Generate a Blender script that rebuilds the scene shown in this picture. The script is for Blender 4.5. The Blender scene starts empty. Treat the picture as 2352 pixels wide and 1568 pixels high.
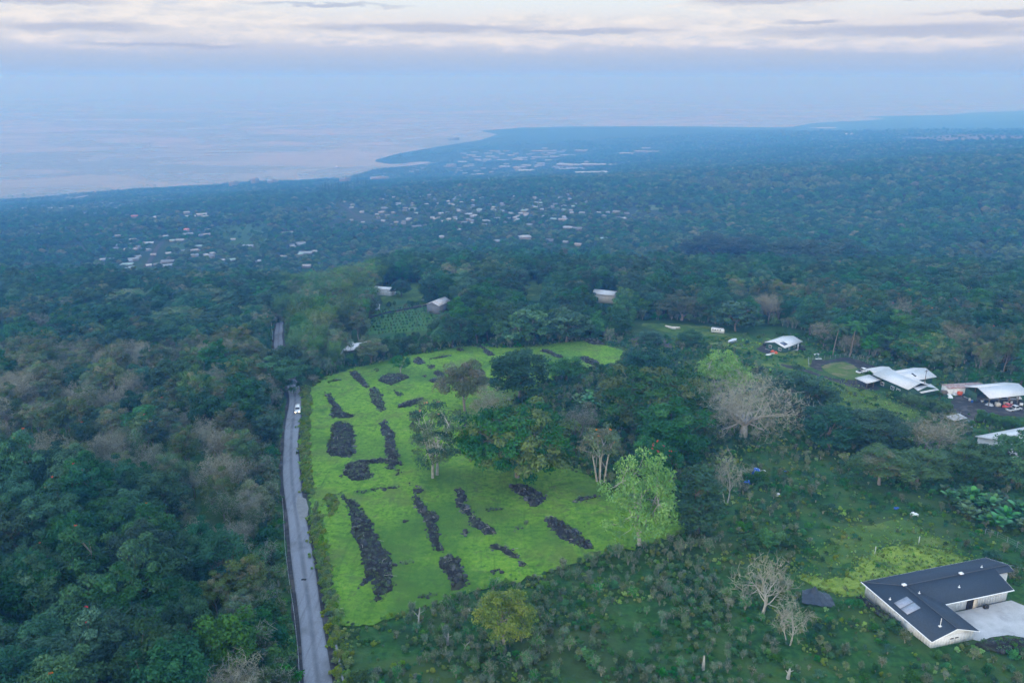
import bpy, math, random
import numpy as np
from mathutils import Vector, Matrix
R = math.radians
scene = bpy.context.scene
COL = scene.collection

# ---------------------------------------------------------------- camera
FPX = 796.0; PITCH = 18.3; CAMZ = 400.0
cam = bpy.data.cameras.new('camera'); camo = bpy.data.objects.new('camera', cam); COL.objects.link(camo)
cam.sensor_width = 36.0; cam.lens = 36.0 * FPX / 1024.0; cam.clip_start = 1.0; cam.clip_end = 120000.0
camo.location = (0, 0, CAMZ); camo.rotation_euler = (R(90 - PITCH), 0, 0)
scene.camera = camo
# ---------------------------------------------------------------- sky, sun, exposure
SKY_K = 0.10
SUN_EL, SUN_AZ = 9.0, 205.0         # dawn behind the camera, low and veiled
W = bpy.data.worlds.new('World'); scene.world = W; W.use_nodes = True
wn = W.node_tree; wn.nodes.clear()
def N(nt, t, **kw):
    n = nt.nodes.new(t)
    for k, v in kw.items():
        if k.startswith('i_'):
            key = k[2:]; key = int(key) if key.isdigit() else key
            n.inputs[key].default_value = v
        else: setattr(n, k, v)
    return n
def lk(nt, a, b): nt.links.new(a, b)
def ramp(nt, fac, stops, interp='LINEAR'):
    n = nt.nodes.new('ShaderNodeValToRGB'); cr = n.color_ramp; cr.interpolation = interp
    while len(cr.elements) < len(stops): cr.elements.new(0.5)
    for e, (p, c) in zip(cr.elements, stops):
        e.position = p; e.color = (c[0], c[1], c[2], 1) if hasattr(c, '__len__') else (c, c, c, 1)
    if fac is not None: lk(nt, fac, n.inputs['Fac'])
    return n.outputs['Color']
def mth(nt, op, a, b=None, c=None, clamp=False):
    n = nt.nodes.new('ShaderNodeMath'); n.operation = op; n.use_clamp = clamp
    for i, x in enumerate((a, b, c)):
        if x is None: continue
        if isinstance(x, (int, float)): n.inputs[i].default_value = x
        else: lk(nt, x, n.inputs[i])
    return n.outputs[0]
def mixc(nt, fac, a, b, mode='MIX'):
    n = nt.nodes.new('ShaderNodeMixRGB'); n.blend_type = mode
    for i, x in enumerate((fac, a, b)):
        if isinstance(x, (int, float)): n.inputs[i].default_value = x
        elif isinstance(x, tuple): n.inputs[i].default_value = (*x[:3], 1)
        else: lk(nt, x, n.inputs[i])
    return n.outputs[0]
def build_world():
    nt = wn
    sky = N(nt, 'ShaderNodeTexSky', sky_type='NISHITA', sun_disc=False, sun_elevation=R(SUN_EL), sun_rotation=R(SUN_AZ),
            altitude=400.0, air_density=1.0, dust_density=1.5, ozone_density=2.0)
    tc = N(nt, 'ShaderNodeTexCoord')
    sp = N(nt, 'ShaderNodeSeparateXYZ'); lk(nt, tc.outputs['Generated'], sp.inputs[0])
    x, y, z = sp.outputs
    az = mth(nt, 'ARCTAN2', x, y)                                  # 0 ahead, grows to the right
    el = mth(nt, 'ARCSINE', mth(nt, 'MINIMUM', mth(nt, 'MAXIMUM', z, -1.0), 1.0))
    eld = mth(nt, 'MULTIPLY', el, 57.2958)
    # clear twilight air: blue-grey at the skyline, a rosy belt, then pale to blue-white higher up
    g = mth(nt, 'DIVIDE', mth(nt, 'ADD', eld, 2.0), 20.0, clamp=True)
    band = ramp(nt, g, [(0.0, (.36, .48, .69)), (.10, (.36, .49, .70)), (.12, (.38, .51, .72)), (.165, (.47, .57, .74)), (.20, (.60, .65, .76)), (.235, (.73, .74, .79)), (.27, (.81, .80, .82)),
                        (.31, (.83, .87, .90)), (.345, (.82, .91, .95)), (.6, (.70, .85, .97)), (1.0, (.55, .72, .95))])
    skyc = mixc(nt, 1.0, sky.outputs[0], (1.5, 1.5, 1.5), 'MULTIPLY')
    skyc = mixc(nt, .42, skyc, (1.35, 1.36, 1.34))      # a thin high veil of cloud whitens the upper sky
    w = mth(nt, 'DIVIDE', mth(nt, 'SUBTRACT', eld, 5.0), 25.0, clamp=True)
    base = mixc(nt, w, band, skyc)
    # clouds: layers far away, so long and thin in elevation; noise in a flattened dome space
    cmb = N(nt, 'ShaderNodeCombineXYZ')
    lk(nt, mth(nt, 'MULTIPLY', az, 5.0), cmb.inputs[0]); lk(nt, mth(nt, 'MULTIPLY', mth(nt, 'POWER', mth(nt, 'MAXIMUM', el, 0.0), 0.8), 26.0), cmb.inputs[1])
    n1 = N(nt, 'ShaderNodeTexNoise', i_Scale=1.0, i_Detail=6.0, i_Roughness=.58, i_Distortion=.35)
    lk(nt, cmb.outputs[0], n1.inputs['Vector'])
    cm2 = N(nt, 'ShaderNodeCombineXYZ')
    lk(nt, mth(nt, 'MULTIPLY_ADD', az, 24.0, 3.7), cm2.inputs[0]); lk(nt, mth(nt, 'MULTIPLY', el, 105.0), cm2.inputs[1])
    n2 = N(nt, 'ShaderNodeTexNoise', i_Scale=1.0, i_Detail=6.0, i_Roughness=.62, i_Distortion=.2)
    lk(nt, cm2.outputs[0], n2.inputs['Vector'])
    dens = mth(nt, 'ADD', mth(nt, 'MULTIPLY', n1.outputs[0], .75), mth(nt, 'MULTIPLY', n2.outputs[0], .35))
    ae = N(nt, 'ShaderNodeCombineXYZ'); lk(nt, mth(nt, 'MULTIPLY_ADD', n1.outputs[0], .16, mth(nt, 'SUBTRACT', az, .08)), ae.inputs[0]); lk(nt, mth(nt, 'MULTIPLY_ADD', n2.outputs[0], .016, mth(nt, 'SUBTRACT', el, .008)), ae.inputs[1])
    def streak(a0, e0, sa, se, tilt=0.0):
        v = N(nt, 'ShaderNodeVectorMath', operation='MULTIPLY_ADD'); lk(nt, ae.outputs[0], v.inputs[0])
        v.inputs[1].default_value = (1 / R(sa), 1 / R(se), 0); v.inputs[2].default_value = (-a0 / sa, -e0 / se, 0)
        d = N(nt, 'ShaderNodeVectorMath', operation='DOT_PRODUCT'); lk(nt, v.outputs[0], d.inputs[0]); lk(nt, v.outputs[0], d.inputs[1])
        return d.outputs['Value']                                  # squared distance in cloud widths
    wob = mth(nt, 'MULTIPLY_ADD', n2.outputs[0], 1.6, .15)
    shade = None
    for s in ((-5.5, 3.15, 9.0, .34), (4.0, 2.95, 7.5, .22, .02), (25.0, 2.75, 11.0, .42), (33.0, 3.6, 8.0, .2), (19.5, 3.35, 2.2, .2, .12), (17.0, 4.85, 5.5, .45), (24., 4.7, 2., .3),
              (-27.0, 2.9, 5.0, .35), (-31.0, 4.35, 7.0, .3), (-22.0, 1.95, 5.0, .15), (-12., 4.5, 5., .15), (60, 5.5, 20, .8), (-70, 6, 22, .9), (120, 5, 30, .7), (-150, 6, 40, .8)):
        q = streak(*s); shade = q if shade is None else mth(nt, 'MINIMUM', shade, q)
    shade = mth(nt, 'EXPONENT', mth(nt, 'MULTIPLY', shade, -1.0)); shade = mth(nt, 'MULTIPLY', shade, wob, clamp=True)
    lit = None
    for s in ((1.5, 3.55, 4.5, .42), (9.0, 3.7, 3.0, .35), (14., 3.1, 6.0, .5), (27.0, 2.0, 9.0, .35), (20.0, 2.75, 4., .35), (17.0, 4.7, 5.5, .6), (2.5, 2.2, 2.2, .35), (-7.0, 2.3, 2.0, .25), (-25., 3.6, 12., 1.3), (-13., 2.6, 8., .5), (8.,2.3,20.,.5)):
        q = streak(*s); lit = q if lit is None else mth(nt, 'MINIMUM', lit, q)
    lit = mth(nt, 'EXPONENT', mth(nt, 'MULTIPLY', lit, -1.0))
    edge = ramp(nt, mth(nt, 'MULTIPLY_ADD', lit, .28, mth(nt, 'SUBTRACT', dens, .1)), [(.50, 0.0), (.66, 1.0)])
    up = mth(nt, 'DIVIDE', mth(nt, 'SUBTRACT', eld, 1.0), 1.2, clamp=True)
    above = ramp(nt, mth(nt, 'DIVIDE', mth(nt, 'SUBTRACT', eld, 5.5), 20.0, clamp=True), [(0, 1.0), (1, .45)])
    cover = mth(nt, 'MULTIPLY', mth(nt, 'MULTIPLY', edge, up), above)
    ccol = ramp(nt, n2.outputs[0], [(.36, (.66, .70, .79)), (.5, (.84, .83, .83)), (.62, (.95, .91, .87))])
    c1 = mixc(nt, mth(nt, 'MULTIPLY', cover, .8), base, ccol)
    dk = ramp(nt, shade, [(.25, 0.0), (.75, 1.0)])
    c2 = mixc(nt, mth(nt, 'MULTIPLY', dk, .72), c1, (.44, .50, .66))
    bg = N(nt, 'ShaderNodeBackground', i_Strength=SKY_K); lk(nt, c2, bg.inputs[0])
    out = N(nt, 'ShaderNodeOutputWorld'); lk(nt, bg.outputs[0], out.inputs[0])
build_world()
W.cycles.sampling_method = 'MANUAL'; W.cycles.sample_map_resolution = 512
sl = bpy.data.lights.new('sun', 'SUN'); so = bpy.data.objects.new('sun', sl); COL.objects.link(so)
sl.energy = 0.22; sl.angle = R(25); sl.color = (1.0, .93, .86)
# sky sun_rotation turns clockwise from +Y seen from above
sd = Vector((math.sin(R(SUN_AZ)) * math.cos(R(SUN_EL)), math.cos(R(SUN_AZ)) * math.cos(R(SUN_EL)), math.sin(R(SUN_EL))))
so.rotation_euler = (-sd).to_track_quat('-Z', 'Y').to_euler(); so.location = (0, -300, 900)
vs = scene.view_settings
scene.display_settings.display_device = 'sRGB'
vs.view_transform = 'Standard'; vs.look = 'None'; vs.exposure = 3.3; vs.gamma = 1.0; vs.use_curve_mapping = False
cy = scene.cycles
cy.use_denoising = True
try: cy.denoiser = 'OPENIMAGEDENOISE'; cy.denoising_input_passes = 'RGB_ALBEDO_NORMAL'
except Exception: pass
cy.max_bounces = 4; cy.diffuse_bounces = 2; cy.glossy_bounces = 2; cy.transmission_bounces = 3; cy.volume_bounces = 1; cy.transparent_max_bounces = 6
cy.use_adaptive_sampling = True; cy.adaptive_threshold = 0.02
cy.caustics_reflective = False; cy.caustics_refractive = False

# ---------------------------------------------------------------- the lie of the land
def sstep(a, b, x):
    t = np.clip((np.asarray(x, float) - a) / (b - a), 0, 1); return t * t * (3 - 2 * t)
rs = np.random.RandomState(7)
_lat = rs.rand(64, 64)
def vnoise(x, y):
    x = np.asarray(x, float); y = np.asarray(y, float)
    xi = np.floor(x).astype(int); yi = np.floor(y).astype(int); fx = x - xi; fy = y - yi
    fx = fx * fx * (3 - 2 * fx); fy = fy * fy * (3 - 2 * fy)
    g = lambda i, j: _lat[i % 64, j % 64]
    return (g(xi, yi) * (1 - fx) + g(xi + 1, yi) * fx) * (1 - fy) + (g(xi, yi + 1) * (1 - fx) + g(xi + 1, yi + 1) * fx) * fy - .5
def ray(u, v):                       # a direction through a point of the 1024 x 682 photograph
    a = u - 512.0; b = 341.0 - v; p = R(PITCH)
    return np.array([a, FPX * math.cos(p) + b * math.sin(p), -FPX * math.sin(p) + b * math.cos(p)])
def on_sea(u, v):
    d = ray(u, v); t = -CAMZ / d[2]; return d[:2] * t
_coast_px = [(0,200),(30,198),(60,195),(120,190),(160,188),(200,186),(250,181.5),(300,180.5),(345,177.5),(375,169),(410,165.5),(440,162),(425,161),(390,164),(372,160.5),(400,153),(440,146),(480,140),(498,134),(478,130.5),
             (520,127.5),(570,126.2),(640,126),(700,126.3),(750,127),(790,127),(815,122.5),(870,120),(890,118.5),(858,116.2),(900,115.5),(950,114.5),(970,112.5),(1024,110.5)]
COAST = np.array([(-16000, -12000), (-7000, -2500), (-3400, 1500)] + [tuple(on_sea(*p)) for p in _coast_px] + [(9000, 13500), (14000, 24000)])
def coast_dist(x, y):                # metres inland, negative out at sea
    x = np.atleast_1d(np.asarray(x, float)); y = np.atleast_1d(np.asarray(y, float))
    best = np.full(x.shape, 1e18)
    inside = np.zeros(x.shape, bool)
    poly = np.vstack([COAST, [(40000, 24000), (40000, -40000), (-16000, -40000)]])
    for i in range(len(COAST) - 1):
        a, b = COAST[i], COAST[i + 1]; d = b - a; L = d @ d
        t = np.clip(((x - a[0]) * d[0] + (y - a[1]) * d[1]) / L, 0, 1)
        dx = x - a[0] - t * d[0]; dy = y - a[1] - t * d[1]
        best = np.minimum(best, dx * dx + dy * dy)
    n = len(poly)
    for i in range(n):
        a, b = poly[i], poly[(i + 1) % n]
        c = (a[1] > y) != (b[1] > y)
        xx = (b[0] - a[0]) * (y - a[1]) / ((b[1] - a[1]) or 1e-9) + a[0]
        inside ^= c & (x < xx)
    d = np.sqrt(best); return np.where(inside, d, -d)
def terrain(x, y):
    x = np.atleast_1d(np.asarray(x, float)); y = np.atleast_1d(np.asarray(y, float))
    r = np.hypot(x, y); zc = np.zeros(x.shape); fr = r > 700
    if fr.any():
        xf, yf, rf = x[fr], y[fr], r[fr]; d = coast_dist(xf, yf); k = .098 + (.036 - .098) * sstep(1800, 6500, rf)
        q = np.where(d > 0, 2.0 * (1 - np.exp(-np.maximum(d, 0) / 25.0)) + d * k * (1 - .35 * np.exp(-np.maximum(d, 0) / 500.0)), d * .08)
        zc[fr] = np.maximum(q, -7.0) + np.where(d > 150, vnoise(xf / 420, yf / 420) * 10 + vnoise(xf / 150 + 9, yf / 150) * 4, 0) * sstep(700, 1500, rf)
    pl = 319.9 - .09 * np.maximum(y, -150)
    pl = pl - 20 * sstep(480, 720, y + .1 * x) - 15 * sstep(265, 370, y) * sstep(-75, -150, x)
    pl = pl + vnoise(x / 60 + 3, y / 60) * 1.2 * sstep(300, 500, r) + vnoise(x / 23, y / 23 + 5) * .25
    w = sstep(700, 1700, r)
    return np.minimum(pl * (1 - w) + zc * w, 345.0)
def tz(x, y): return float(terrain(x, y)[0])
def at(u, v, h=0.0):                 # the point of the ground (or h metres above it) seen at a place of the photograph
    d = ray(u, v); d = d / np.linalg.norm(d)
    ts = np.arange(60, 690, 6.0); hit = np.nonzero(CAMZ + d[2] * ts < terrain(d[0] * ts, d[1] * ts) + h)[0]
    if len(hit) == 0: ts = np.geomspace(684, 16000, 260); hit = np.nonzero(CAMZ + d[2] * ts < terrain(d[0] * ts, d[1] * ts) + h)[0]
    if len(hit) == 0: t = ts[-1]
    else:
        lo, hi = ts[hit[0] - 1], ts[hit[0]]
        for _ in range(14):
            m = (lo + hi) / 2
            if CAMZ + d[2] * m < tz(d[0] * m, d[1] * m) + h: hi = m
            else: lo = m
        t = hi
    return np.array([d[0] * t, d[1] * t, tz(d[0] * t, d[1] * t)])
S = 1024 / 2352.0
def A(x, y, h=0.0): return at(x * S, y * S, h)          # the same from a 2352-wide print of it
_reg = {4: (0, 900), 5: (1300, 900), 6: (2696, 900), 7: (0, 1800), 8: (1300, 1800), 9: (2696, 1800), 1: (0, 0), 2: (1300, 0), 3: (2696, 0)}
def Q(r, x, y, h=0.0):                                  # from an enlargement of one ninth of it
    x0, y0 = _reg[r]; return at((x0 + x * 1400 / 2352) / 4, (y0 + y * 1400 / 2352) / 4, h)
def in_poly(P, x, y):
    x = np.asarray(x); y = np.asarray(y); ins = np.zeros(x.shape, bool); n = len(P)
    for i in range(n):
        a, b = P[i], P[(i + 1) % n]
        if a[1] == b[1]: continue
        c = (a[1] > y) != (b[1] > y)
        ins ^= c & (x < (b[0] - a[0]) * (y - a[1]) / (b[1] - a[1]) + a[0])
    return ins
def poly_dist(P, x, y):
    best = np.full(np.shape(x), 1e18); n = len(P)
    for i in range(n):
        a = np.asarray(P[i][:2], float); b = np.asarray(P[(i + 1) % n][:2], float); d = b - a; L = max(d @ d, 1e-9)
        t = np.clip(((x - a[0]) * d[0] + (y - a[1]) * d[1]) / L, 0, 1)
        best = np.minimum(best, (x - a[0] - t * d[0]) ** 2 + (y - a[1] - t * d[1]) ** 2)
    return np.sqrt(best)

# ---------------------------------------------------------------- mesh helpers
class MB:
    """collects shapes; build() links them as one mesh object"""
    def __init__(s): s.v = []; s.f = []; s.m = []; s.t = []; s.n = 0; s.mats = []
    def mi(s, m):
        if m not in s.mats: s.mats.append(m)
        return s.mats.index(m)
    def add(s, verts, faces, mat, tint=.5):
        verts = np.asarray(verts, float).reshape(-1, 3)
        k = s.mi(mat); s.v.append(verts)
        t = np.broadcast_to(np.asarray(tint, float), (len(verts),)); s.t.append(t)
        for f in faces: s.f.append(np.asarray(f, int) + s.n); s.m.append(k)
        s.n += len(verts)
    def quads(s, q, mat, tint):           # (n,4,3)
        n = len(q)
        if n == 0: return
        k = s.mi(mat); s.v.append(np.asarray(q, float).reshape(-1, 3)); s.t.append(np.repeat(np.asarray(tint, float), 4))
        s.f.append(('Q', np.arange(n * 4).reshape(n, 4) + s.n)); s.m.append(k); s.n += 4 * n
    def grid(s, g, mat, tint=.5, loop=False):
        g = np.asarray(g, float); a, b = g.shape[:2]; i = np.arange(a * b).reshape(a, b)
        j = np.roll(i, -1, 1) if loop else i[:, 1:]; i0 = i if loop else i[:, :-1]
        f = np.stack([i0[:-1], j[:-1], j[1:], i0[1:]], -1).reshape(-1, 4)
        k = s.mi(mat); s.v.append(g.reshape(-1, 3)); s.t.append(np.full(a * b, tint)); s.f.append(('Q', f + s.n)); s.m.append(k); s.n += a * b
    def box(s, c, size, mat, rz=0.0, tint=.5, taper=1.0):
        x, y, z = np.asarray(size) / 2.0
        p = np.array([(-x,-y,-z),(x,-y,-z),(x,y,-z),(-x,y,-z),(-x*taper,-y*taper,z),(x*taper,-y*taper,z),(x*taper,y*taper,z),(-x*taper,y*taper,z)])
        cs, sn = math.cos(rz), math.sin(rz)
        p = np.stack([p[:,0]*cs-p[:,1]*sn, p[:,0]*sn+p[:,1]*cs, p[:,2]], 1) + np.asarray(c)
        s.add(p, [(3,2,1,0),(4,5,6,7),(0,1,5,4),(1,2,6,5),(2,3,7,6),(3,0,4,7)], mat, tint); return s
    def prism(s, pts, z0, z1, mat):       # pts counter-clockwise in plan
        n = len(pts); p = [(a, b, z0) for a, b in pts] + [(a, b, z1) for a, b in pts]
        s.add(p, [tuple(range(n-1, -1, -1)), tuple(range(n, 2*n))] + [(i, (i+1) % n, n+(i+1) % n, n+i) for i in range(n)], mat); return s
    def tube(s, pts, rad, mat, sides=6, cap=True, tint=.5):
        pts = np.asarray(pts, float); n = len(pts); rad = np.broadcast_to(np.asarray(rad, float), (n,))
        t = np.gradient(pts, axis=0); t /= np.linalg.norm(t, axis=1)[:, None] + 1e-9
        ref = np.array([0, 0, 1.0]) if abs(t[:, 2]).mean() < .8 else np.array([1.0, 0, 0])
        u = np.cross(t, ref); u /= np.linalg.norm(u, axis=1)[:, None] + 1e-9; w = np.cross(t, u)
        a = np.linspace(0, 2*math.pi, sides, endpoint=False)
        g = pts[:, None] + rad[:, None, None] * (np.cos(a)[None, :, None]*u[:, None] + np.sin(a)[None, :, None]*w[:, None])
        s.grid(g, mat, tint, loop=True)
        if cap: s.add(g[-1], [tuple(range(sides))], mat, tint)
        return s
    def mesh(s, name, smooth=False):
        me = bpy.data.meshes.new(name)
        V = np.concatenate(s.v).astype(np.float32); T = np.concatenate(s.t).astype(np.float32)
        lens = []; loops = []; mi = []
        for f, k in zip(s.f, s.m):
            if isinstance(f, tuple) and isinstance(f[0], str):
                lens.append(np.full(len(f[1]), 4)); loops.append(f[1].ravel()); mi.append(np.full(len(f[1]), k))
            else: lens.append(np.array([len(f)])); loops.append(f); mi.append(np.array([k]))
        lens = np.concatenate(lens).astype(np.int32); loops = np.concatenate(loops).astype(np.int32); mi = np.concatenate(mi).astype(np.int32)
        me.vertices.add(len(V)); me.vertices.foreach_set('co', V.ravel())
        me.loops.add(len(loops)); me.loops.foreach_set('vertex_index', loops)
        st = np.concatenate([[0], np.cumsum(lens)[:-1]]).astype(np.int32)
        me.polygons.add(len(lens)); me.polygons.foreach_set('loop_start', st); me.polygons.foreach_set('loop_total', lens)
        me.polygons.foreach_set('material_index', mi)
        if smooth: me.polygons.foreach_set('use_smooth', np.ones(len(lens), bool))
        at_ = me.attributes.new('tint', 'FLOAT', 'POINT'); at_.data.foreach_set('value', T)
        for m in s.mats: me.materials.append(m)
        me.update(calc_edges=True); me.validate(); return me
    def build(s, name, parent=None, smooth=False, **props):
        return obj(name, s.mesh(name, smooth), parent, **props)
def obj(name, me, parent=None, loc=None, rz=None, **props):
    o = bpy.data.objects.new(name, me); COL.objects.link(o)
    if parent is not None: o.parent = parent
    if loc is not None: o.location = loc
    if rz is not None: o.rotation_euler = (0, 0, rz)
    for k, v in props.items():
        if v is not None: o[k] = v
    return o
def thing(name, label, cat, loc=(0, 0, 0), rz=0.0, group=None, **kw):
    return obj(name, None, None, loc, rz, label=label, category=cat, group=group, **kw)

# ---------------------------------------------------------------- materials
def newmat(name):
    m = bpy.data.materials.new(name); m.use_nodes = True; nt = m.node_tree; nt.nodes.clear()
    out = N(nt, 'ShaderNodeOutputMaterial'); return m, nt, out
def noise(nt, scale, detail=6.0, rough=.6, vec=None, dist=0.0):
    n = N(nt, 'ShaderNodeTexNoise', i_Scale=scale, i_Detail=detail, i_Roughness=rough, i_Distortion=dist)
    if vec is None:
        tc = N(nt, 'ShaderNodeTexCoord'); vec = tc.outputs['Object']
    lk(nt, vec, n.inputs['Vector']); return n.outputs[0]
def bump(nt, h, strength, dist):
    b = N(nt, 'ShaderNodeBump', i_Strength=strength, i_Distance=dist); lk(nt, h, b.inputs['Height']); return b.outputs[0]
def surf(name, c1, c2, scale=2.0, rough=.8, spec=.3, bs=.0, bd=.05, c3=None, scale2=None, metal=0.0, coat=0.0):
    """a plain procedural surface: two or three colours in noise, with relief and uneven gloss"""
    m, nt, out = newmat(name); p = N(nt, 'ShaderNodeBsdfPrincipled', i_Metallic=metal)
    p.inputs['Specular IOR Level'].default_value = spec; p.inputs['Coat Weight'].default_value = coat
    f = noise(nt, scale)
    c = ramp(nt, f, [(.35, c1), (.65, c2)])
    if c3 is not None:
        g = noise(nt, scale2 or scale * .23, 4)
        c = mixc(nt, ramp(nt, g, [(.5, 0.), (.62, 1.)]), c, c3)
    lk(nt, c, p.inputs['Base Color'])
    lk(nt, ramp(nt, f, [(.3, max(rough - .1, .02)), (.7, min(rough + .1, 1))]), p.inputs['Roughness'])
    if bs: lk(nt, bump(nt, noise(nt, scale * 3, 4), bs, bd), p.inputs['Normal'])
    lk(nt, p.outputs[0], out.inputs[0]); return m
def leafmat(name, a, b, c=None, trans=.25, var=.38, hue=.035, gloss=.15, gain=(.92, 1.36, 1.08)):
    """foliage: leaf-to-leaf colour from the mesh, tree-to-tree colour from the object"""
    m, nt, out = newmat(name)
    at_ = N(nt, 'ShaderNodeAttribute', attribute_name='tint')
    stops = [(.1, a), (.6, b)] + ([(1.0, c)] if c else [])
    col = mixc(nt, 1.0, ramp(nt, at_.outputs['Fac'], stops), gain, 'MULTIPLY')
    oi = N(nt, 'ShaderNodeObjectInfo')
    h = N(nt, 'ShaderNodeHueSaturation'); lk(nt, col, h.inputs['Color'])
    lk(nt, mth(nt, 'MULTIPLY_ADD', oi.outputs['Random'], 2 * hue, .5 - hue), h.inputs['Hue'])
    r2 = mth(nt, 'FRACT', mth(nt, 'MULTIPLY', oi.outputs['Random'], 17.31))
    lk(nt, mth(nt, 'MULTIPLY_ADD', r2, 2 * var, 1 - var), h.inputs['Value'])
    r3 = mth(nt, 'FRACT', mth(nt, 'MULTIPLY', oi.outputs['Random'], 53.77))
    lk(nt, mth(nt, 'MULTIPLY_ADD', r3, .4, .75), h.inputs['Saturation'])
    p = N(nt, 'ShaderNodeBsdfPrincipled', i_Roughness=.55); p.inputs['Specular IOR Level'].default_value = gloss
    lk(nt, h.outputs[0], p.inputs['Base Color'])
    t = N(nt, 'ShaderNodeBsdfTranslucent'); lk(nt, h.outputs[0], t.inputs['Color'])
    mx = N(nt, 'ShaderNodeMixShader', i_0=trans); lk(nt, p.outputs[0], mx.inputs[1]); lk(nt, t.outputs[0], mx.inputs[2])
    lk(nt, mx.outputs[0], out.inputs[0]); return m
# ================================================================ GROUND, SEA, HAZE
def ground_material():
    m, nt, out = newmat('ground_cover')
    g = N(nt, 'ShaderNodeNewGeometry'); P = g.outputs['Position']
    fine = noise(nt, .9, 6, .65, P); mid = noise(nt, .12, 6, .6, P); big = noise(nt, .0052, 7, .62, P); huge = noise(nt, .0011, 6, .6, P, .6)
    near = ramp(nt, fine, [(.3, (.012, .046, .012)), (.5, (.024, .085, .018)), (.68, (.05, .125, .026))])
    near = mixc(nt, ramp(nt, mid, [(.46, 0.), (.62, .85)]), near, (.06, .10, .024))
    near = mixc(nt, ramp(nt, mid, [(.32, .8), (.45, 0.)]), near, (.02, .05, .015))
    near = mixc(nt, ramp(nt, noise(nt, .035, 5, .6, P), [(.5, 0.), (.66, .6)]), near, (.05, .07, .026))
    # far off the same cover is closed woodland, dry scrub and lava seen from above
    far = ramp(nt, big, [(.32, (.018, .036, .018)), (.5, (.030, .052, .024)), (.66, (.05, .062, .034))])
    far = mixc(nt, ramp(nt, huge, [(.56, 0.), (.7, .6)]), far, (.075, .075, .06))
    far = mixc(nt, ramp(nt, noise(nt, .03, 4, .6, P), [(.45, 0.), (.62, .5)]), far, (.012, .026, .014))
    att = N(nt, 'ShaderNodeAttribute', attribute_name='wild')
    col = mixc(nt, att.outputs['Fac'], near, far)
    p = N(nt, 'ShaderNodeBsdfPrincipled', i_Roughness=.95); p.inputs['Specular IOR Level'].default_value = .1
    lk(nt, col, p.inputs['Base Color']); lk(nt, bump(nt, fine, .9, .35), p.inputs['Normal'])
    lk(nt, p.outputs[0], out.inputs[0]); return m
def build_ground():
    ang = np.unique(np.concatenate([np.linspace(-46, 46, 330), np.linspace(46, 314, 90)]))[:-1]
    rad = np.concatenate([[0.5], np.geomspace(12, 17000, 300)])
    a = np.radians(ang); X = rad[:, None] * np.sin(a)[None]; Y = rad[:, None] * np.cos(a)[None]
    Z = terrain(X.ravel(), Y.ravel()).reshape(X.shape)
    mb = MB(); mb.grid(np.stack([X, Y, Z], -1)[:, ::-1], ground_material(), .5, loop=True)
    me = mb.mesh('ground', True)
    w = me.attributes.new('wild', 'FLOAT', 'POINT'); w.data.foreach_set('value', sstep(450, 1100, np.hypot(X, Y))[:, ::-1].ravel().astype(np.float32))
    obj('ground', me, kind='structure')
def sea_material():
    m, nt, out = newmat('sea_water')
    g = N(nt, 'ShaderNodeNewGeometry'); P = g.outputs['Position']
    mp = N(nt, 'ShaderNodeMapping', i_Scale=(.00055, .0008, 1), i_Rotation=(0, 0, R(-28))); lk(nt, P, mp.inputs[0])
    s1 = N(nt, 'ShaderNodeTexNoise', i_Scale=1.0, i_Detail=7.0, i_Roughness=.6, i_Distortion=1.2); lk(nt, mp.outputs[0], s1.inputs['Vector'])
    mp2 = N(nt, 'ShaderNodeMapping', i_Scale=(.0013, .0018, 1), i_Rotation=(0, 0, R(20))); lk(nt, P, mp2.inputs[0])
    s2 = N(nt, 'ShaderNodeTexNoise', i_Scale=1.0, i_Detail=6.0, i_Roughness=.6, i_Distortion=1.8); lk(nt, mp2.outputs[0], s2.inputs['Vector'])
    slick = mth(nt, 'ADD', mth(nt, 'MULTIPLY', s1.outputs[0], .6), mth(nt, 'MULTIPLY', s2.outputs[0], .4))
    p = N(nt, 'ShaderNodeBsdfPrincipled', i_IOR=1.33); p.inputs['Base Color'].default_value = (.012, .035, .055, 1)
    lk(nt, ramp(nt, slick, [(.38, .34), (.48, .28), (.55, .14), (.64, .08)]), p.inputs['Roughness'])
    w = noise(nt, .05, 5, .65, P); b = N(nt, 'ShaderNodeBump', i_Distance=1.2); lk(nt, w, b.inputs['Height'])
    lk(nt, ramp(nt, slick, [(.42, .12), (.56, .02)]), b.inputs['Strength']); lk(nt, b.outputs[0], p.inputs['Normal'])
    lk(nt, p.outputs[0], out.inputs[0]); return m
def build_sea():
    # flat out to 36 km, where the curve of the earth would end it for an eye at 400 m
    a = np.linspace(0, 2 * math.pi, 120, endpoint=False); rad = np.array([5, 1500, 3000, 6000, 12000, 20000, 28000, 36000.])
    X = rad[:, None] * np.sin(a); Y = rad[:, None] * np.cos(a)
    mb = MB(); mb.grid(np.stack([X, Y, 0 * X], -1)[:, ::-1], sea_material(), .5, loop=True); mb.build('sea', kind='structure')
def build_haze():
    m, nt, out = newmat('morning_haze')
    v = N(nt, 'ShaderNodeVolumePrincipled', i_Density=HAZE_D, i_Anisotropy=0.1)
    v.inputs['Color'].default_value = (*HAZE_C, 1); v.inputs['Absorption Color'].default_value = (*HAZE_A, 1)
    for k in ('Density Attribute', 'Color Attribute', 'Temperature Attribute'): v.inputs[k].default_value = ''
    m.cycles.homogeneous_volume = True
    lk(nt, v.outputs[0], out.inputs['Volume'])
    mb = MB(); mb.box((0, 0, (HAZE_TOP - 9) / 2), (73000, 73000, HAZE_TOP + 9), m); mb.build('haze', kind='stuff')
HAZE_D, HAZE_C, HAZE_A, HAZE_TOP = 3.8e-4, (.10, .33, .74), (.81, .50, .0), 432.0
build_ground(); build_sea()
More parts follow.
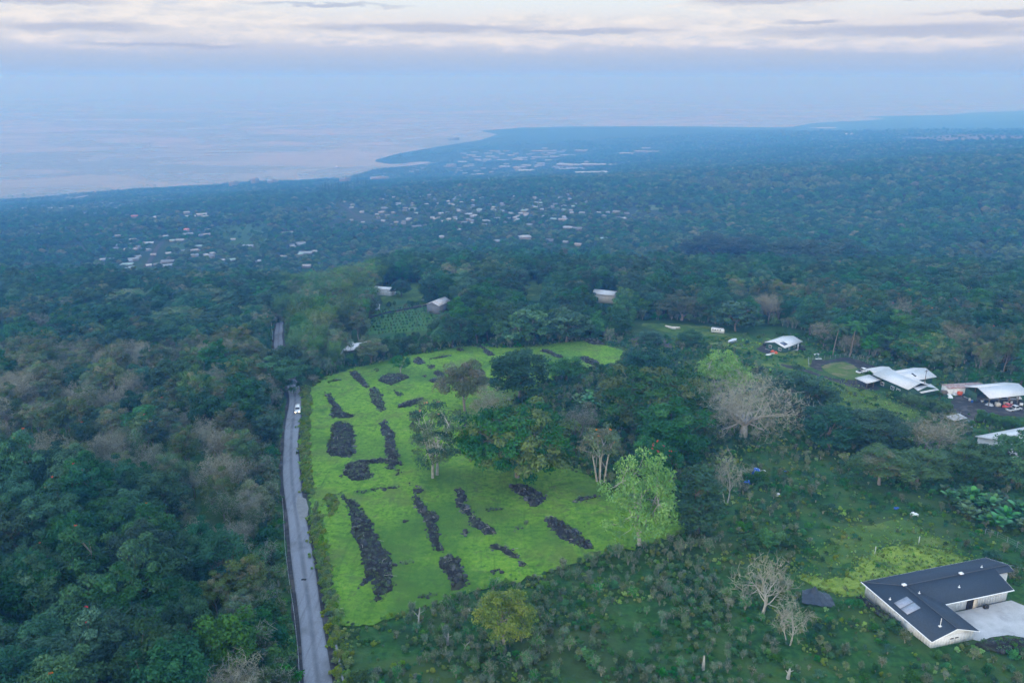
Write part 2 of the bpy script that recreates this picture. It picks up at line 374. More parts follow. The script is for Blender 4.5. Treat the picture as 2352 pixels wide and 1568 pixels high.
# ================================================================ TREES: prototypes
L_DARK = leafmat('leaf_dark', (.013, .044, .018), (.030, .084, .033), (.065, .135, .05))
L_TEAL = leafmat('leaf_blue_green', (.014, .046, .024), (.030, .082, .040), (.07, .135, .065))
L_GREEN = leafmat('leaf_green', (.02, .062, .014), (.045, .12, .026), (.09, .175, .04))
L_LIGHT = leafmat('leaf_bright', (.04, .09, .015), (.085, .16, .030), (.16, .22, .05))
L_OLIVE = leafmat('leaf_olive', (.036, .062, .022), (.072, .108, .042), (.13, .16, .07), gain=(1.35, 1.5, 1.3))
L_BROWN = leafmat('leaf_dry', (.055, .062, .038), (.095, .10, .065), (.15, .15, .10), gain=(1.5, 1.5, 1.15))
L_GREY = leafmat('twig_grey', (.07, .08, .055), (.115, .125, .09), (.18, .19, .145), trans=.05, gain=(1.5, 1.5, 1.15))
L_MANGO = leafmat('leaf_mango', (.016, .036, .016), (.03, .06, .026), (.085, .065, .035), gain=(1.1, 1.35, 1.2))
L_YELLOW = leafmat('leaf_yellow_green', (.05, .10, .008), (.13, .20, .014), (.26, .28, .03), var=.05, gain=(1.18, 1.18, 1.12))
L_WILLOW = leafmat('leaf_pale', (.12, .20, .055), (.20, .30, .085), (.32, .40, .15), var=.05, gain=(1.18, 1.18, 1.12))
L_BAMB = leafmat('leaf_bamboo', (.045, .085, .02), (.085, .14, .04), (.155, .19, .075))
L_SILV = leafmat('leaf_breadfruit', (.025, .055, .026), (.055, .10, .05), (.15, .20, .12), gloss=.4)
L_FLOW = leafmat('blossom_red', (.28, .035, .015), (.42, .06, .02), (.5, .12, .035), var=.1, gain=(1.18, 1.18, 1.12))
L_GOLD = leafmat('blossom_gold', (.6, .35, .03), (.7, .45, .05), (.8, .6, .1), var=.1, gain=(1.18, 1.18, 1.12))
L_BAN = leafmat('leaf_banana', (.022, .06, .018), (.045, .105, .032), (.085, .16, .055), gloss=.35)
L_COFF = leafmat('leaf_coffee', (.034, .072, .030), (.066, .122, .052), (.11, .175, .085))
BARK = surf('bark_grey', (.13, .115, .095), (.22, .20, .17), 3.0, .9, .1, .6, .05)
BARKD = surf('bark_dark', (.06, .05, .04), (.11, .095, .075), 3.0, .9, .1, .6, .05)
BARKW = surf('bark_pale', (.25, .245, .21), (.38, .37, .32), 2.0, .85, .1, .4, .04)
TWIG = surf('twig_bark', (.20, .20, .145), (.31, .31, .235), 2.0, .9, .1)

def unit(v): return v / (np.linalg.norm(v, axis=-1, keepdims=True) + 1e-9)
def segs(mb, P0, P1, R0, R1, mat, sides=4):
    P0 = np.asarray(P0, float); P1 = np.asarray(P1, float); n = len(P0)
    if n == 0: return
    t = unit(P1 - P0); ref = np.where(np.abs(t[:, 2:3]) < .9, np.array([[0, 0, 1.]]), np.array([[1., 0, 0]]))
    u = unit(np.cross(t, ref)); w = np.cross(t, u); a = np.linspace(0, 2 * math.pi, sides, endpoint=False)
    dirs = np.cos(a)[None, :, None] * u[:, None] + np.sin(a)[None, :, None] * w[:, None]
    A_ = P0[:, None] + dirs * np.asarray(R0, float)[:, None, None]; B_ = P1[:, None] + dirs * np.asarray(R1, float)[:, None, None]
    q = np.stack([A_, np.roll(A_, -1, 1), np.roll(B_, -1, 1), B_], 2).reshape(-1, 4, 3)
    mb.quads(q, mat, np.full(len(q), .5))
def leaf_quads(rng, pos, nrm, size, aspect=.55, droop=0.0):
    n = len(pos); nrm = unit(nrm); t = unit(np.cross(nrm, rng.normal(size=(n, 3))))
    if droop: t = unit(t + np.array([0, 0, -droop]))
    b = np.cross(nrm, t); b = unit(b); s = np.asarray(size)[:, None]
    return np.stack([pos - t * s * .5, pos + b * s * aspect * .5 - t * s * .05, pos + t * s * .5, pos - b * s * aspect * .5 - t * s * .05], 1)
def clump_leaves(rng, C, r, per, leaf, flat=.75, upb=.6, rnd=.7, aspect=.55, droop=0.0):
    """leaves round clump centres, thickest on the outside of each clump"""
    C = np.asarray(C); n = len(C); r = np.broadcast_to(np.asarray(r, float), (n,))
    idx = np.repeat(np.arange(n), per); o = unit(rng.normal(size=(n * per, 3)))
    o[:, 2] = np.where(rng.rand(len(o)) < .65, np.abs(o[:, 2]), o[:, 2])
    rad = rng.rand(len(o)) ** .45
    p = C[idx] + o * (rad * r[idx])[:, None] * np.array([1, 1, flat])
    nr = o * .8 + np.array([0, 0, upb]) + rng.normal(size=o.shape) * rnd
    q = leaf_quads(rng, p, nr, leaf * LEAFK * (.6 + .8 * rng.rand(len(o))), aspect, droop)
    ct = rng.rand(n); t = np.clip(.55 * ct[idx] + .45 * rng.rand(len(o)), 0, 1)
    return q, t
def bez(a, b, c, n):
    t = np.linspace(0, 1, n)[:, None]; return a * (1 - t) ** 2 + 2 * b * t * (1 - t) + c * t * t
LEAFK = 1.12
class Proto: pass
PROTOS = {}
def proto(key, parts):
    p = Proto(); p.parts = parts; p.key = key; PROTOS[key] = p; return p

def dome(key, seed, H, Rc, base, K, cr, per, leaf, lm, bark=BARK, tr=.3, limbs=5, flat=.75, fork=.45, squash=1.0, aspect=.55, upb=.6, fill=.5, flowers=0, fm=None, trunks=1, lower=-.25, droop=0.0, lm2=None, f2=.3):
    """a leafy tree: trunk(s), limbs to the leaf clumps, clumps spread over a lumpy crown"""
    rng = np.random.RandomState(seed)
    hc = (H - base) / 2; cz = base + hc
    o = unit(rng.normal(size=(K * 6, 3))); o = o[o[:, 2] > lower - .1 * rng.rand(len(o))]
    pick = [o[0]]
    for q in o[1:]:                               # spread the clumps apart
        if min(np.linalg.norm(q - p) for p in pick) > 1.55 / math.sqrt(K) * 1.15: pick.append(q)
        if len(pick) >= K: break
    o = np.array(pick); K = len(o)
    lump = 1 + .22 * np.sin(o[:, 0] * 3.1 + seed) * np.cos(o[:, 1] * 2.7 + seed * 1.7) + .12 * rng.normal(size=K)
    rad = np.where(rng.rand(K) < fill, 1.0, .62 + .3 * rng.rand(K)) * lump
    C = o * rad[:, None] * np.array([Rc - cr * .5, Rc - cr * .5, (hc - cr * .3) * squash]) + np.array([0, 0, cz])
    trunk = MB(); roots = []
    for k in range(trunks):
        off = np.array([0, 0, 0.]) if trunks == 1 else np.array([math.cos(k * 2.4), math.sin(k * 2.4), 0]) * Rc * .16
        top = np.array([off[0] * 2.2 + rng.normal() * .05 * H, off[1] * 2.2 + rng.normal() * .05 * H, base + (H - base) * fork * (.85 + .3 * rng.rand())])
        pts = bez(off + np.array([0, 0, -.6]), off * 1.2 + np.array([rng.normal() * .03 * H, rng.normal() * .03 * H, top[2] * .5]), top, 6)
        trunk.tube(pts, np.linspace(tr * 1.25, tr * .5, 6) / (trunks ** .4), bark, 7, cap=False); roots.append(pts)
    P0, P1, r0, r1 = [], [], [], []
    la = rng.rand() * 6.28
    nodes = []
    for i in range(limbs * trunks):
        pts = roots[i % trunks]; k = 2 + rng.randint(3) if limbs > 1 else 5
        s = pts[k]; a = la + i * 2.4; e = np.array([math.cos(a) * Rc * .55, math.sin(a) * Rc * .55, cz + hc * (.05 + .4 * rng.rand())])
        bp = bez(s, np.array([(s[0] + e[0]) / 2, (s[1] + e[1]) / 2, s[2] + (e[2] - s[2]) * .35]), e, 5)
        rr = np.linspace(tr * .5, tr * .2, 5) / (trunks ** .4)
        for j in range(4): P0.append(bp[j]); P1.append(bp[j + 1]); r0.append(rr[j]); r1.append(rr[j + 1])
        nodes += [bp[3], bp[4]]
    nodes += [p[-1] for p in roots]; nodes = np.array(nodes)
    for c in C:
        d = np.linalg.norm(nodes - c, axis=1); s = nodes[np.argmin(d)]; m = (s + c) / 2 + rng.normal(size=3) * .12 * d.min()
        P0 += [s, m]; P1 += [m, c]; r0 += [tr * .18, tr * .12]; r1 += [tr * .12, tr * .05]
    segs(trunk, P0, P1, r0, r1, bark, 4)
    crown = MB(); r = cr * (.75 + .5 * rng.rand(K))
    if lm2 is None:
        q, t = clump_leaves(rng, C, r, per, leaf, flat, upb, .7, aspect, droop); crown.quads(q, lm, t)
    else:
        sel = rng.rand(K) < f2
        for s_, mm in ((~sel, lm), (sel, lm2)):
            if s_.any(): q, t = clump_leaves(rng, C[s_], r[s_], per, leaf, flat, upb, .7, aspect, droop); crown.quads(q, mm, t)
    parts = [('trunk', trunk.mesh(key + '_trunk', True)), ('crown', crown.mesh(key + '_crown'))]
    if flowers:
        top = np.argsort(-(o[:, 2] + .5 * rng.rand(K)))[:flowers]; fb = MB()
        fc = C[top] + np.array([0, 0, .8]) * r[top][:, None] + rng.normal(size=(len(top), 3)) * .3
        fc = fc + rng.normal(size=fc.shape) * cr * .4
        q, t = clump_leaves(rng, fc, .34, 9, .26, .6, .5, .8, .8); fb.quads(q, fm or L_FLOW, t); parts.append(('blossoms', fb.mesh(key + '_blossoms')))
    return proto(key, parts)

def bare(key, seed, H, Rc, base, tr, mat=TWIG, bark=BARK, limbs=5, depth=4, twl=1.0, dry=0, dl=L_GREY, leaf=.3, up=.18, nch=3, trunks=1, spread=.8, first=.34):
    """a leafless or nearly leafless tree: limbs that fork down to twigs, with what dry leaf is left"""
    rng = np.random.RandomState(seed); trunk = MB(); tw = MB(); fat = ([], [], [], []); fine = ([], [], [], []); tips = []
    zc = base + (H - base) * .42; hh = H - base
    def inside(p): return ((p[0] / Rc) ** 2 + (p[1] / Rc) ** 2 + ((p[2] - zc) / (hh * .6)) ** 2) < 1.0 + .25 * rng.rand()
    def go(p, d, L, r, lv):
        k = 4 if lv < 2 else 3 if lv < depth else 2
        for j in range(k):
            d = unit(d + rng.normal(size=3) * (.16 if lv < 2 else .24) + np.array([0, 0, up * (.5 if lv < 1 else 1)]) * .5)
            q = p + d * L / k; r2 = r * (1 - .32 / k * (j + 1))
            tgt = fat if lv < 3 else fine
            tgt[0].append(p); tgt[1].append(q); tgt[2].append(r); tgt[3].append(r2); p, r = q, r2
            if lv >= 1 and j < k - 1 and lv < depth and rng.rand() < .75:
                s = unit(np.cross(d, rng.normal(size=3))); go(p, unit(d * .6 + s * spread), L * (.5 + .25 * rng.rand()), r * .55, lv + 1)
        if lv < depth and inside(p):
            for c in range(nch if lv < 2 else 2):
                s = unit(np.cross(d, rng.normal(size=3))); go(p, unit(d * .75 + s * spread * .75), L * (.62 + .2 * rng.rand()), r * .66, lv + 1)
        else: tips.append(p)
    for k in range(trunks):
        a = k * 2.4 + seed; lean = np.array([math.cos(a), math.sin(a), 0]) * (.28 if trunks > 1 else .05)
        p0 = np.array([math.cos(a), math.sin(a), 0]) * (tr * 1.4 if trunks > 1 else 0) + np.array([0, 0, -.5]); top = p0 + (lean + np.array([0, 0, 1])) * (base + .5)
        pts = bez(p0, (p0 + top) / 2 + rng.normal(size=3) * .05 * H * np.array([1, 1, .2]), top, 6)
        trunk.tube(pts, np.linspace(tr * 1.3, tr * .75, 6) / trunks ** .4, bark, 8, cap=False)
        for i in range(limbs):
            b = i * 6.283 / limbs + rng.rand() * .7
            go(top - np.array([0, 0, base * .12 * rng.rand()]), unit(np.array([math.cos(b) * spread, math.sin(b) * spread, .75 + .4 * rng.rand()])), hh * first * (.8 + .4 * rng.rand()), tr * .5 / trunks ** .4, 1)
    segs(trunk, *fat, bark, 5); segs(tw, *fine, mat, 3)
    T = np.array(tips)
    # twigs: bundles of thin sprays at the branch ends
    n = max(1, int(6 * twl)); idx = np.repeat(np.arange(len(T)), n); d = unit(rng.normal(size=(len(idx), 3)) + np.array([0, 0, .5]))
    L = (.5 + .7 * rng.rand(len(idx)))[:, None]
    segs(tw, T[idx], T[idx] + d * L, np.full(len(idx), .030), np.full(len(idx), .012), mat, 3)
    if dry:
        q, t = clump_leaves(rng, T + rng.normal(size=T.shape) * .3, .95, dry, leaf, .7, .3, 1.0, .5); tw.quads(q, dl, t)
    return proto(key, [('trunk', trunk.mesh(key + '_trunk', True)), ('crown', tw.mesh(key + '_crown'))])

def palm(key, seed, H, fr, n=16, lm=L_GREEN, tr=.16, droopy=1.0):
    rng = np.random.RandomState(seed); t = MB(); bend = np.array([rng.normal() * .04 * H, rng.normal() * .04 * H, 0])
    pts = bez(np.array([0, 0, -.4]), np.array([0, 0, H * .5]) + bend * .2, np.array([0, 0, H]) + bend, 9)
    t.tube(pts, np.linspace(tr * 1.1, tr * .7, 9), BARK, 7)
    c = MB(); top = pts[-1]
    for i in range(n):
        a = i * 2.399 + rng.rand() * .3; el = 1.15 - 1.45 * (i / n) + rng.normal() * .08
        d = np.array([math.cos(a), math.sin(a), 0]); L = fr * (.85 + .3 * rng.rand())
        s = np.linspace(0, 1, 9)[:, None]
        rib = top + d * L * (s * math.cos(el * .8)) + np.array([0, 0, 1.]) * (L * (s * math.sin(el) - droopy * .55 * s ** 2.2))
        segs(c, rib[:-1], rib[1:], np.full(8, .04), np.full(8, .025), lm, 3)
        tn = np.gradient(rib, axis=0); side = unit(np.cross(tn, np.array([0, 0, 1.])))
        k = np.repeat(np.arange(1, 9), 3); fr_ = rng.rand(len(k)) * .9
        p = rib[k] - tn[k] * fr_[:, None]; w = fr * .21 * (1.15 - np.abs(k / 8 - .45))
        for sg in (-1, 1):
            tip = p + side[k] * sg * w[:, None] + unit(tn[k]) * w[:, None] * .5 - np.array([0, 0, 1.]) * (w * .45)[:, None]
            wd = unit(tn[k]) * fr * .035
            q = np.stack([p - wd, p + wd, tip + wd * .3, tip - wd * .3], 1); c.quads(q, lm, .3 + .6 * rng.rand(len(q)))
    return proto(key, [('trunk', t.mesh(key + '_trunk', True)), ('crown', c.mesh(key + '_crown'))])

def bamboo(key, seed, H, Rb, culms=42, lm=L_BAMB, per=36, leaf=.45):
    rng = np.random.RandomState(seed); t = MB(); c = MB(); ctr = []; 
    for i in range(culms):
        a = rng.rand() * 6.283; r = Rb * .32 * math.sqrt(rng.rand()); b = np.array([math.cos(a) * r, math.sin(a) * r, -.3]); h = H * (.7 + .35 * rng.rand())
        lean = np.array([math.cos(a), math.sin(a), 0]) * Rb * (.25 + .8 * rng.rand() ** 1.5)
        pts = bez(b, b + np.array([0, 0, h * .75]) + lean * .15, b + np.array([0, 0, h * .93]) + lean, 8)
        segs(t, pts[:-1], pts[1:], np.linspace(.07, .03, 7), np.linspace(.06, .02, 7), CULM, 4)
        for s in np.linspace(.3, 1.0, 7): ctr.append(pts[min(7, int(s * 7))] + rng.normal(size=3) * .35)
    q, tt = clump_leaves(rng, np.array(ctr), 1.0, per, leaf, 1.1, .2, .9, .28, .7); c.quads(q, lm, tt)
    return proto(key, [('trunk', t.mesh(key + '_trunk')), ('crown', c.mesh(key + '_crown'))])
CULM = surf('bamboo_culm', (.16, .17, .06), (.26, .25, .11), 2.0, .6)

def pine(key, seed, H, Rc, tiers=16, lm=L_DARK):
    rng = np.random.RandomState(seed); t = MB(); c = MB(); t.tube([(0, 0, -.5), (0, 0, H * .5), (0, 0, H)], [.3, .2, .03], BARKD, 6); C = []
    for i in range(tiers):
        z = H * (.1 + .88 * i / tiers); r = Rc * (1 - i / tiers) ** .8 + .15
        for k in range(6):
            a = k * 1.047 + i * .5; e = np.array([math.cos(a) * r, math.sin(a) * r, z + r * .12])
            segs(t, [(0, 0, z)], [e], [.06], [.02], BARKD, 3); C += [e * f + np.array([0, 0, z]) * (1 - f) for f in (.45, .8, 1.0)]
    q, tt = clump_leaves(rng, np.array(C), .55, 8, .5, .6, .4, .8, .4); c.quads(q, lm, tt)
    return proto(key, [('trunk', t.mesh(key + '_trunk')), ('crown', c.mesh(key + '_crown'))])

def banana(key, seed, H, n=11):
    rng = np.random.RandomState(seed); t = MB(); c = MB()
    for k in range(3):
        b = np.array([rng.normal() * .6, rng.normal() * .6, -.2]); hh = H * (.26 + .16 * rng.rand()); t.tube([b, b + [0, 0, hh * .6], b + [rng.normal() * .1, rng.normal() * .1, hh]], [.16, .13, .08], STEM, 6)
        for i in range(n - 3):
            a = i * 2.399 + rng.rand(); el = 1.4 - 1.1 * i / n; L = H * (.62 + .18 * rng.rand()); s = np.linspace(0, 1, 7)
            d = np.array([math.cos(a), math.sin(a), 0]); rib = b + [0, 0, hh] + d * (L * s * math.cos(el))[:, None] + np.array([0, 0, 1.]) * (L * (s * math.sin(el) - .45 * s ** 2.4))[:, None]
            sd = np.array([-d[1], d[0], 0]); w = L * .17 * np.sin(np.clip(s * .92 + .08, 0, 1) * math.pi) ** .6
            g = np.stack([rib - sd * w[:, None] - np.array([0, 0, .25]) * w[:, None], rib, rib + sd * w[:, None] - np.array([0, 0, .25]) * w[:, None]], 1)
            c.grid(g, L_BAN, rng.rand())
    return proto(key, [('stem', t.mesh(key + '_stem')), ('leaves', c.mesh(key + '_leaves'))])
STEM = surf('banana_stem', (.05, .065, .025), (.09, .10, .045), 2.0, .7)

def shrub(key, seed, H, Rc, K, per, leaf, lm, tw=10, aspect=.5, thin=False, upb=.4):
    """a bush on stems; thin ones show more twig than leaf"""
    rng = np.random.RandomState(seed); t = MB(); c = MB(); E = []
    for i in range(tw):
        a = i * 2.4; e = np.array([math.cos(a) * Rc * .7 * rng.rand(), math.sin(a) * Rc * .7 * rng.rand(), H * (.6 + .4 * rng.rand())]); m = e * .5 + np.array([0, 0, H * .12])
        segs(t, [np.array([0, 0, -.2]), m], [m, e], [.035, .025], [.025, .012], TWIG, 3); E += [e, m + (e - m) * .5]
    if thin:
        E_ = np.array(E); idx = np.repeat(np.arange(len(E_)), 5); d = unit(np.random.RandomState(seed + 1).normal(size=(len(idx), 3)) + [0, 0, .3])
        segs(t, E_[idx], E_[idx] + d * H * .3, np.full(len(idx), .02), np.full(len(idx), .01), TWIG, 3)
    C = np.concatenate([np.array(E), rng.normal(size=(K, 3)) * [Rc * .45, Rc * .45, H * .2] + [0, 0, H * .5]])[:K + len(E)]
    q, tt = clump_leaves(rng, C, Rc * .42, per, leaf, .8, upb, .8, aspect); c.quads(q, lm, tt)
    return proto(key, [('stem', t.mesh(key + '_stem')), ('leaves', c.mesh(key + '_leaves'))])

for i in range(3): dome('broad%d' % i, 11 + i * 7, 13 + i, 4.6 + .4 * i, 1.6, 62, 1.45, 210, .40, (L_DARK, L_TEAL, L_DARK)[i], BARKD if i else BARK, .26, 5, fill=.55, lower=-.8, aspect=.55)
dome('bright0', 51, 11, 4.4, 2.5, 50, 1.4, 200, .42, L_GREEN, BARK, .24, 5, lower=-.55)
dome('bright1', 58, 9, 3.8, 2.0, 40, 1.3, 200, .40, L_LIGHT, BARK, .2, 4, lower=-.5)
dome('tulip0', 61, 15, 4.6, 3.5, 54, 1.35, 190, .42, L_TEAL, BARK, .28, 5, flowers=2, lower=-.4)
dome('tulip1', 67, 13, 4.4, 3.5, 48, 1.35, 160, .40, L_OLIVE, BARK, .26, 5, flowers=2, lower=-.4, fm=L_FLOW, lm2=L_TEAL, f2=.5)
dome('olive0', 71, 12, 4.5, 3.0, 50, 1.35, 180, .36, L_OLIVE, BARK, .24, 5, lower=-.45, lm2=L_BROWN, f2=.35)
dome('umbrella0', 81, 11, 9.0, 2.0, 165, 1.7, 160, .46, L_DARK, BARK, .42, 7, flat=.5, fork=.2, lower=-.4, upb=.9, fill=.95, lm2=L_OLIVE, f2=.4)
dome('umbrella1', 86, 12, 7.5, 3.6, 95, 1.6, 140, .36, L_OLIVE, BARK, .4, 7, flat=.45, fork=.2, lower=-.2, upb=1.0, fill=.9, lm2=L_DARK, f2=.4)
dome('mango0', 91, 14, 6.0, 1.6, 85, 1.5, 170, .42, L_MANGO, BARKD, .4, 6, lower=-.7, fill=.85)
dome('mango1', 95, 12, 6.5, 1.6, 85, 1.5, 170, .42, L_DARK, BARKD, .4, 6, lower=-.7, fill=.85, lm2=L_MANGO, f2=.3)
dome('breadfruit', 99, 12, 5.0, 1.5, 62, 1.2, 105, .62, L_SILV, BARK, .28, 5, lower=-.7, fill=.8, aspect=.6)
bare('bare0', 101, 12, 4.6, 4.2, .22, limbs=5, depth=4, dry=5, dl=L_GREY, leaf=.20, twl=.5)
bare('bare1', 107, 13, 4.8, 4.5, .24, limbs=4, depth=4, dry=7, dl=L_BROWN, leaf=.24, trunks=2, twl=.5)
bare('bare2', 113, 11, 4.2, 4.0, .2, limbs=4, depth=4, dry=9, dl=L_OLIVE, leaf=.28, twl=.4)
bamboo('bamboo0', 121, 13, 4.0); bamboo('bamboo1', 125, 11, 3.6, lm=L_OLIVE)
palm('palm0', 131, 9, 3.0); palm('palm1', 135, 12, 3.2)
pine('pine0', 141, 24, 2.6)
banana('banana0', 151, 4.6); banana('banana1', 155, 4.0)
shrub('shrub0', 161, 1.7, .9, 12, 60, .20, L_DARK); shrub('shrub1', 165, 1.9, .9, 8, 34, .2, L_OLIVE, thin=True); shrub('shrub2', 169, 1.3, 1.0, 12, 60, .22, L_GREEN)
shrub('shrub3', 173, 1.8, .7, 5, 16, .16, L_OLIVE, 9, thin=True); shrub('weed0', 177, .7, .5, 6, 40, .16, L_OLIVE, 6)
shrub('coffee0', 181, 2.1, 1.0, 10, 26, .17, L_COFF, 12, thin=True); shrub('coffee1', 185, 1.8, .95, 9, 26, .17, L_GREEN, 12, thin=True)
# small-in-the-picture versions for the far woods
for i, (lm, H, Rc, lo) in enumerate(((L_DARK, 12, 5.2, -.3), (L_TEAL, 11, 5.0, -.3), (L_OLIVE, 10, 5.0, -.2), (L_GREEN, 9, 4.6, -.3), (L_BROWN, 10, 4.8, -.2), (L_DARK, 10, 7.5, .0))):
    dome('far%d' % i, 200 + i, H, Rc, 2.5, 26, 1.9, 34, 1.2, lm, BARKD, .3, 4, flat=.6, fill=.7, lower=lo)
# ================================================================ placing helpers
def place(key, loc, s=1.0, rz=0.0, name='tree', label=None, cat='tree', group=None, sz=None, tilt=None):
    o = thing(name, label, cat, tuple(float(v) for v in loc), rz, group); o.scale = (s, s, sz or s)
    if tilt: o.rotation_euler = (tilt[0], tilt[1], rz)
    for n, me in PROTOS[key].parts: obj(n, me, o)
    return o
PCOL = {}
def whole(key):                                  # one mesh object of all a prototype's parts, kept outside the scene, for scattering
    if key in PCOL: return PCOL[key]
    V, F, M_, T, mats, n = [], [], [], [], [], 0
    me = bpy.data.meshes.new(key + '_whole'); src = [m for _, m in PROTOS[key].parts]
    lens = []
    for m in src:
        a = np.empty(len(m.vertices) * 3, np.float32); m.vertices.foreach_get('co', a); V.append(a)
        l = np.empty(len(m.loops), np.int32); m.loops.foreach_get('vertex_index', l); F.append(l + n); n += len(m.vertices)
        k = np.empty(len(m.polygons), np.int32); m.polygons.foreach_get('loop_total', k); lens.append(k)
        i = np.empty(len(m.polygons), np.int32); m.polygons.foreach_get('material_index', i)
        mm = []
        for q in m.materials:
            if q not in mats: mats.append(q)
            mm.append(mats.index(q))
        M_.append(np.array(mm, np.int32)[i]); t = np.empty(len(m.vertices), np.float32); m.attributes['tint'].data.foreach_get('value', t); T.append(t)
    V = np.concatenate(V); F = np.concatenate(F); lens = np.concatenate(lens); M_ = np.concatenate(M_); T = np.concatenate(T)
    me.vertices.add(len(V) // 3); me.vertices.foreach_set('co', V); me.loops.add(len(F)); me.loops.foreach_set('vertex_index', F)
    me.polygons.add(len(lens)); me.polygons.foreach_set('loop_start', np.concatenate([[0], np.cumsum(lens)[:-1]]).astype(np.int32)); me.polygons.foreach_set('loop_total', lens); me.polygons.foreach_set('material_index', M_)
    a = me.attributes.new('tint', 'FLOAT', 'POINT'); a.data.foreach_set('value', T)
    for q in mats: me.materials.append(q)
    me.update(calc_edges=True)
    PCOL[key] = bpy.data.objects.new(key + '_source', me); return PCOL[key]
def scatter(name, keys, P, s, rz, idx, label=None, cat=None):
    """one mass of plants nobody could count: a point for each, a plant mesh set on every point"""
    c = bpy.data.collections.new(name + '_sources')
    for i, k in enumerate(keys):
        o = whole(k).copy(); o.name = '%02d_%s' % (i, k); c.objects.link(o)
    me = bpy.data.meshes.new(name); P = np.asarray(P, np.float32); me.vertices.add(len(P)); me.vertices.foreach_set('co', P.ravel())
    for nm, ty, arr in (('s', 'FLOAT', s), ('rz', 'FLOAT', rz), ('idx', 'INT', idx)):
        a = me.attributes.new(nm, ty, 'POINT'); a.data.foreach_set('value', np.asarray(arr, np.float32 if ty == 'FLOAT' else np.int32))
    o = obj(name, me, kind='stuff', label=label, category=cat)
    ng = bpy.data.node_groups.new(name + '_scatter', 'GeometryNodeTree')
    ng.interface.new_socket('Geometry', in_out='INPUT', socket_type='NodeSocketGeometry'); ng.interface.new_socket('Geometry', in_out='OUTPUT', socket_type='NodeSocketGeometry')
    gi = ng.nodes.new('NodeGroupInput'); go = ng.nodes.new('NodeGroupOutput'); ip = ng.nodes.new('GeometryNodeInstanceOnPoints')
    ci = ng.nodes.new('GeometryNodeCollectionInfo'); ci.inputs['Collection'].default_value = c; ci.inputs['Separate Children'].default_value = True; ci.inputs['Reset Children'].default_value = True
    def att(nm, ty):
        n = ng.nodes.new('GeometryNodeInputNamedAttribute'); n.data_type = ty; n.inputs['Name'].default_value = nm
        return [q for q in n.outputs if q.enabled and q.name == 'Attribute'][0]
    cx = ng.nodes.new('ShaderNodeCombineXYZ'); ng.links.new(att('rz', 'FLOAT'), cx.inputs[2])
    ng.links.new(gi.outputs[0], ip.inputs['Points']); ng.links.new(ci.outputs[0], ip.inputs['Instance']); ip.inputs['Pick Instance'].default_value = True
    ng.links.new(att('idx', 'INT'), ip.inputs['Instance Index']); ng.links.new(cx.outputs[0], ip.inputs['Rotation']); ng.links.new(att('s', 'FLOAT'), ip.inputs['Scale'])
    ng.links.new(ip.outputs[0], go.inputs[0])
    md = o.modifiers.new('scatter', 'NODES'); md.node_group = ng; return o
def project(P):                                  # where a point of the place falls in the photograph
    P = np.asarray(P, float); p = R(PITCH); y = P[..., 1]; z = P[..., 2] - CAMZ
    dep = y * math.cos(p) - z * math.sin(p); up = y * math.sin(p) + z * math.cos(p)
    dep = np.where(dep < 1, 1, dep); return 512 + FPX * P[..., 0] / dep, 341 - FPX * up / dep, dep
def poly(*pts): return np.array([A(*p)[:2] for p in pts])
def qpoly(r, pts): return np.array([Q(r, *p)[:2] for p in pts])
def jitter_grid(x0, x1, y0, y1, sp, rng, jit=.42):
    X, Y = np.meshgrid(np.arange(x0, x1, sp), np.arange(y0, y1, sp * .9)); X = X + (np.arange(X.shape[0]) % 2)[:, None] * sp * .5
    X = X + rng.uniform(-jit, jit, X.shape) * sp; Y = Y + rng.uniform(-jit, jit, X.shape) * sp; return X.ravel(), Y.ravel()
# ================================================================ ROAD, FIELD, CLEARINGS
from mathutils.geometry import delaunay_2d_cdt
def resample(P, step):
    P = np.asarray(P, float); out = []; n = len(P)
    for i in range(n):
        a, b = P[i], P[(i + 1) % n]; k = max(1, int(np.linalg.norm(b - a) / step)); out += [a + (b - a) * j / k for j in range(k)]
    return np.array(out)
def smooth_loop(P, it=1):                       # corner cutting
    P = np.asarray(P, float)
    for _ in range(it): Qn = np.roll(P, -1, 0); P = np.stack([P * .75 + Qn * .25, P * .25 + Qn * .75], 1).reshape(-1, 2)
    return P
def sheet_mesh(P, sp, rng, rag=.0, hfun=None, dz=.06):
    B = resample(P, sp * .5)
    if rag: B = B + rng.normal(size=B.shape) * rag
    x, y = jitter_grid(B[:, 0].min(), B[:, 0].max(), B[:, 1].min(), B[:, 1].max(), sp, rng, .25)
    k = in_poly(B, x, y); x, y = x[k], y[k]; k = poly_dist(B, x, y) > sp * .35; x, y = x[k], y[k]
    n = len(B); V = [Vector(p) for p in B] + [Vector((a, b)) for a, b in zip(x, y)]
    v, e, f, *_ = delaunay_2d_cdt(V, [(i, (i + 1) % n) for i in range(n)], [], 1, 1e-4)
    v = np.array([(p.x, p.y) for p in v]); z = terrain(v[:, 0], v[:, 1]) + dz
    d = poly_dist(B, v[:, 0], v[:, 1])
    if hfun is not None: z = z + hfun(v[:, 0], v[:, 1], d)
    return np.column_stack([v, z]), f, d
def sheet(name, P, mat, sp=3.0, rag=.3, dz=.06, smooth=True, hfun=None, seed=1, parent=None, **props):
    rng = np.random.RandomState(seed); v, f, d = sheet_mesh(P, sp, rng, rag, hfun, dz)
    mb = MB(); mb.add(v, f, mat)
    return mb.build(name, parent, smooth, **props)

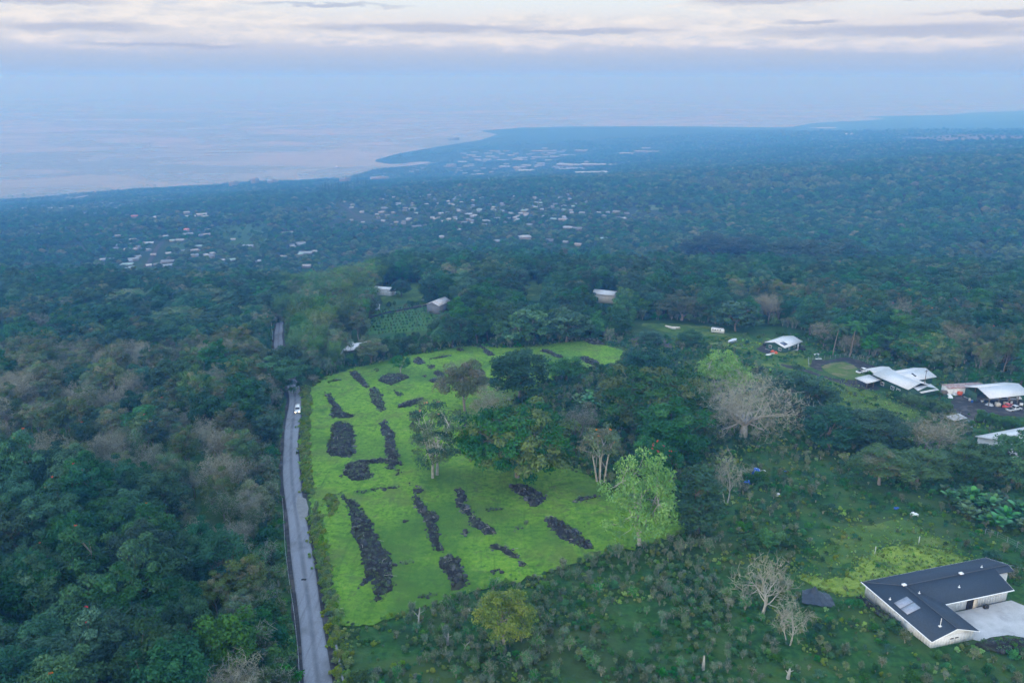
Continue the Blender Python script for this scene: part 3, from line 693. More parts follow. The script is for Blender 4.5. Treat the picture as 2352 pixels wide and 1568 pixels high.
def field_material():
    m, nt, out = newmat('pasture_grass'); g = N(nt, 'ShaderNodeNewGeometry'); P = g.outputs['Position']
    fine = noise(nt, .8, 7, .75, P); mid = noise(nt, .16, 7, .66, P, .5); big = noise(nt, .035, 4, .55, P)
    mp = N(nt, 'ShaderNodeMapping', i_Scale=(.85, .07, .3), i_Rotation=(0, 0, R(9))); lk(nt, P, mp.inputs[0])
    st = N(nt, 'ShaderNodeTexNoise', i_Scale=1.0, i_Detail=4.0, i_Roughness=.6); lk(nt, mp.outputs[0], st.inputs['Vector'])
    c = ramp(nt, fine, [(.36, (.045, .12, .010)), (.47, (.105, .235, .014)), (.57, (.155, .29, .020)), (.66, (.22, .30, .05))])
    c = mixc(nt, ramp(nt, mid, [(.50, 0.), (.66, .5)]), c, (.16, .27, .025))
    c = mixc(nt, ramp(nt, st.outputs[0], [(.28, .6), (.45, 0.)]), c, (.04, .115, .012))
    c = mixc(nt, ramp(nt, mid, [(.30, .85), (.47, 0.)]), c, (.036, .10, .012))
    c = mixc(nt, ramp(nt, mixc(nt, .5, noise(nt, .5, 5, .7, P), mid), [(.60, 0.), (.68, .6)]), c, (.075, .082, .035))
    c = mixc(nt, ramp(nt, noise(nt, .075, 5, .62, P, .8), [(.50, 0.), (.62, .65)]), c, (.105, .145, .028))
    c = mixc(nt, ramp(nt, noise(nt, .28, 6, .7, P, 1.0), [(.57, 0.), (.68, .75)]), c, (.085, .095, .038))
    c = mixc(nt, ramp(nt, big, [(.38, .75), (.55, 0.)]), c, (.045, .115, .014))
    p = N(nt, 'ShaderNodeBsdfPrincipled', i_Roughness=.9); p.inputs['Specular IOR Level'].default_value = .15
    lk(nt, c, p.inputs['Base Color']); lk(nt, bump(nt, mixc(nt, .5, fine, noise(nt, .22, 5, .6, P)), 1.0, .7), p.inputs['Normal']); lk(nt, p.outputs[0], out.inputs[0]); return m
def asphalt_material():
    m, nt, out = newmat('worn_asphalt'); g = N(nt, 'ShaderNodeNewGeometry'); P = g.outputs['Position']
    c = ramp(nt, noise(nt, 3.0, 6, .7, P), [(.3, (.15, .158, .18)), (.7, (.215, .225, .25))])
    mp = N(nt, 'ShaderNodeMapping', i_Scale=(1.1, .05, .2), i_Rotation=(0, 0, R(-15.5))); lk(nt, P, mp.inputs[0])
    st = N(nt, 'ShaderNodeTexNoise', i_Scale=1.0, i_Detail=5.0, i_Roughness=.6); lk(nt, mp.outputs[0], st.inputs['Vector'])
    c = mixc(nt, ramp(nt, st.outputs[0], [(.50, 0.), (.66, .55)]), c, (.09, .09, .095))
    c = mixc(nt, ramp(nt, noise(nt, .11, 5, .6, P), [(.55, 0.), (.66, .7)]), c, (.10, .10, .105))
    c = mixc(nt, ramp(nt, noise(nt, .05, 3, .5, P), [(.55, 0.), (.60, .5)]), c, (.23, .24, .265))
    lat = N(nt, 'ShaderNodeAttribute', attribute_name='tint').outputs['Fac']      # the unworn strip between the wheels, dirt at the edges
    c = mixc(nt, mth(nt, 'MULTIPLY', ramp(nt, lat, [(.0, .75), (.16, .45), (.3, 0.), (.82, 0.), (1., .8)]), ramp(nt, noise(nt, .25, 5, .6, P), [(.3, .35), (.6, 1.)])), c, (.065, .068, .075))
    p = N(nt, 'ShaderNodeBsdfPrincipled', i_Roughness=.75); p.inputs['Specular IOR Level'].default_value = .35
    lk(nt, c, p.inputs['Base Color']); lk(nt, bump(nt, noise(nt, 9, 3, .6, P), .3, .02), p.inputs['Normal']); lk(nt, p.outputs[0], out.inputs[0]); return m
M_FIELD = field_material(); M_ROAD = asphalt_material()
M_GRAVEL = surf('black_cinder', (.022, .021, .022), (.05, .048, .047), 1.5, .95, .15, .6, .1, (.08, .072, .065))
M_DIRT = surf('bare_dirt', (.10, .075, .052), (.17, .13, .095), .5, .95, .1, .5, .1)
M_LAWN = surf('cut_lawn', (.06, .105, .02), (.10, .15, .03), .6, .95, .1, .7, .15, (.16, .145, .07))
M_ROUGH = surf('rough_pasture', (.035, .08, .016), (.075, .14, .025), .35, .95, .1, .9, .3, (.12, .165, .035), .09)
M_DRYG = surf('yellow_grass', (.12, .19, .02), (.25, .32, .055), .6, .95, .1, .9, .3, (.05, .10, .02), .16)

# the lane: its middle read off the photograph, 4.7 m wide, running on behind the camera
_rp = [(731,1568),(721,1480),(711,1400),(704,1350),(697,1300),(690,1250),(684,1200),(677,1160),(670,1100),(668,1050),(669,1000),(674,960),(679,930),(677,900),(668,870),(652,835),(640,805),(639,775),(642,740)]
RC = np.array([A(*p)[:2] for p in _rp]); d0 = RC[0] - RC[2]
RC = np.vstack([RC[0] + d0 * 5.0, RC[0] + d0 * 2.2, RC[0] + d0 * .9, RC])
def curve_pts(P, step=2.5):
    P = np.asarray(P, float); s = np.concatenate([[0], np.cumsum(np.linalg.norm(np.diff(P, axis=0), axis=1))]); n = max(3, int(s[-1] / step))
    t = np.linspace(0, s[-1], n); q = np.column_stack([np.interp(t, s, P[:, k]) for k in range(P.shape[1])])
    for _ in range(6): q[1:-1] = (q[:-2] + 2 * q[1:-1] + q[2:]) / 4
    return q
RC = curve_pts(RC)
def ribbon(name, C, w, mat, dz, z=None, **props):
    t = np.gradient(C, axis=0); t = unit(t); nr = np.column_stack([t[:, 1], -t[:, 0]]); w = np.broadcast_to(np.asarray(w, float), (len(C),))
    ks = (-.5, -.38, -.27, -.16, -.08, 0, .08, .16, .27, .38, .5); cols = [C + nr * (w * k)[:, None] for k in ks]
    g = np.stack([np.column_stack([c, terrain(c[:, 0], c[:, 1]) + dz]) for c in cols], 1)
    mb = MB(); mb.grid(g, mat); mb.t[-1] = np.tile(np.abs(np.array(ks)) * 2, len(C)); return mb.build(name, None, True, **props)   # tint: 0 mid-lane, 1 at its edge
road = ribbon('road', RC, 4.1 + .2 * np.sin(np.arange(len(RC)) * .35), M_ROAD, .16, kind='structure')
verge = ribbon('road_shoulder', RC, 5.9 + .5 * np.sin(np.arange(len(RC)) * .9), M_GRAVEL, .09, kind='structure')
def road_x(y): return np.interp(y, RC[:, 1], RC[:, 0])
sheet('driveway_apron', poly((684,1137),(703,1146),(709,1168),(706,1186),(690,1196),(680,1160)), surf('apron_concrete', (.16, .16, .155), (.22, .215, .21), 1.0, .85), 1.2, .03, .20, kind='structure')
# the green field
FIELD = poly((762,1436),(752,1375),(740,1310),(724,1235),(716,1185),(712,1140),(696,1100),(688,1050),(686,1000),(690,960),(694,905),(712,888),(760,862),(840,838),(930,818),(1010,806),(1060,795),(1200,800),(1330,781),(1400,794),(1446,815),(1440,836),(1350,842),
             (1290,858),(1240,885),(1160,930),(1110,985),(1090,1040),(1180,1062),(1290,1068),(1360,1092),(1400,1130),(1480,1170),(1560,1195),(1585,1215),(1540,1240),(1440,1262),(1350,1285),(1230,1325),(1120,1352),(1000,1388),(905,1418),(850,1440))
sheet('grass_field', smooth_loop(FIELD), M_FIELD, 2.2, .8, .14, kind='structure', hfun=lambda x, y, d: .12 + (vnoise(x / 2.1, y / 2.1) + .5) * .10 * np.clip(d, 0, 1) + (vnoise(x / 7, y / 7) + .5) * .16 * np.clip(d / 3, 0, 1))

# ---------------------------------------------------------------- lava rock rows
def lava_material():
    m, nt, out = newmat('lava_rock'); at_ = N(nt, 'ShaderNodeAttribute', attribute_name='tint'); g = N(nt, 'ShaderNodeNewGeometry')
    c = ramp(nt, at_.outputs['Fac'], [(0., (.012, .013, .015)), (.6, (.030, .031, .034)), (.9, (.055, .055, .055)), (1., (.12, .12, .11))])
    c = mixc(nt, ramp(nt, noise(nt, 2.5, 5, .7, g.outputs['Position']), [(.55, 0.), (.72, .5)]), c, (.05, .052, .05))
    p = N(nt, 'ShaderNodeBsdfPrincipled', i_Roughness=.85); lk(nt, c, p.inputs['Base Color']); lk(nt, p.outputs[0], out.inputs[0]); return m
M_LAVA = lava_material()
_t = (1 + 5 ** .5) / 2
ICO = unit(np.array([(-1,_t,0),(1,_t,0),(-1,-_t,0),(1,-_t,0),(0,-1,_t),(0,1,_t),(0,-1,-_t),(0,1,-_t),(_t,0,-1),(_t,0,1),(-_t,0,-1),(-_t,0,1)], float))
ICOF = np.array([(0,11,5),(0,5,1),(0,1,7),(0,7,10),(0,10,11),(1,5,9),(5,11,4),(11,10,2),(10,7,6),(7,1,8),(3,9,4),(3,4,2),(3,2,6),(3,6,8),(3,8,9),(4,9,5),(2,4,11),(6,2,10),(8,6,7),(9,8,1)])
def rock_verts(rng, n):                          # n broken stones
    v = ICO[None] * (.7 + .6 * rng.rand(n, 12, 1)) * (.6 + .8 * rng.rand(n, 1, 3))
    a = rng.rand(n) * 6.283; c, s = np.cos(a), np.sin(a)
    return np.stack([v[..., 0] * c[:, None] - v[..., 1] * s[:, None], v[..., 0] * s[:, None] + v[..., 1] * c[:, None], v[..., 2] * .8], -1)
def add_rocks(mb, rng, P, size, mat, tint):
    n = len(P); v = rock_verts(rng, n) * np.asarray(size)[:, None, None] + np.asarray(P)[:, None]
    k = mb.mi(mat); mb.v.append(v.reshape(-1, 3)); mb.t.append(np.repeat(tint, 12))
    f = (ICOF[None] + (np.arange(n) * 12)[:, None, None]).reshape(-1, 3) + mb.n
    f4 = np.column_stack([f, f[:, 2]])
    for row in f: mb.f.append(row); mb.m.append(k)
    mb.n += n * 12
M_MOUND = surf('lava_rubble', (.010, .010, .010), (.026, .024, .023), 2.5, .95, .2, .8, .2, (.04, .045, .026))
M_STICK = surf('dead_wood', (.22, .20, .17), (.40, .37, .33), 3.0, .9)
_pile_n = 0
def rock_row(P, label, h=.8, dens=2.1, weeds=.10, sticks=0, big=1.0):
    global _pile_n; _pile_n += 1; rng = np.random.RandomState(300 + _pile_n)
    P = smooth_loop(P, 1); nx = np.roll(P, -1, 0) - np.roll(P, 1, 0); nx = unit(np.column_stack([nx[:, 1], -nx[:, 0]])); sgn = np.sign(np.sum(P[:, 0] * np.roll(P[:, 1], -1) - np.roll(P[:, 0], -1) * P[:, 1])); P = P - nx * sgn * (.06 if abs(np.sum(P[:, 0] * np.roll(P[:, 1], -1) - np.roll(P[:, 0], -1) * P[:, 1])) > 90 else .0); c = P.mean(0); o = thing('lava_rock_row', label, 'rock row', (c[0], c[1], tz(*c)), 0, 'rows and heaps of black lava rock in the pasture')
    prof = lambda x, y, d: h * np.clip(d / 1.3, 0, 1) * (.55 + .9 * (vnoise(x / 1.7, y / 1.7) + .5))
    v, f, d = sheet_mesh(P, 1.1, rng, .25, lambda x, y, d: prof(x, y, d) * .8 + .16 * np.clip(d * 2, 0, 1), .30); mb = MB(); mb.add(v - [c[0], c[1], tz(*c)], f, M_MOUND); mb.build('rubble_bed', o, True)
    area = abs(np.sum(P[:, 0] * np.roll(P[:, 1], -1) - np.roll(P[:, 0], -1) * P[:, 1])) / 2; n = int(area * dens) + 8
    x = rng.uniform(P[:, 0].min() - .4, P[:, 0].max() + .4, n * 4); y = rng.uniform(P[:, 1].min() - .4, P[:, 1].max() + .4, n * 4)
    dd = poly_dist(P, x, y); k = (in_poly(P, x, y) | (dd < .45 * rng.rand(len(x)))); x, y, dd = x[k][:n], y[k][:n], dd[k][:n]
    ins = in_poly(P, x, y); z = terrain(x, y) + .36 + np.where(ins, prof(x, y, dd) * .85, 0.0); mb = MB()
    add_rocks(mb, rng, np.column_stack([x - c[0], y - c[1], z - tz(*c)]), np.clip(rng.lognormal(-1.35, .42, len(x)), .12, .8) * big, M_LAVA, rng.rand(len(x)))
    mb.build('rocks', o, kind='stuff')
    nw = int(len(x) * (weeds * 1.6 + .10))
    if nw > 3:
        wb = MB(); q, t = clump_leaves(rng, np.column_stack([x[:nw] - c[0], y[:nw] - c[1], z[:nw] - tz(*c) + .25]), .45, 16, .22, .6, .5, .9, .4); wb.quads(q, L_OLIVE, t); wb.build('weeds', o, kind='stuff')
    if sticks:
        for i in range(sticks):
            sb = MB()
            j = rng.randint(len(x)); p = np.array([x[j] - c[0], y[j] - c[1], z[j] - tz(*c) + .35]); a = rng.rand() * 6.28; L = .8 + 1.3 * rng.rand()
            sb.tube([p, p + [math.cos(a) * L * .5, math.sin(a) * L * .5, .15], p + [math.cos(a + .3) * L, math.sin(a + .3) * L, .1]], [.05, .04, .02], M_STICK, 5)
            sb.build('dead_branch', o)
    return o
_rows = [
 (8, [(90,290),(130,300),(150,340),(200,330),(240,400),(270,450),(310,480),(340,560),(380,640),(430,700),(460,760),(455,830),(440,880),(490,930),(420,980),(370,1040),(300,1070),(290,1040),(340,990),(320,950),(350,860),(300,880),(210,950),(200,940),(270,880),(270,800),(240,720),(220,640),(180,560),(160,500),(175,460),(140,370),(100,320)], 'longest and widest lava rock row, nearest the lane, with a hooked lower end', 6, .22),
 (8, [(510,220),(570,225),(620,250),(680,270),(650,290),(610,310),(640,330),(670,360),(690,400),(740,420),(770,460),(760,500),(780,560),(770,610),(805,660),(790,695),(750,690),(710,650),(690,580),(680,520),(640,430),(600,370),(580,320),(615,290),(600,255)], 'long sinuous black rock row, second from the lane in the lower pasture', 2, .06),
 (8, [(860,270),(910,260),(950,300),(960,330),(940,370),(980,390),(990,430),(1040,480),(1100,510),(1165,550),(1140,580),(1080,590),(1050,560),(980,510),(950,450),(890,390),(870,350),(890,330)], 'black rock row with pale dead branches on it, third from the lane', 5, .06),
 (8, [(910,565),(940,540),(972,550),(945,592)], 'small round rock heap beside the foot of the third rock row', 0, .1),
 (8, [(1220,235),(1300,238),(1380,250),(1440,290),(1505,330),(1450,372),(1390,400),(1350,360),(1290,300)], 'broad black rock heap with a bare dirt patch above, below the umbrella tree', 1, .04),
 (8, [(1650,345),(1720,318),(1800,308),(1872,325),(1800,332),(1720,358),(1660,362)], 'thin curved rock heap left of the pale feathery tree', 0, .1),
 (8, [(1470,465),(1520,450),(1600,490),(1680,540),(1750,600),(1812,660),(1790,692),(1700,650),(1600,612),(1510,530)], 'straight black rock row ending at the scrub below the pale feathery tree', 2, .08),
 (8, [(1095,660),(1150,630),(1220,650),(1290,700),(1362,770),(1340,797),(1300,772),(1270,737),(1210,712),(1190,682),(1120,682)], 'arched rock row above the scrub, lowest of the middle rows', 1, .08),
 (8, [(1110,820),(1190,803),(1197,830),(1130,847)], 'little rock heap under the arched row at the scrub edge', 0, .15),
 (8, [(765,740),(830,708),(890,730),(912,790),(942,860),(982,890),(920,932),(850,962),(838,930),(860,890),(820,850),(788,800)], 'weedy black rock row continuing the second row down to the scrub', 1, .2),
 (8, [(125,110),(200,80),(290,75),(400,62),(480,76),(542,115),(490,100),(400,88),(300,92),(290,130),(345,192),(190,222),(150,180),(90,192),(130,160)], 'rock heap with a grey top and a thin tail to its right', 4, .25),
 (8, [(380,122),(440,122),(548,150),(490,173),(468,170),(500,150)], 'small hooked line of rocks right of the grey topped heap', 0, .1),
 (8, [(180,288),(330,268),(500,247),(512,259),(330,282),(190,299)], 'narrow line of rocks crossing the pasture to the second row', 0, .35),
 (8, [(520,486),(545,478),(562,484),(545,502)], 'lone small rock pile in open grass between the first and second row', 0, .1),
 (8, [(8,380),(60,364),(72,374),(20,392)], 'small flat rock pile left of the long row near the apron', 0, .1),
 (5, [(160,995),(200,983),(240,1008),(262,1040),(292,1080),(302,1102),(265,1102),(230,1062),(188,1030)], 'slanting black rock row at the upper pasture edge beside the lane', 0, .05),
 (5, [(297,1102),(352,1097),(382,1160),(412,1240),(390,1262),(340,1242),(308,1170)], 'grey weedy rock strip below the slanting upper row', 1, .5),
 (5, [(0,1122),(40,1138),(72,1190),(112,1240),(142,1276),(232,1278),(232,1288),(120,1303),(28,1296),(50,1240),(18,1180)], 'black rock row nearest the lane in the upper pasture', 2, .12),
 (5, [(50,1340),(110,1323),(172,1340),(202,1400),(190,1480),(212,1542),(150,1566),(18,1552),(8,1490),(40,1420)], 'wide black rock heap beside the lane, grey weeds down its right side', 3, .25),
 (5, [(365,1322),(420,1308),(422,1350),(452,1380),(482,1410),(462,1450),(482,1490),(505,1590),(480,1625),(420,1630),(440,1600),(390,1500),(420,1450),(378,1400)], 'chain of four black rock heaps in the middle of the upper pasture', 1, .05),
 (5, [(348,1050),(400,1008),(470,1002),(540,1008),(572,1030),(480,1062),(440,1083),(388,1062)], 'rock heap around the foot of the small palm', 2, .15),
 (5, [(590,900),(640,893),(672,930),(620,947)], 'rock heap up the slope from the small palm', 0, .1),
 (5, [(680,950),(730,943),(742,965),(700,977)], 'small rock heap right of the small palm, uppermost of three', 0, .15),
 (5, [(720,985),(780,978),(802,1020),(760,1032)], 'rock heap touching the left side of the olive tree', 0, .1),
 (5, [(640,1020),(690,1010),(682,1027)], 'tiny rock pile between the small palm and the olive tree', 0, .1),
 (5, [(690,1045),(750,1033),(792,1055),(720,1064)], 'flat rock pile below the heap at the olive tree', 0, .15),
 (5, [(455,1110),(500,1123),(537,1150),(500,1163),(470,1142)], 'short slanting rock heap below the small palm', 0, .15),
 (5, [(475,1237),(540,1190),(672,1163),(662,1190),(560,1228)], 'long flat rock heap left of the tall tulip trees', 0, .1),
 (5, [(550,1282),(610,1253),(622,1275),(570,1297)], 'oval grey rock pile behind the tall tulip trees', 0, .15),
 (5, [(565,1340),(605,1326),(602,1367),(570,1362)], 'small round black rock pile left of the tall tulip trees', 0, .05),
 (5, [(1005,803),(1050,808),(1100,850),(1152,880),(1110,892),(1070,862),(1058,830)], 'black rock row at the top edge of the pasture above the olive tree', 0, .05),
 (5, [(1440,847),(1490,838),(1550,870),(1612,893),(1560,898),(1500,868)], 'narrow black rock row in the far upper corner of the pasture', 0, .05),
 (5, [(1690,892),(1750,888),(1830,918),(1852,940),(1790,943),(1720,912)], 'black rock row farthest from the lane at the pasture corner', 0, .1),
 (5, [(880,832),(920,828),(937,848),(890,850)], 'small rock pile at the top edge of the pasture', 0, .1),
 (5, [(930,1330),(962,1328),(972,1360),(920,1402)], 'black rock heap between the tulip trees and the umbrella tree', 0, .05),
 (5, [(925,1420),(972,1413),(992,1450),(960,1482)], 'rock heap half hidden by the umbrella tree', 0, .05),
 (5, [(322,965),(380,978),(340,992)], 'little scatter of rocks left of the small palm', 0, .2),
 (5, [(700,902),(770,890),(850,876),(852,884),(770,900),(702,910)], 'thin broken line of rocks above the small palm', 0, .6),
 (5, [(20,1058),(60,1044),(110,1040),(108,1048),(60,1054),(24,1066)], 'faint line of rocks beside the lane at the top of the pasture', 0, .6),
 (5, [(560,1208),(600,1198),(645,1196),(640,1206),(600,1210)], 'faint rock line behind the tall tulip trees', 0, .6),
 (8, [(462,772),(530,762),(598,752),(596,770),(530,776),(466,782)], 'short rock line running right from the longest row', 0, .5),
 (8, [(620,1000),(690,985),(752,958),(750,972),(690,998),(624,1010)], 'faint rock line low in the pasture between the first and second row', 0, .6),
 (8, [(1072,404),(1130,398),(1190,404),(1190,414),(1130,420),(1074,414)], 'faint grey scatter of stones between third and fourth row', 0, .5),
 (8, [(1275,548),(1320,500),(1390,478),(1388,492),(1330,520),(1290,560)], 'grey scuffed stones above the straight rock row', 0, .5),
 (5, [(1740,765),(1830,770),(1885,800),(1830,812),(1760,790)], 'black rubble bank where the pasture meets the far track', 0, .1),
]
ROWPOLY = []
for r_, pts, lab, st, wd in _rows:
    P_ = qpoly(r_, pts); ROWPOLY.append(P_)
    ar_ = abs(np.sum(P_[:, 0] * np.roll(P_[:, 1], -1) - np.roll(P_[:, 0], -1) * P_[:, 1])) / 2
    rock_row(P_, lab, h=.55 if ar_ < 30 else .85, weeds=wd, sticks=st, big=.8 if ar_ < 30 else 1.0)
# bare patches and clearings, each a thin sheet on the ground
sheet('dirt_patch', smooth_loop(qpoly(8, [(1215,225),(1240,192),(1310,188),(1390,205),(1395,240),(1450,285),(1400,282),(1330,245),(1250,240)])), M_DIRT, 1.2, .2, .27, kind='structure')
CLEAR = [poly((838,740),(866,713),(985,702),(1012,718),(985,758),(845,768)),
         poly((862,672),(930,648),(975,650),(990,672),(960,690),(880,695)),
         poly((1185,650),(1245,640),(1262,660),(1240,690),(1190,690))]
# ================================================================ WOODS
OPEN1 = np.vstack([[(RC[0][0] - 6, -60.0)], [(x - 5.5, y) for x, y in RC if y < A(679, 905)[1]][::6],
    poly((676,898),(700,885),(760,860),(840,836),(930,816),(1010,803),(1060,792),(1200,797),(1330,778),(1400,785),(1440,768),(1445,735),(1560,735),(1700,752),(1750,742),(1850,760),(1890,800),(1960,815),(2050,822),(2150,850),(2230,842),(2352,868),(2600,890)), [(420, 60), (420, -60)]])
def open_ground(x, y, m=0.0):
    k = in_poly(OPEN1, x, y)
    for P in CLEAR: k |= in_poly(P, x, y)
    rx = road_x(y); k |= (np.abs(x - rx) < 5.5 + m) & (y < RC[-1, 1])
    for (hx, hy, hr) in HOUSES: k |= np.hypot(x - hx, y - hy) < hr
    return k
FARCLEAR = []; HOUSES = []; MIDH = []
for p_, r_ in (((825,795),11), ((1010,712),12), ((1390,694),14), ((885,673),6), ((866,708), 4)):
    q_ = A(*p_); HOUSES.append((q_[0], q_[1], r_)); MIDH.append((q_[0], q_[1], r_))
def woods():
    rng = np.random.RandomState(5)
    x, y = jitter_grid(-420, 420, 25, 640, 7.0, rng, .44)
    k = ~open_ground(x, y); x, y = x[k], y[k]; z = terrain(x, y)
    u, v, dep = project(np.column_stack([x, y, z + 6])); k = (u > -70) & (u < 1094) & (v < 770) & (dep < 640); x, y, z, u, v, dep = [q[k] for q in (x, y, z, u, v, dep)]
    x2, y2 = x, y; left = (x < road_x(y)) & (y < 330)
    n1 = vnoise(x / 26 + 1.3, y / 26); n2 = vnoise(x / 40 + 11, y / 40 + 4); rn = rng.rand(len(x)); kinds = []
    for i in range(len(x)):
        U, V = u[i] / S, v[i] / S                    # back on the 2352-wide print
        b = .5 + n1[i] * 1.1 + (rn[i] - .5) * .55
        if left[i]:
            bareness = b + (.36 if 380 < U < 660 and 1000 < V < 1430 else 0) + (.24 if 800 < V < 1080 else 0) - (.5 if U < 360 and V > 1180 else 0) - (.45 if V > 1440 else 0)
            if V > 1400 and U > 480: k_ = ['bright1', 'bright0', 'broad0', 'bare0', 'tulip0'][int(rn[i] * 4.99)]
            elif bareness > .80: k_ = ['bare0', 'bare1', 'bare2', 'olive0', 'bare0'][int(rn[i] * 4.99)]
            elif bareness > .55: k_ = ['olive0', 'tulip1', 'broad1', 'bright0', 'olive0'][int(rn[i] * 4.99)]
            else: k_ = ['broad0', 'broad1', 'broad2', 'broad1', 'broad0', 'bright0', 'broad2', 'broad1', 'tulip0', 'broad0'][int(rn[i] * 9.99)]
        else:
            if 640 < U < 880 and 620 < V < 830: k_ = ['bamboo0', 'bamboo1', 'bamboo0', 'olive0'][int(rn[i] * 3.99)]
            elif n2[i] > .22: k_ = ['umbrella0', 'umbrella1', 'broad2'][int(rn[i] * 2.99)]
            elif b > .75: k_ = ['bare1', 'olive0', 'bare2', 'tulip1', 'olive0'][int(rn[i] * 4.99)]
            elif b > .45: k_ = ['olive0', 'broad0', 'tulip1', 'broad2', 'bare1', 'bright0'][int(rn[i] * 5.99)]
            else: k_ = ['broad0', 'broad1', 'broad2', 'mango1', 'bright0', 'broad0'][int(rn[i] * 5.99)]
        kinds.append(k_)
    kinds = np.array(kinds); s = np.where(left, rng.uniform(.58, 1.08, len(x)), rng.uniform(.68, 1.3, len(x))); rz = rng.rand(len(x)) * 6.283
    edge = np.zeros(len(x), bool)
    s = np.where(np.char.startswith(kinds, 'umbrella'), s * .9, s)
    drop = np.char.startswith(kinds, 'umbrella') & (rng.rand(len(x)) < .45); keep = ~drop
    # keep boughs from hanging over the lane and the houses
    dirx, diry = x / np.hypot(x, y), y / np.hypot(x, y); low = np.zeros(len(x), bool)
    cap = np.full(len(x), 9.0)                 # sight lines the photograph keeps open: nothing taller than the line of view
    for kk in (4, 9, 14, 19, 25, 31, 37, 44, 51, 58, 66, 74, 82, 90):
        for P in CLEAR: cap = np.where(in_poly(P, x + dirx * kk, y + diry * kk), np.minimum(cap, (kk * .155 + .3) / 14), cap)
        for (hx, hy, hr) in MIDH: cap = np.where(np.hypot(x + dirx * kk - hx, y + diry * kk - hy) < hr * .7, np.minimum(cap, (kk * .155 + 1.2) / 14), cap)
    drop |= cap < .14; keep = ~drop; s = np.minimum(s, np.maximum(cap, .16))
    near_rd = (np.abs(x - road_x(y)) < 10.5) & (y < RC[-1, 1]); s = np.where(near_rd, s * .78, s)
    x, y, z, u, v, dep, left, kinds, s, rz = [q[keep] for q in (x, y, z, u, v, dep, left, kinds, s, rz)]
    WORD = dict(broad='broadleaf_tree', bright='bright_green_tree', tulip='tulip_tree', olive='olive_green_tree', umbrella='umbrella_tree', mango='mango_tree', bare='leafless_tree', bamboo='bamboo_clump')
    DESC = dict(broad='dense dark green broadleaf tree', bright='fresh green leafy tree', tulip='red blossomed tulip tree', olive='half dry olive brown tree', umbrella='flat topped spreading umbrella tree', mango='round dark mango tree', bare='grey nearly leafless tree', bamboo='feathery pale bamboo clump')
    size = s / dep; rank = np.argsort(-size); chosen = np.zeros(len(x), bool); cnt = {}
    for i in rank:
        w = kinds[i].rstrip('0123'); 
        if not (-25 < u[i] < 1049 and v[i] < 735): continue
        if cnt.get(w, 0) < 170 and dep[i] < (430 if not left[i] else 400): chosen[i] = True; cnt[w] = cnt.get(w, 0) + 1
    for i in np.nonzero(chosen)[0]:
        w = kinds[i].rstrip('0123')
        if left[i]: zone = 'in the left wood'
        elif x[i] < road_x(y[i]): zone = 'in the left hollow'
        elif u[i] < 600: zone = 'in the belt above the pasture'
        else: zone = 'behind the white roofed houses'
        place(kinds[i], (x[i], y[i], z[i] - .1), s[i], rz[i], WORD[w], DESC[w] + ' ' + zone, 'bamboo' if w == 'bamboo' else 'tree', DESC[w].replace(' tree', ' trees').replace('clump', 'clumps') + ' ' + zone, sz=s[i] * rng.uniform(.9, 1.15), tilt=(rng.normal() * .04, rng.normal() * .04))
    r = ~chosen; keys = sorted(set(kinds[r])); ix = np.array([keys.index(k) for k in kinds[r]])
    scatter('woodland', keys, np.column_stack([x[r], y[r], z[r] - .1]), s[r], rz[r], ix)
    print('WOODS', len(x), 'individual', chosen.sum(), cnt)
def far_woods():
    rng = np.random.RandomState(9); PX, PY, SS = [], [], []
    for r0, r1, sp, sc in ((560, 1150, 8.5, 1.0), (1150, 2100, 11.5, 1.1), (2100, 3300, 14, .95), (3300, 5200, 21, 1.0)):
        x, y = jitter_grid(-r1 * .72, r1 * .72, 400, r1, sp, rng, .45); r = np.hypot(x, y)
        u = 512 + FPX * x / (y * .95 + 60); k = (r >= r0) & (r < r1) & (u > -60) & (u < 1084) & (y > 300)
        k &= ~((y < 640) & (np.abs(x) < 420) & (project(np.column_stack([x, y, terrain(x, y) + 6]))[2] < 640))
        x, y = x[k], y[k]; PX.append(x); PY.append(y); SS.append(sc * rng.uniform(.6, 1.15, len(x)))
    x = np.concatenate(PX); y = np.concatenate(PY); s = np.concatenate(SS); d = coast_dist(x, y)
    k = (d > 12) & ~open_ground(x, y); r = np.hypot(x, y)
    for i, P in enumerate(FARCLEAR): k &= ~(in_poly(P, x, y) & (rng.rand(len(x)) < (.72 if i == 0 else .93)))
    # thinner among the houses and over the dry lava plain
    k &= rng.rand(len(x)) > np.clip(.0 + 1.0 * sstep(3600, 5200, r) + .55 * (vnoise(x / 190, y / 190) > .22), 0, .97)
    x, y, s, d = x[k], y[k], s[k], d[k]; z = terrain(x, y)
    nh = np.full(len(x), 1e9)
    for hx, hy, hr in _far_clear_h: nh = np.minimum(nh, np.hypot(x - hx, y - hy) - hr)
    s = s * (1 - .4 * sstep(110, 30, nh)); s = s * (1 - .35 * sstep(500, 0, d))
    n = vnoise(x / 120 + 5, y / 120) + .5 + (rng.rand(len(x)) - .5) * .7; ix = np.clip((n * 6).astype(int), 0, 5)
    ix = np.array([0, 3, 1, 5, 2, 2])[ix]; ix = np.where(rng.rand(len(ix)) < .04, 4, ix)
    scatter('distant_forest', ['far%d' % i for i in range(6)], np.column_stack([x, y, z - .3]), s, rng.rand(len(x)) * 6.28, ix)
    print('FAR', len(x))
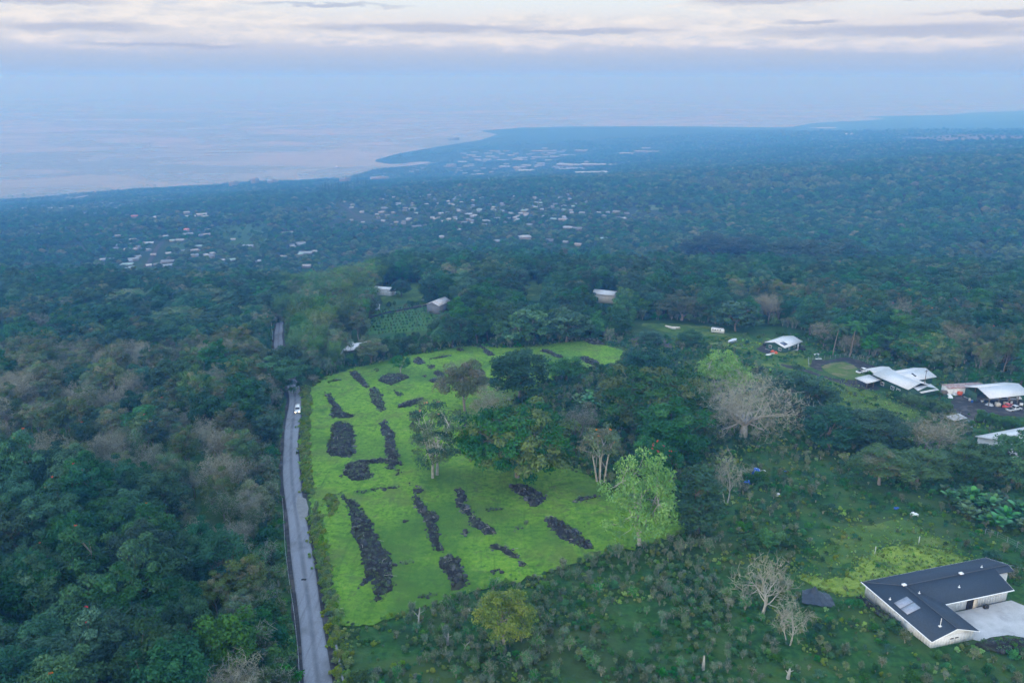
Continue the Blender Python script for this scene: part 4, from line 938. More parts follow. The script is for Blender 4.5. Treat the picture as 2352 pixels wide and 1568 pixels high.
# ================================================================ BUILDINGS
M_WHITE = surf('white_paint', (.62, .62, .60), (.72, .72, .70), 2.0, .6, .3, .05, .01, (.52, .52, .50))
M_TRIM = surf('trim_white', (.70, .70, .68), (.78, .78, .76), 3.0, .5)
M_MROOF = surf('white_metal_roof', (.53, .53, .53), (.57, .57, .57), .25, .55, .35, .0, .01, (.50, .50, .49), .12)
M_MROOF2 = surf('aged_metal_roof', (.34, .35, .36), (.46, .46, .46), .9, .55, .4, .0, .01, (.30, .26, .23), .5)
M_RUST = surf('rusty_metal_roof', (.22, .09, .07), (.38, .33, .32), 1.2, .7, .3, .1, .02)
M_SHING = surf('dark_shingles', (.022, .034, .050), (.042, .058, .080), 5.0, .85, .25, .6, .02)
M_GREENW = surf('green_siding', (.018, .058, .034), (.028, .078, .046), 2.0, .7, .3)
M_SKIRT = surf('grey_lattice', (.10, .11, .12), (.17, .18, .19), 6.0, .8, .3, .3, .02)
M_CONC = surf('pale_concrete', (.36, .355, .34), (.46, .45, .44), .5, .85, .2, .1, .01, (.32, .31, .30), .2)
M_GLASS = surf('dark_glass', (.015, .018, .022), (.03, .034, .04), 2.0, .12, .6)
M_PV = surf('solar_glass', (.02, .03, .07), (.03, .045, .10), 3.0, .12, .6)
M_PVL = surf('solar_water_heater', (.20, .22, .27), (.26, .28, .33), 3.0, .15, .6)
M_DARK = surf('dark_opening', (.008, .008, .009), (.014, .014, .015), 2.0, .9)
M_WOOD = surf('weathered_post', (.11, .085, .065), (.18, .15, .12), 4.0, .85)
M_STEEL = surf('galvanised_pipe', (.30, .31, .32), (.42, .43, .44), 4.0, .45, .5, metal=.6)
M_BLACKP = surf('black_plastic', (.012, .012, .013), (.022, .022, .024), 3.0, .5, .4)
M_BLUE = surf('blue_tarp', (.02, .08, .34), (.03, .12, .45), 3.0, .45, .4, .3, .03)
M_RED = surf('red_paint', (.42, .03, .025), (.52, .05, .035), 3.0, .35, .5)
M_ORANGE = surf('orange_plastic', (.60, .09, .03), (.70, .13, .04), 3.0, .4, .4)
M_SILVER = surf('silver_paint', (.42, .43, .44), (.50, .51, .52), 3.0, .3, .5, metal=.3)
M_CARW = surf('white_car_paint', (.66, .66, .66), (.74, .74, .74), 3.0, .25, .5, coat=.4)
M_RUBBER = surf('tyre_rubber', (.012, .012, .012), (.02, .02, .02), 8.0, .9)
M_LAMPG = surf('lamp_glass', (.55, .55, .52), (.65, .65, .62), 5.0, .15, .6)
M_TARPD = surf('dark_mesh_tarp', (.012, .020, .034), (.030, .044, .062), 2.0, .4, .4, .8, .12)
M_CREAM = surf('cream_board', (.45, .40, .32), (.55, .50, .42), 3.0, .7)
def lamp_on():
    m, nt, out = newmat('lit_headlamp'); e = N(nt, 'ShaderNodeEmission', i_Strength=.9); e.inputs[0].default_value = (1, .82, .55, 1); lk(nt, e.outputs[0], out.inputs[0]); return m
M_LIT = lamp_on()
M_RIDGE = surf('ridge_shingle', (.045, .055, .07), (.07, .082, .10), 5.0, .85)
def slab(mb, pts, th, mat):                     # a roof plane with thickness; pts seen counter-clockwise from above
    n = len(pts); p = [tuple(q) for q in pts] + [(q[0], q[1], q[2] - th) for q in pts]
    mb.add(p, [tuple(range(n)), tuple(range(2 * n - 1, n - 1, -1))] + [(i, n + i, n + (i + 1) % n, (i + 1) % n) for i in range(n)], mat)
def window(o, x, y, z, w, h, face, panes=1, trim=None, name='window'):
    """a window set on a wall; face is the outward direction in the house's own axes: 0 +x, 1 +y, 2 -x, 3 -y"""
    d = [(1, 0), (0, 1), (-1, 0), (0, -1)][face]; rz = 0 if face in (1, 3) else math.pi / 2
    f = MB(); t = .09
    for (cx, cz, ww, hh) in ((0, h / 2, w, t), (0, -h / 2, w, t), (-w / 2, 0, t, h + t), (w / 2, 0, t, h + t)) + (((0, 0, t * .8, h),) if panes == 2 else ()):
        f.box((x + d[0] * .05 + (cx if rz == 0 else 0), y + d[1] * .05 + (cx if rz else 0), z + cz), (ww, .10, hh), trim or M_TRIM, rz)
    fo = f.build(name, o); g = MB(); g.box((x + d[0] * .03, y + d[1] * .03, z), (w - .02, .04, h - .02), M_GLASS, rz); g.build('pane', fo)
def gable(mb, x0, x1, y0, y1, z, rise, mat, th=.14, axis='x'):
    if axis == 'x':
        m = (y0 + y1) / 2; slab(mb, [(x0, y0, z), (x1, y0, z), (x1, m, z + rise), (x0, m, z + rise)], th, mat); slab(mb, [(x0, m, z + rise), (x1, m, z + rise), (x1, y1, z), (x0, y1, z)], th, mat)
    else:
        m = (x0 + x1) / 2; slab(mb, [(x0, y0, z), (m, y0, z + rise), (m, y1, z + rise), (x0, y1, z)], th, mat); slab(mb, [(m, y0, z + rise), (x1, y0, z), (x1, y1, z), (m, y1, z + rise)], th, mat)
def gable_walls(mb, x0, x1, y0, y1, zb, z, rise, mat, axis='x', over=.6):
    mb.box(((x0 + x1) / 2, (y0 + y1) / 2, (zb + z - .16) / 2), (x1 - x0, y1 - y0, z - .16 - zb), mat)
    f = 1 - over / ((y1 - y0) / 2 + over) if axis == 'x' else 1 - over / ((x1 - x0) / 2 + over); r = rise * f; z = z + rise * (1 - f) - .17
    if axis == 'x':
        for x in (x0, x1): mb.add([(x - .02, y0, z - .4), (x - .02, y1, z - .4), (x - .02, y1, z), (x - .02, (y0 + y1) / 2, z + r), (x - .02, y0, z), (x + .02, y0, z - .4), (x + .02, y1, z - .4), (x + .02, y1, z), (x + .02, (y0 + y1) / 2, z + r), (x + .02, y0, z)], [(4, 3, 2, 1, 0), (5, 6, 7, 8, 9)], mat)
    else:
        for y in (y0, y1): mb.add([(x0, y - .02, z - .4), (x1, y - .02, z - .4), (x1, y - .02, z), ((x0 + x1) / 2, y - .02, z + r), (x0, y - .02, z), (x0, y + .02, z - .4), (x1, y + .02, z - .4), (x1, y + .02, z), ((x0 + x1) / 2, y + .02, z + r), (x0, y + .02, z)], [(0, 1, 2, 3, 4), (9, 8, 7, 6, 5)], mat)
def one(name, parent, fn):
    mb = MB(); fn(mb); return mb.build(name, parent)

def dark_house():
    # corner of the eaves nearest the camera is the origin; x along its gable end, y along the long west side
    zb = tz(76.8, 123.4); o = thing('bungalow', 'L shaped white bungalow with dark shingle roof beside a concrete yard', 'house', (69.2, 109.0, zb), R(16.0)); E = 2.95; r = 1.55
    rf = MB(); th = .13
    slab(rf, [(0, 0, E), (4.9, 0, E + r), (4.9, 12.35, E + r), (0, 17.2, E)], th, M_SHING)
    slab(rf, [(0, 17.2, E), (4.9, 12.35, E + r), (28.5, 12.35, E + r), (28.5, 17.2, E)], th, M_SHING)
    slab(rf, [(9.8, 7.5, E), (25, 7.5, E), (25, 12.35, E + r), (4.9, 12.35, E + r)], th, M_SHING)
    zr = E + r * (1 - 1.35 / 4.85); slab(rf, [(25, 11, zr), (28.5, 11, zr), (28.5, 12.35, E + r), (25, 12.35, E + r)], th, M_SHING)
    slab(rf, [(9.8, 0, E), (9.8, 7.5, E), (4.9, 12.35, E + r), (4.9, 0, E + r)], th, M_SHING); roof = rf.build('roof', o)
    fa = MB()
    for a, b in (((0, 0, E), (0, 17.2, E)), ((0, 17.2, E), (28.5, 17.2, E)), ((28.5, 11, zr), (28.5, 12.35, E + r)), ((28.5, 12.35, E + r), (28.5, 17.2, E)), ((25, 7.5, E), (25, 11, zr)), ((9.8, 7.5, E), (25, 7.5, E)), ((9.8, 0, E), (9.8, 7.5, E)), ((0, 0, E), (4.9, 0, E + r)), ((4.9, 0, E + r), (9.8, 0, E))):
        a, b = np.array(a), np.array(b); fa.tube([a - [0, 0, .07], b - [0, 0, .07]], .085, M_TRIM, 4)
    fa.build('fascia', roof)
    rc = MB()
    for a, b in (((4.9, 0, r), (4.9, 12.35, r)), ((4.9, 12.35, r), (28.5, 12.35, r)), ((0.05, 17.15, 0), (4.9, 12.35, r))): rc.tube([np.array(a) + [0, 0, E + .01], np.array(b) + [0, 0, E + .01]], .09, M_RIDGE, 5)
    rc.build('ridge_caps', roof, kind='stuff'); gt = MB()
    for a, b in (((-.07, 0, E - .06), (-.07, 17.2, E - .06)), ((9.8, 7.43, E - .06), (25, 7.43, E - .06))): gt.tube([a, b], .075, M_TRIM, 6)
    gt.build('gutters', roof, kind='stuff')
    W = [(.6, .5), (9.2, .5), (9.2, 8.1), (24.4, 8.1), (24.4, 11.6), (27.9, 11.6), (27.9, 16.6), (.6, 16.6)]
    w = MB(); w.prism(W, .45, E + .05, M_WHITE); w.add([(.6, .5, E), (9.2, .5, E), (4.9, .5, E + r - .2)], [(0, 1, 2)], M_WHITE); w.add([(27.9, 11.6, E), (27.9, 16.6, E), (27.9, 12.35, E + r - .2)], [(0, 1, 2)], M_WHITE); wl = w.build('wall', o)
    bt = MB()
    for i in range(8):
        a, b = np.array(W[i]), np.array(W[(i + 1) % 8]); L = np.linalg.norm(b - a); d = (b - a) / L; nrm = np.array([d[1], -d[0]])
        for k in np.arange(.3, L, .6): c = a + d * k + nrm * .02; bt.box((c[0], c[1], (E + .45) / 2), (.05, .05, E - .55), M_TRIM, math.atan2(d[1], d[0]))
    bt.build('battens', wl, kind='stuff')
    one('foundation', o, lambda m: m.prism([(.7, .6), (9.1, .6), (9.1, 8.2), (24.3, 8.2), (24.3, 11.7), (27.8, 11.7), (27.8, 16.5), (.7, 16.5)], -2.6, .45, M_SKIRT))
    for (x, y, f, wd) in ((.6, 14.6, 2, 1.1), (.6, 13.2, 2, 1.1), (.6, 8.6, 2, 1.3), (4.6, .5, 3, .9), (5.6, .5, 3, .9), (10.6, 8.1, 3, .9), (11.6, 8.1, 3, .9), (21.2, 8.1, 3, .9), (22.3, 8.1, 3, .9)): window(o, x, y, 2.3, wd, .42, f)
    one('porch_shade_panel', o, lambda m: m.box((16.4, 8.07, 1.15), (2.2, .12, 2.1), M_DARK)); one('door', o, lambda m: m.box((17.2, 8.02, 1.15), (.9, .10, 2.05), M_CREAM))  # near-black slab flat on the wall: the porch's shade is in its colour
    one('back_door', o, lambda m: m.box((.57, 5.9, 1.5), (.10, 1.6, 2.1), M_TRIM)); st = MB(); st.box((-.4, 5.7, -.15), (1.8, 2.2, 1.0), M_CONC); st.box((-1.5, 5.4, -.5), (.5, 1.4, .7), M_CONC); st.build('back_steps', o)
    for (x, y) in ((2.2, 9.15), (2.2, 7.45)):     # two collectors on the west slope
        p = MB(); z0 = E + r * (x - 1.3) / 4.9 + .1; z1 = E + r * (x + 1.3) / 4.9 + .1; slab(p, [(x - 1.3, y - .8, z0), (x + 1.3, y - .8, z1), (x + 1.3, y + .8, z1), (x - 1.3, y + .8, z0)], .09, M_PVL); po = p.build('solar_panel', o)
        f = MB(); slab(f, [(x - 1.36, y - .86, z0 - .03), (x + 1.36, y - .86, z1 - .03), (x + 1.36, y + .86, z1 - .03), (x - 1.36, y + .86, z0 - .03)], .05, M_BLACKP); f.build('panel_frame', po)
    for (x, y) in ((5.0, 12.4), (17.6, 12.4)): one('roof_vent', o, lambda m: m.box((x, y, E + r + .14), (.75, .55, .24), M_TRIM))
    for (x, y, z) in ((1.0, 11.0, E + .32), (6.4, 10.2, E + 1.07), (15.0, 10.0, E + .8), (23.4, 13.4, E + 1.2)):
        p = MB(); p.tube([(x, y, z), (x, y, z + .45)], .06, M_TRIM, 6); p.box((x, y, z + .04), (.35, .3, .08), M_TRIM); p.build('vent_pipe', o)
    p = MB(); p.tube([(3.2, 1.9, E + .9), (3.2, 1.9, E + 2.6)], .05, M_TRIM, 6); p.box((3.2, 1.9, E + 1.05), (.5, .4, .08), M_TRIM); p.build('antenna_mast', o)
    a = MB(); a.box((19.0, 7.3, .75), (.9, .5, .6), M_BLACKP); a.build('air_conditioner', o)
    # the yard it faces
    Pw = [o.location.x, o.location.y]; c, s = math.cos(R(16)), math.sin(R(16)); lw = lambda x, y: (Pw[0] + x * c - y * s, Pw[1] + x * s + y * c)
    yard = np.array([lw(*p) for p in ((9.4, 7.9), (9.3, 4), (8.8, .8), (10, -.4), (12.5, .1), (16, -.2), (19, -2.2), (23, -6), (32, -6), (30, 3), (27, 5), (25.5, 7.9), (24.4, 8.0))])
    v, f, d = sheet_mesh(yard, 1.5, np.random.RandomState(2), .0, None, .0); v[:, 2] = np.maximum(terrain(v[:, 0], v[:, 1]) + .10, np.where(v[:, 1] > 111, zb + .32, terrain(v[:, 0], v[:, 1]) + .1)); mb = MB(); mb.add(v, f, M_CONC); mb.build('concrete_yard', None, True, kind='structure')
    HOUSES.append((79, 121, 14))
    rng = np.random.RandomState(8)                # broken rock along the west footing and the south bank
    for nm, lab, P in (('stone_bank', 'strip of loose grey stone along the bungalow footing', [lw(*p) for p in ((.4, 17), (.4, 7.5), (-1.1, 8.5), (-1.4, 16))]), ('rock_bank', 'dark rocky bank below the concrete yard', [lw(*p) for p in ((8.2, -.6), (13, -1.0), (17, -1.6), (19.5, -4), (16, -7), (11, -4.5), (8.6, -2.4))])):
        rock_row(np.array(P), lab, h=.35, dens=3.2, weeds=.2, big=.62)
dark_house()

def simple_house(name, label, cx, cy, rz, L, Wd, wall_h, rise, wm, rm, over=.6, wins=(), floor=.3, cat='house', doors=(), zoff=0.0, open_front=False, trim=None):
    """a gabled house: x along the ridge, y across"""
    zb = tz(cx, cy) + zoff; o = thing(name, label, cat, (cx, cy, zb), rz); E = floor + wall_h; x, y = L / 2, Wd / 2
    one('roof', o, lambda m: gable(m, -x, x, -y, y, E, rise, rm)); w = MB()
    if not open_front: gable_walls(w, -x + over, x - over, -y + over, y - over, -2.2, E, rise * 1.0, wm, 'x', over); w.build('wall', o)
    for (px, py, f, ww, hh, pn) in wins: window(o, px, py, floor + wall_h * .52, ww, hh, f, pn)
    for (px, py, f) in doors: one('door', o, lambda m: m.box((px, py, floor + 1.0), (.95, .08, 2.05) if f in (1, 3) else (.08, .95, 2.05), M_TRIM))
    HOUSES.append((cx, cy, max(L, Wd) * .55)); return o
hb = simple_house('green_cottage', 'dark green cottage with white metal roof and one solar panel', 114.7, 318.9, R(39.3), 13.6, 9.7, 2.7, 1.35, M_GREENW, M_MROOF, .55, ((-6.25, -2.3, 2, 1.3, 1.1, 2), (-6.25, 2.2, 2, 1.3, 1.1, 2), (1.5, -4.3, 3, 1.1, .9, 1), (-2.5, -4.3, 3, .9, .8, 1)), .5, doors=((4.2, -4.32, 3),))
one('solar_panel', hb, lambda m: slab(m, [(-5.2, -3.6, 3.2 + 1.35 * 1.25 / 4.85 + .1), (-2.6, -3.6, 3.2 + 1.35 * 1.25 / 4.85 + .1), (-2.6, -1.3, 3.2 + 1.35 * 3.55 / 4.85 + .1), (-5.2, -1.3, 3.2 + 1.35 * 3.55 / 4.85 + .1)], .07, M_PV))
one('porch_step', hb, lambda m: m.box((4.2, -5.0, .2), (4.2, 1.5, .45), M_CONC)); one('foundation', hb, lambda m: m.box((0, 0, -.7), (12.7, 8.8, 2.2), M_CONC))

def big_house():
    zb = tz(138.5, 264); o = thing('hillside_house', 'large white roofed green house with several crossing gables behind the clipped hedge', 'house', (132.2, 257.1, zb), math.atan2(.37, .93)); E = 3.3
    r1 = MB(); gable(r1, 0, 10.7, -6.2, 9.6, E + .2, 1.7, M_MROOF, axis='y'); r1.build('roof', o, label='long roof running down the slope')
    r2 = MB(); gable(r2, 5.35, 19.5, -.6, 9.55, E + .16, 1.55, M_MROOF); ro = r2.build('roof', o); one('skylight', ro, lambda m: slab(m, [(11.0, 1.2, E + .86), (11.6, 1.2, E + .86), (11.6, 3.0, E + 1.40), (11.0, 3.0, E + 1.40)], .1, M_DARK))
    r3 = MB(); gable(r3, 1.2, 10.2, 9.0, 15.5, E - .1, .9, M_MROOF); r3.build('roof', o, label='small rear roof by the pickup')
    r4 = MB(); slab(r4, [(-6.2, 5.6, E - .9), (.3, 5.6, E - .5), (.3, 11.4, E - .5), (-6.2, 11.4, E - .9)], .14, M_MROOF); r4.build('carport_roof', o)
    r5 = MB(); slab(r5, [(2.3, -9.6, E - .1), (10.3, -9.6, E - .1), (10.3, -6.0, E + .75), (2.3, -6.0, E + .75)], .14, M_MROOF); r5.build('hip_roof', o)
    w = MB(); gable_walls(w, .8, 9.9, -8.8, 8.9, -2.6, E + .1, 1.6, M_GREENW, 'y', .8); gable_walls(w, 9.9, 18.6, .3, 8.7, -2.4, E + .1, 1.45, M_GREENW, 'x', .8); w.build('wall', o)
    c = MB()
    for (x, y) in ((-5.8, 6.0), (-5.8, 11.0), (-2.8, 6.0), (.1, 11.0)): c.box((x, y, .4), (.18, .18, 4.2), M_WOOD)
    for (x, y) in ((-5.8, 6.0), (-5.8, 11.0), (-2.8, 6.0), (.1, 11.0)): pass
    c.build('carport_posts', o, kind='stuff'); one('patio', o, lambda m: m.box((-2.6, 4.6, -.55), (6.4, 4.2, .5), M_CONC))
    for (x, y, f) in ((.8, 1.0, 2), (.8, -1.6, 2), (.8, 5.5, 2), (14.5, .3, 3), (12.0, .3, 3)): window(o, x, y, 1.35, 1.4, 1.2, f, 2)
    HOUSES.append((138, 263, 16))
big_house()
def barn():
    o = simple_house('barn', 'open sided barn with a wide white metal roof at the frame edge', 161.6, 246.6, R(13.2), 16.2, 11.2, 3.3, 1.7, M_GREENW, M_MROOF, .4, cat='barn', open_front=True)
    for i in range(5):
        for y in (-5.0, 5.0): one('post', o, lambda m: m.box((-7.5 + i * 3.75, y, .8), (.22, .22, 5.2), M_WOOD))
    one('back_wall', o, lambda m: m.box((0, 5.2, .8), (15.2, .12, 4.6), M_GREENW)); one('end_wall', o, lambda m: m.box((-7.6, 2.6, .8), (.12, 5.0, 4.6), M_GREENW)); one('floor_slab', o, lambda m: m.box((0, 0, -.55), (15.4, 10.6, 1.3), M_CONC))
    s = simple_house('lean_to_shed', 'long low shed with a rust streaked roof behind the barn', 155.5, 255.5, R(8), 14.0, 4.2, 2.3, .35, M_WHITE, M_RUST, .25, cat='shed', doors=((-5.2, -1.9, 3),))
    simple_house('roadside_house', 'pale hip roofed house cut by the frame edge below the barn', 140.6, 199.5, R(19.5), 19.0, 14.0, 2.8, 2.0, M_WHITE, M_MROOF, .6)
barn()
hf = simple_house('farmhouse', 'white roofed farmhouse half hidden by a tree above the pasture edge', -63.8, 311.5, R(27.5), 13.0, 8.0, 3.4, .8, M_SKIRT, M_MROOF, .5, ((-6.0, 1.5, 2, 1.1, 1.0, 2), (-6.0, -1.8, 2, 1.1, 1.0, 2), (-4.4, -3.5, 3, 1.2, 1.1, 2)), .3, zoff=-.6)
one('raised_roof', hf, lambda m: slab(m, [(-6.6, 1.2, 4.9), (-1.0, 1.2, 4.9), (-1.0, 3.9, 4.6), (-6.6, 3.9, 4.6)], .14, M_MROOF))
q_ = A(778, 815); simple_house('low_shed', 'small flat white shed roof left of the farmhouse', q_[0], q_[1], R(20), 6.0, 3.2, 2.0, .3, M_WHITE, M_MROOF, .2, cat='shed')
q_ = A(1390, 692); simple_house('pole_house', 'pale metal roofed house alone in the trees above the far track', q_[0], q_[1], R(-24), 13.0, 10.0, 3.6, 1.3, M_CREAM, M_MROOF, .5, zoff=1.4)
q_ = A(1008, 716); simple_house('blue_roof_house', 'blue grey roofed house tucked behind bamboo beside the crop rows', q_[0], q_[1], R(62), 12.0, 8.0, 3.4, 1.6, M_SKIRT, M_MROOF2, .4, zoff=1.6)
q_ = A(884, 676); simple_house('white_cottage', 'small white roofed cottage beyond the crop rows', q_[0], q_[1], R(-18), 12.0, 6.5, 3.0, .9, M_WHITE, M_MROOF, .3, zoff=.6)
q_ = A(866, 711); tk = thing('water_tank', 'pale box shaped water tank beside the crop rows', 'tank', q_, R(10)); one('tank_body', tk, lambda m: m.box((0, 0, 1.3), (3.0, 2.4, 2.6), M_WHITE)); one('tank_lid', tk, lambda m: m.box((0, 0, 2.68), (3.4, 2.8, .16), M_MROOF))

# ---------------------------------------------------------------- vehicles
def wheel(o, x, y, r=.34, w=.22):
    t = MB(); t.tube([(x, y - w / 2, r), (x, y + w / 2, r)], r, M_RUBBER, 14); t.add([(x + r * math.cos(a), y - w / 2, r + r * math.sin(a)) for a in np.linspace(6.28, 0, 14, endpoint=False)], [tuple(range(14))], M_RUBBER)
    wo = t.build('wheel', o); h = MB(); h.tube([(x, y - w / 2 - .01, r), (x, y + w / 2 + .01, r)], r * .55, M_STEEL, 10); h.build('rim', wo)
def hull(mb, secs, mat):                        # cross sections (x, half width, z0, z1) joined front to back
    g = [[(x, -w, a), (x, w, a), (x, w * .98, b), (x, -w * .98, b)] for x, w, a, b in secs]; mb.grid(np.array(g), mat, .5, loop=True)
    mb.add(g[0], [(3, 2, 1, 0)], mat); mb.add(g[-1], [(0, 1, 2, 3)], mat)
def car(name, label, cat, loc, rz, paint, kind='sedan', lit=False, group=None):
    o = thing(name, label, cat, loc, rz, group); b = MB(); L = {'sedan': 4.5, 'pickup': 5.5, 'suv': 4.6}[kind]; x = L / 2; hw = .9
    hull(b, [(-x, hw * .9, .42, .82), (-x + .15, hw, .32, .98), (-x * .3, hw, .30, 1.0), (x * .3, hw, .30, 1.0), (x - .35, hw * .97, .32, .88), (x, hw * .86, .42, .72)], paint)
    if kind == 'pickup': c0, c1, h = -.35, 1.55, 1.82
    elif kind == 'suv': c0, c1, h = -x + .1, x * .45, 1.75
    else: c0, c1, h = -x * .62, x * .42, 1.48
    s0, s1 = (.12, .62) if kind == 'pickup' else (.3, .75)
    cab = [(c0, -.8, .98), (c1, -.8, .98), (c1, .8, .98), (c0, .8, .98), (c0 + s0, -.66, h), (c1 - s1, -.66, h), (c1 - s1, .66, h), (c0 + s0, .66, h)]
    b.add(cab, [(4, 5, 6, 7), (0, 1, 5, 4), (1, 2, 6, 5), (2, 3, 7, 6), (3, 0, 4, 7)], paint); b.build('body', o)
    C = np.array(cab)
    for f in ((0, 1, 5, 4), (1, 2, 6, 5), (2, 3, 7, 6), (3, 0, 4, 7)):
        q = C[list(f)]; m = q.mean(0); q = m + (q - m) * np.array([.86, .86, .74]); n = np.cross(q[1] - q[0], q[2] - q[0]); n = n / np.linalg.norm(n); g = MB(); g.add(q + n * .02, [(0, 1, 2, 3)], M_GLASS); g.build('window', o)
    if kind == 'pickup': one('cargo_bed', o, lambda m: m.box((-x * .57, 0, 1.0), (x * .72, 1.5, .06), M_DARK))
    for wx in (-x * .62, x * .62):
        for wy in (-.80, .80): wheel(o, wx, wy)
    for sy in (-.6, .6): one('headlight', o, lambda m: m.box((x - .06, sy, .66), (.14, .36, .18), M_LIT if lit else M_LAMPG))
    return o
q_ = A(685.5, 944.5); i_ = np.argmin(np.hypot(*(RC - q_[:2]).T)); dr_ = RC[i_ - 2] - RC[i_ + 2]
car('car', 'white car with lit headlights driving up the lane', 'car', (q_[0] - .2, q_[1], q_[2] + .18), math.atan2(dr_[1], dr_[0]), M_CARW, 'suv', True)
q_ = at(862.3, 372.3); car('pickup_truck', 'white pickup truck parked on grass by the large white roofed house', 'pickup', (q_[0], q_[1], q_[2] + .1), R(28), M_CARW, 'pickup')
def Zm(x, y): return at(*[(a + b * 356 / 1551) / 4 for a, b in ((3740, x), (1480, y))])
q_ = Zm(1370, 700); car('pickup_truck', 'silver pickup truck parked in front of the barn', 'pickup', q_, R(20), M_SILVER, 'pickup')
q_ = Zm(1270, 645); car('car', 'red car standing among junk before the barn', 'car', q_, R(35), M_RED, 'sedan')
def utility_buggy(label, loc, rz):
    o = thing('utility_buggy', label, 'buggy', loc, rz); b = MB(); hull(b, [(-1.5, .75, .45, 1.0), (0, .8, .4, 1.0), (1.4, .7, .5, .95)], M_BLACKP); b.build('body', o); one('canopy', o, lambda m: m.box((-.1, 0, 1.95), (1.9, 1.5, .08), M_BLACKP)); f = MB()
    for x in (-.9, .8):
        for y in (-.65, .65): f.tube([(x, y, .9), (x * .95, y, 1.95)], .04, M_BLACKP, 5)
    f.build('roll_cage', o)
    for x in (-1.0, 1.0):
        for y in (-.75, .75): wheel(o, x, y, .36, .26)
def Zb(x, y): return at(*[(a + b * 400 / 2352) / 4 for a, b in ((2980, x), (1300, y))])
utility_buggy('black off road buggy by the far corner of the green cottage', Zb(1340, 590), R(40))
utility_buggy('black off road buggy behind the near gable of the green cottage', Zb(505, 470), R(10))
def rowboat(label, loc, rz, L, mat, cover=None, trailer=False):
    o = thing('boat', label, 'boat', loc, rz); b = MB(); h0 = .7 if trailer else 0; n = 9; g = []
    for i in range(n):
        t = i / (n - 1); w = .95 * math.sin(min(1, .25 + t * 1.1) * math.pi * .5) * (1 if t < .75 else max(.04, 1 - ((t - .75) / .25) ** 1.6)); x = (t - .5) * L; sh = .75 + .25 * t * t
        g.append([(x, -w, h0 + sh), (x, -w * .75, h0 + .2), (x, 0, h0 + .05 + .25 * t ** 4), (x, w * .75, h0 + .2), (x, w, h0 + sh)])
    b.grid(np.array(g), mat, .5); b.add(g[0], [(0, 1, 2, 3, 4)], mat); b.build('hull', o); d = MB(); d.grid(np.array([[(r[0][0], r[0][1] * .9, r[0][2] - .12), (r[4][0], r[4][1] * .9, r[4][2] - (.12 if cover is None else -.18))] for r in g]), cover or M_CREAM); d.build('deck' if cover is None else 'boat_cover', o)
    if trailer:
        one('trailer_frame', o, lambda m: m.box((.3, 0, .55), (L, .9, .1), M_STEEL))
        for y in (-.75, .75): wheel(o, -.4, y, .32, .2)
def Z6(x, y): return at(*[(a + b * 700 / 2352) / 4 for a, b in ((2350, x), (1150, y))])
rowboat('long white outrigger hull lying in the grass clearing', Z6(1115, 545), R(-52), 6.5, M_CARW); rowboat('weathered boat lying beside the white outrigger hull', Z6(1175, 548), R(-20), 5.0, M_CREAM)
rowboat('boat under a grey cover on a trailer near the green cottage', Z6(1945, 745), R(35), 5.2, M_SILVER, M_SILVER, True)
def camper():
    q = Z6(1750, 605); o = thing('camper_bus', 'old white camper bus parked at the wood edge in the clearing', 'bus', q, R(-20)); b = MB(); hull(b, [(-3, 1.0, .45, 2.2), (-2.9, 1.05, .4, 2.45), (2.4, 1.05, .4, 2.45), (2.9, 1.0, .45, 1.5)], M_CARW); b.build('body', o)
    for x in (-2.2, -1.1, 0, 1.1): window(o, x, -1.04, 1.75, .8, .6, 3)
    one('roof_rack', o, lambda m: m.box((-.4, 0, 2.5), (4.2, 1.7, .06), M_STEEL))
    for x in (-1.9, 1.9):
        for y in (-.9, .9): wheel(o, x, y, .4, .25)
camper()

# ---------------------------------------------------------------- small things round the houses
def heap_item(name, label, cat, loc, rz, fn):
    o = thing(name, label, cat, loc, rz); fn(o); return o
def crumple(mb, L, Wd, h, mat, seed):           # a sheet thrown over things
    rng = np.random.RandomState(seed); n = 9; X, Y = np.meshgrid(np.linspace(-L / 2, L / 2, n), np.linspace(-Wd / 2, Wd / 2, n)); e = np.minimum(1 - np.abs(X) / (L / 2), 1 - np.abs(Y) / (Wd / 2))
    Zz = .05 + h * np.clip(e * 2.2, 0, 1) * (.6 + .5 * rng.rand(n, n)); mb.grid(np.stack([X + rng.normal(size=X.shape) * .08, Y + rng.normal(size=X.shape) * .08, Zz], -1), mat)
def sheet_item(label, loc, rz, L, Wd, h, mat, seed, name='tarp', cat='tarp'):
    o = thing(name, label, cat, loc, rz); m = MB(); crumple(m, L, Wd, h, mat, seed); m.build('cloth', o, True); return o
sheet_item('red plastic cover on a heap by the green cottage, left one', Zb(645, 625), .4, 1.6, 1.3, .8, M_ORANGE, 1); sheet_item('red plastic cover on a heap by the green cottage, right one', Zb(725, 660), .9, 1.7, 1.3, .9, M_ORANGE, 2)
sheet_item('pale sheet spread on the ground in front of the green cottage', Zb(560, 695), .2, 2.6, 1.5, .35, M_WHITE, 3)
def board(label, loc, rz, L, Wd, mat, tilt=.25):
    o = thing('board', label, 'board', loc, rz); m = MB(); slab(m, [(-L / 2, -Wd / 2, .15), (L / 2, -Wd / 2, .15), (L / 2, Wd / 2, .15 + tilt * Wd), (-L / 2, Wd / 2, .15 + tilt * Wd)], .06, mat); m.build('panel', o); s = MB(); s.box((0, 0, .06), (L * .8, .12, .12), M_WOOD); s.build('batten', o)
board('cream board leaning in the heap by the green cottage', Zb(640, 670), .3, 2.3, .7, M_CREAM); board('white board on grass above the garden fence', Zb(1730, 790), .1, 2.6, .8, M_WHITE, .1); board('white panel lying near the trees right of the green cottage', Zb(1690, 700), .4, 2.4, 1.2, M_WHITE, .3)
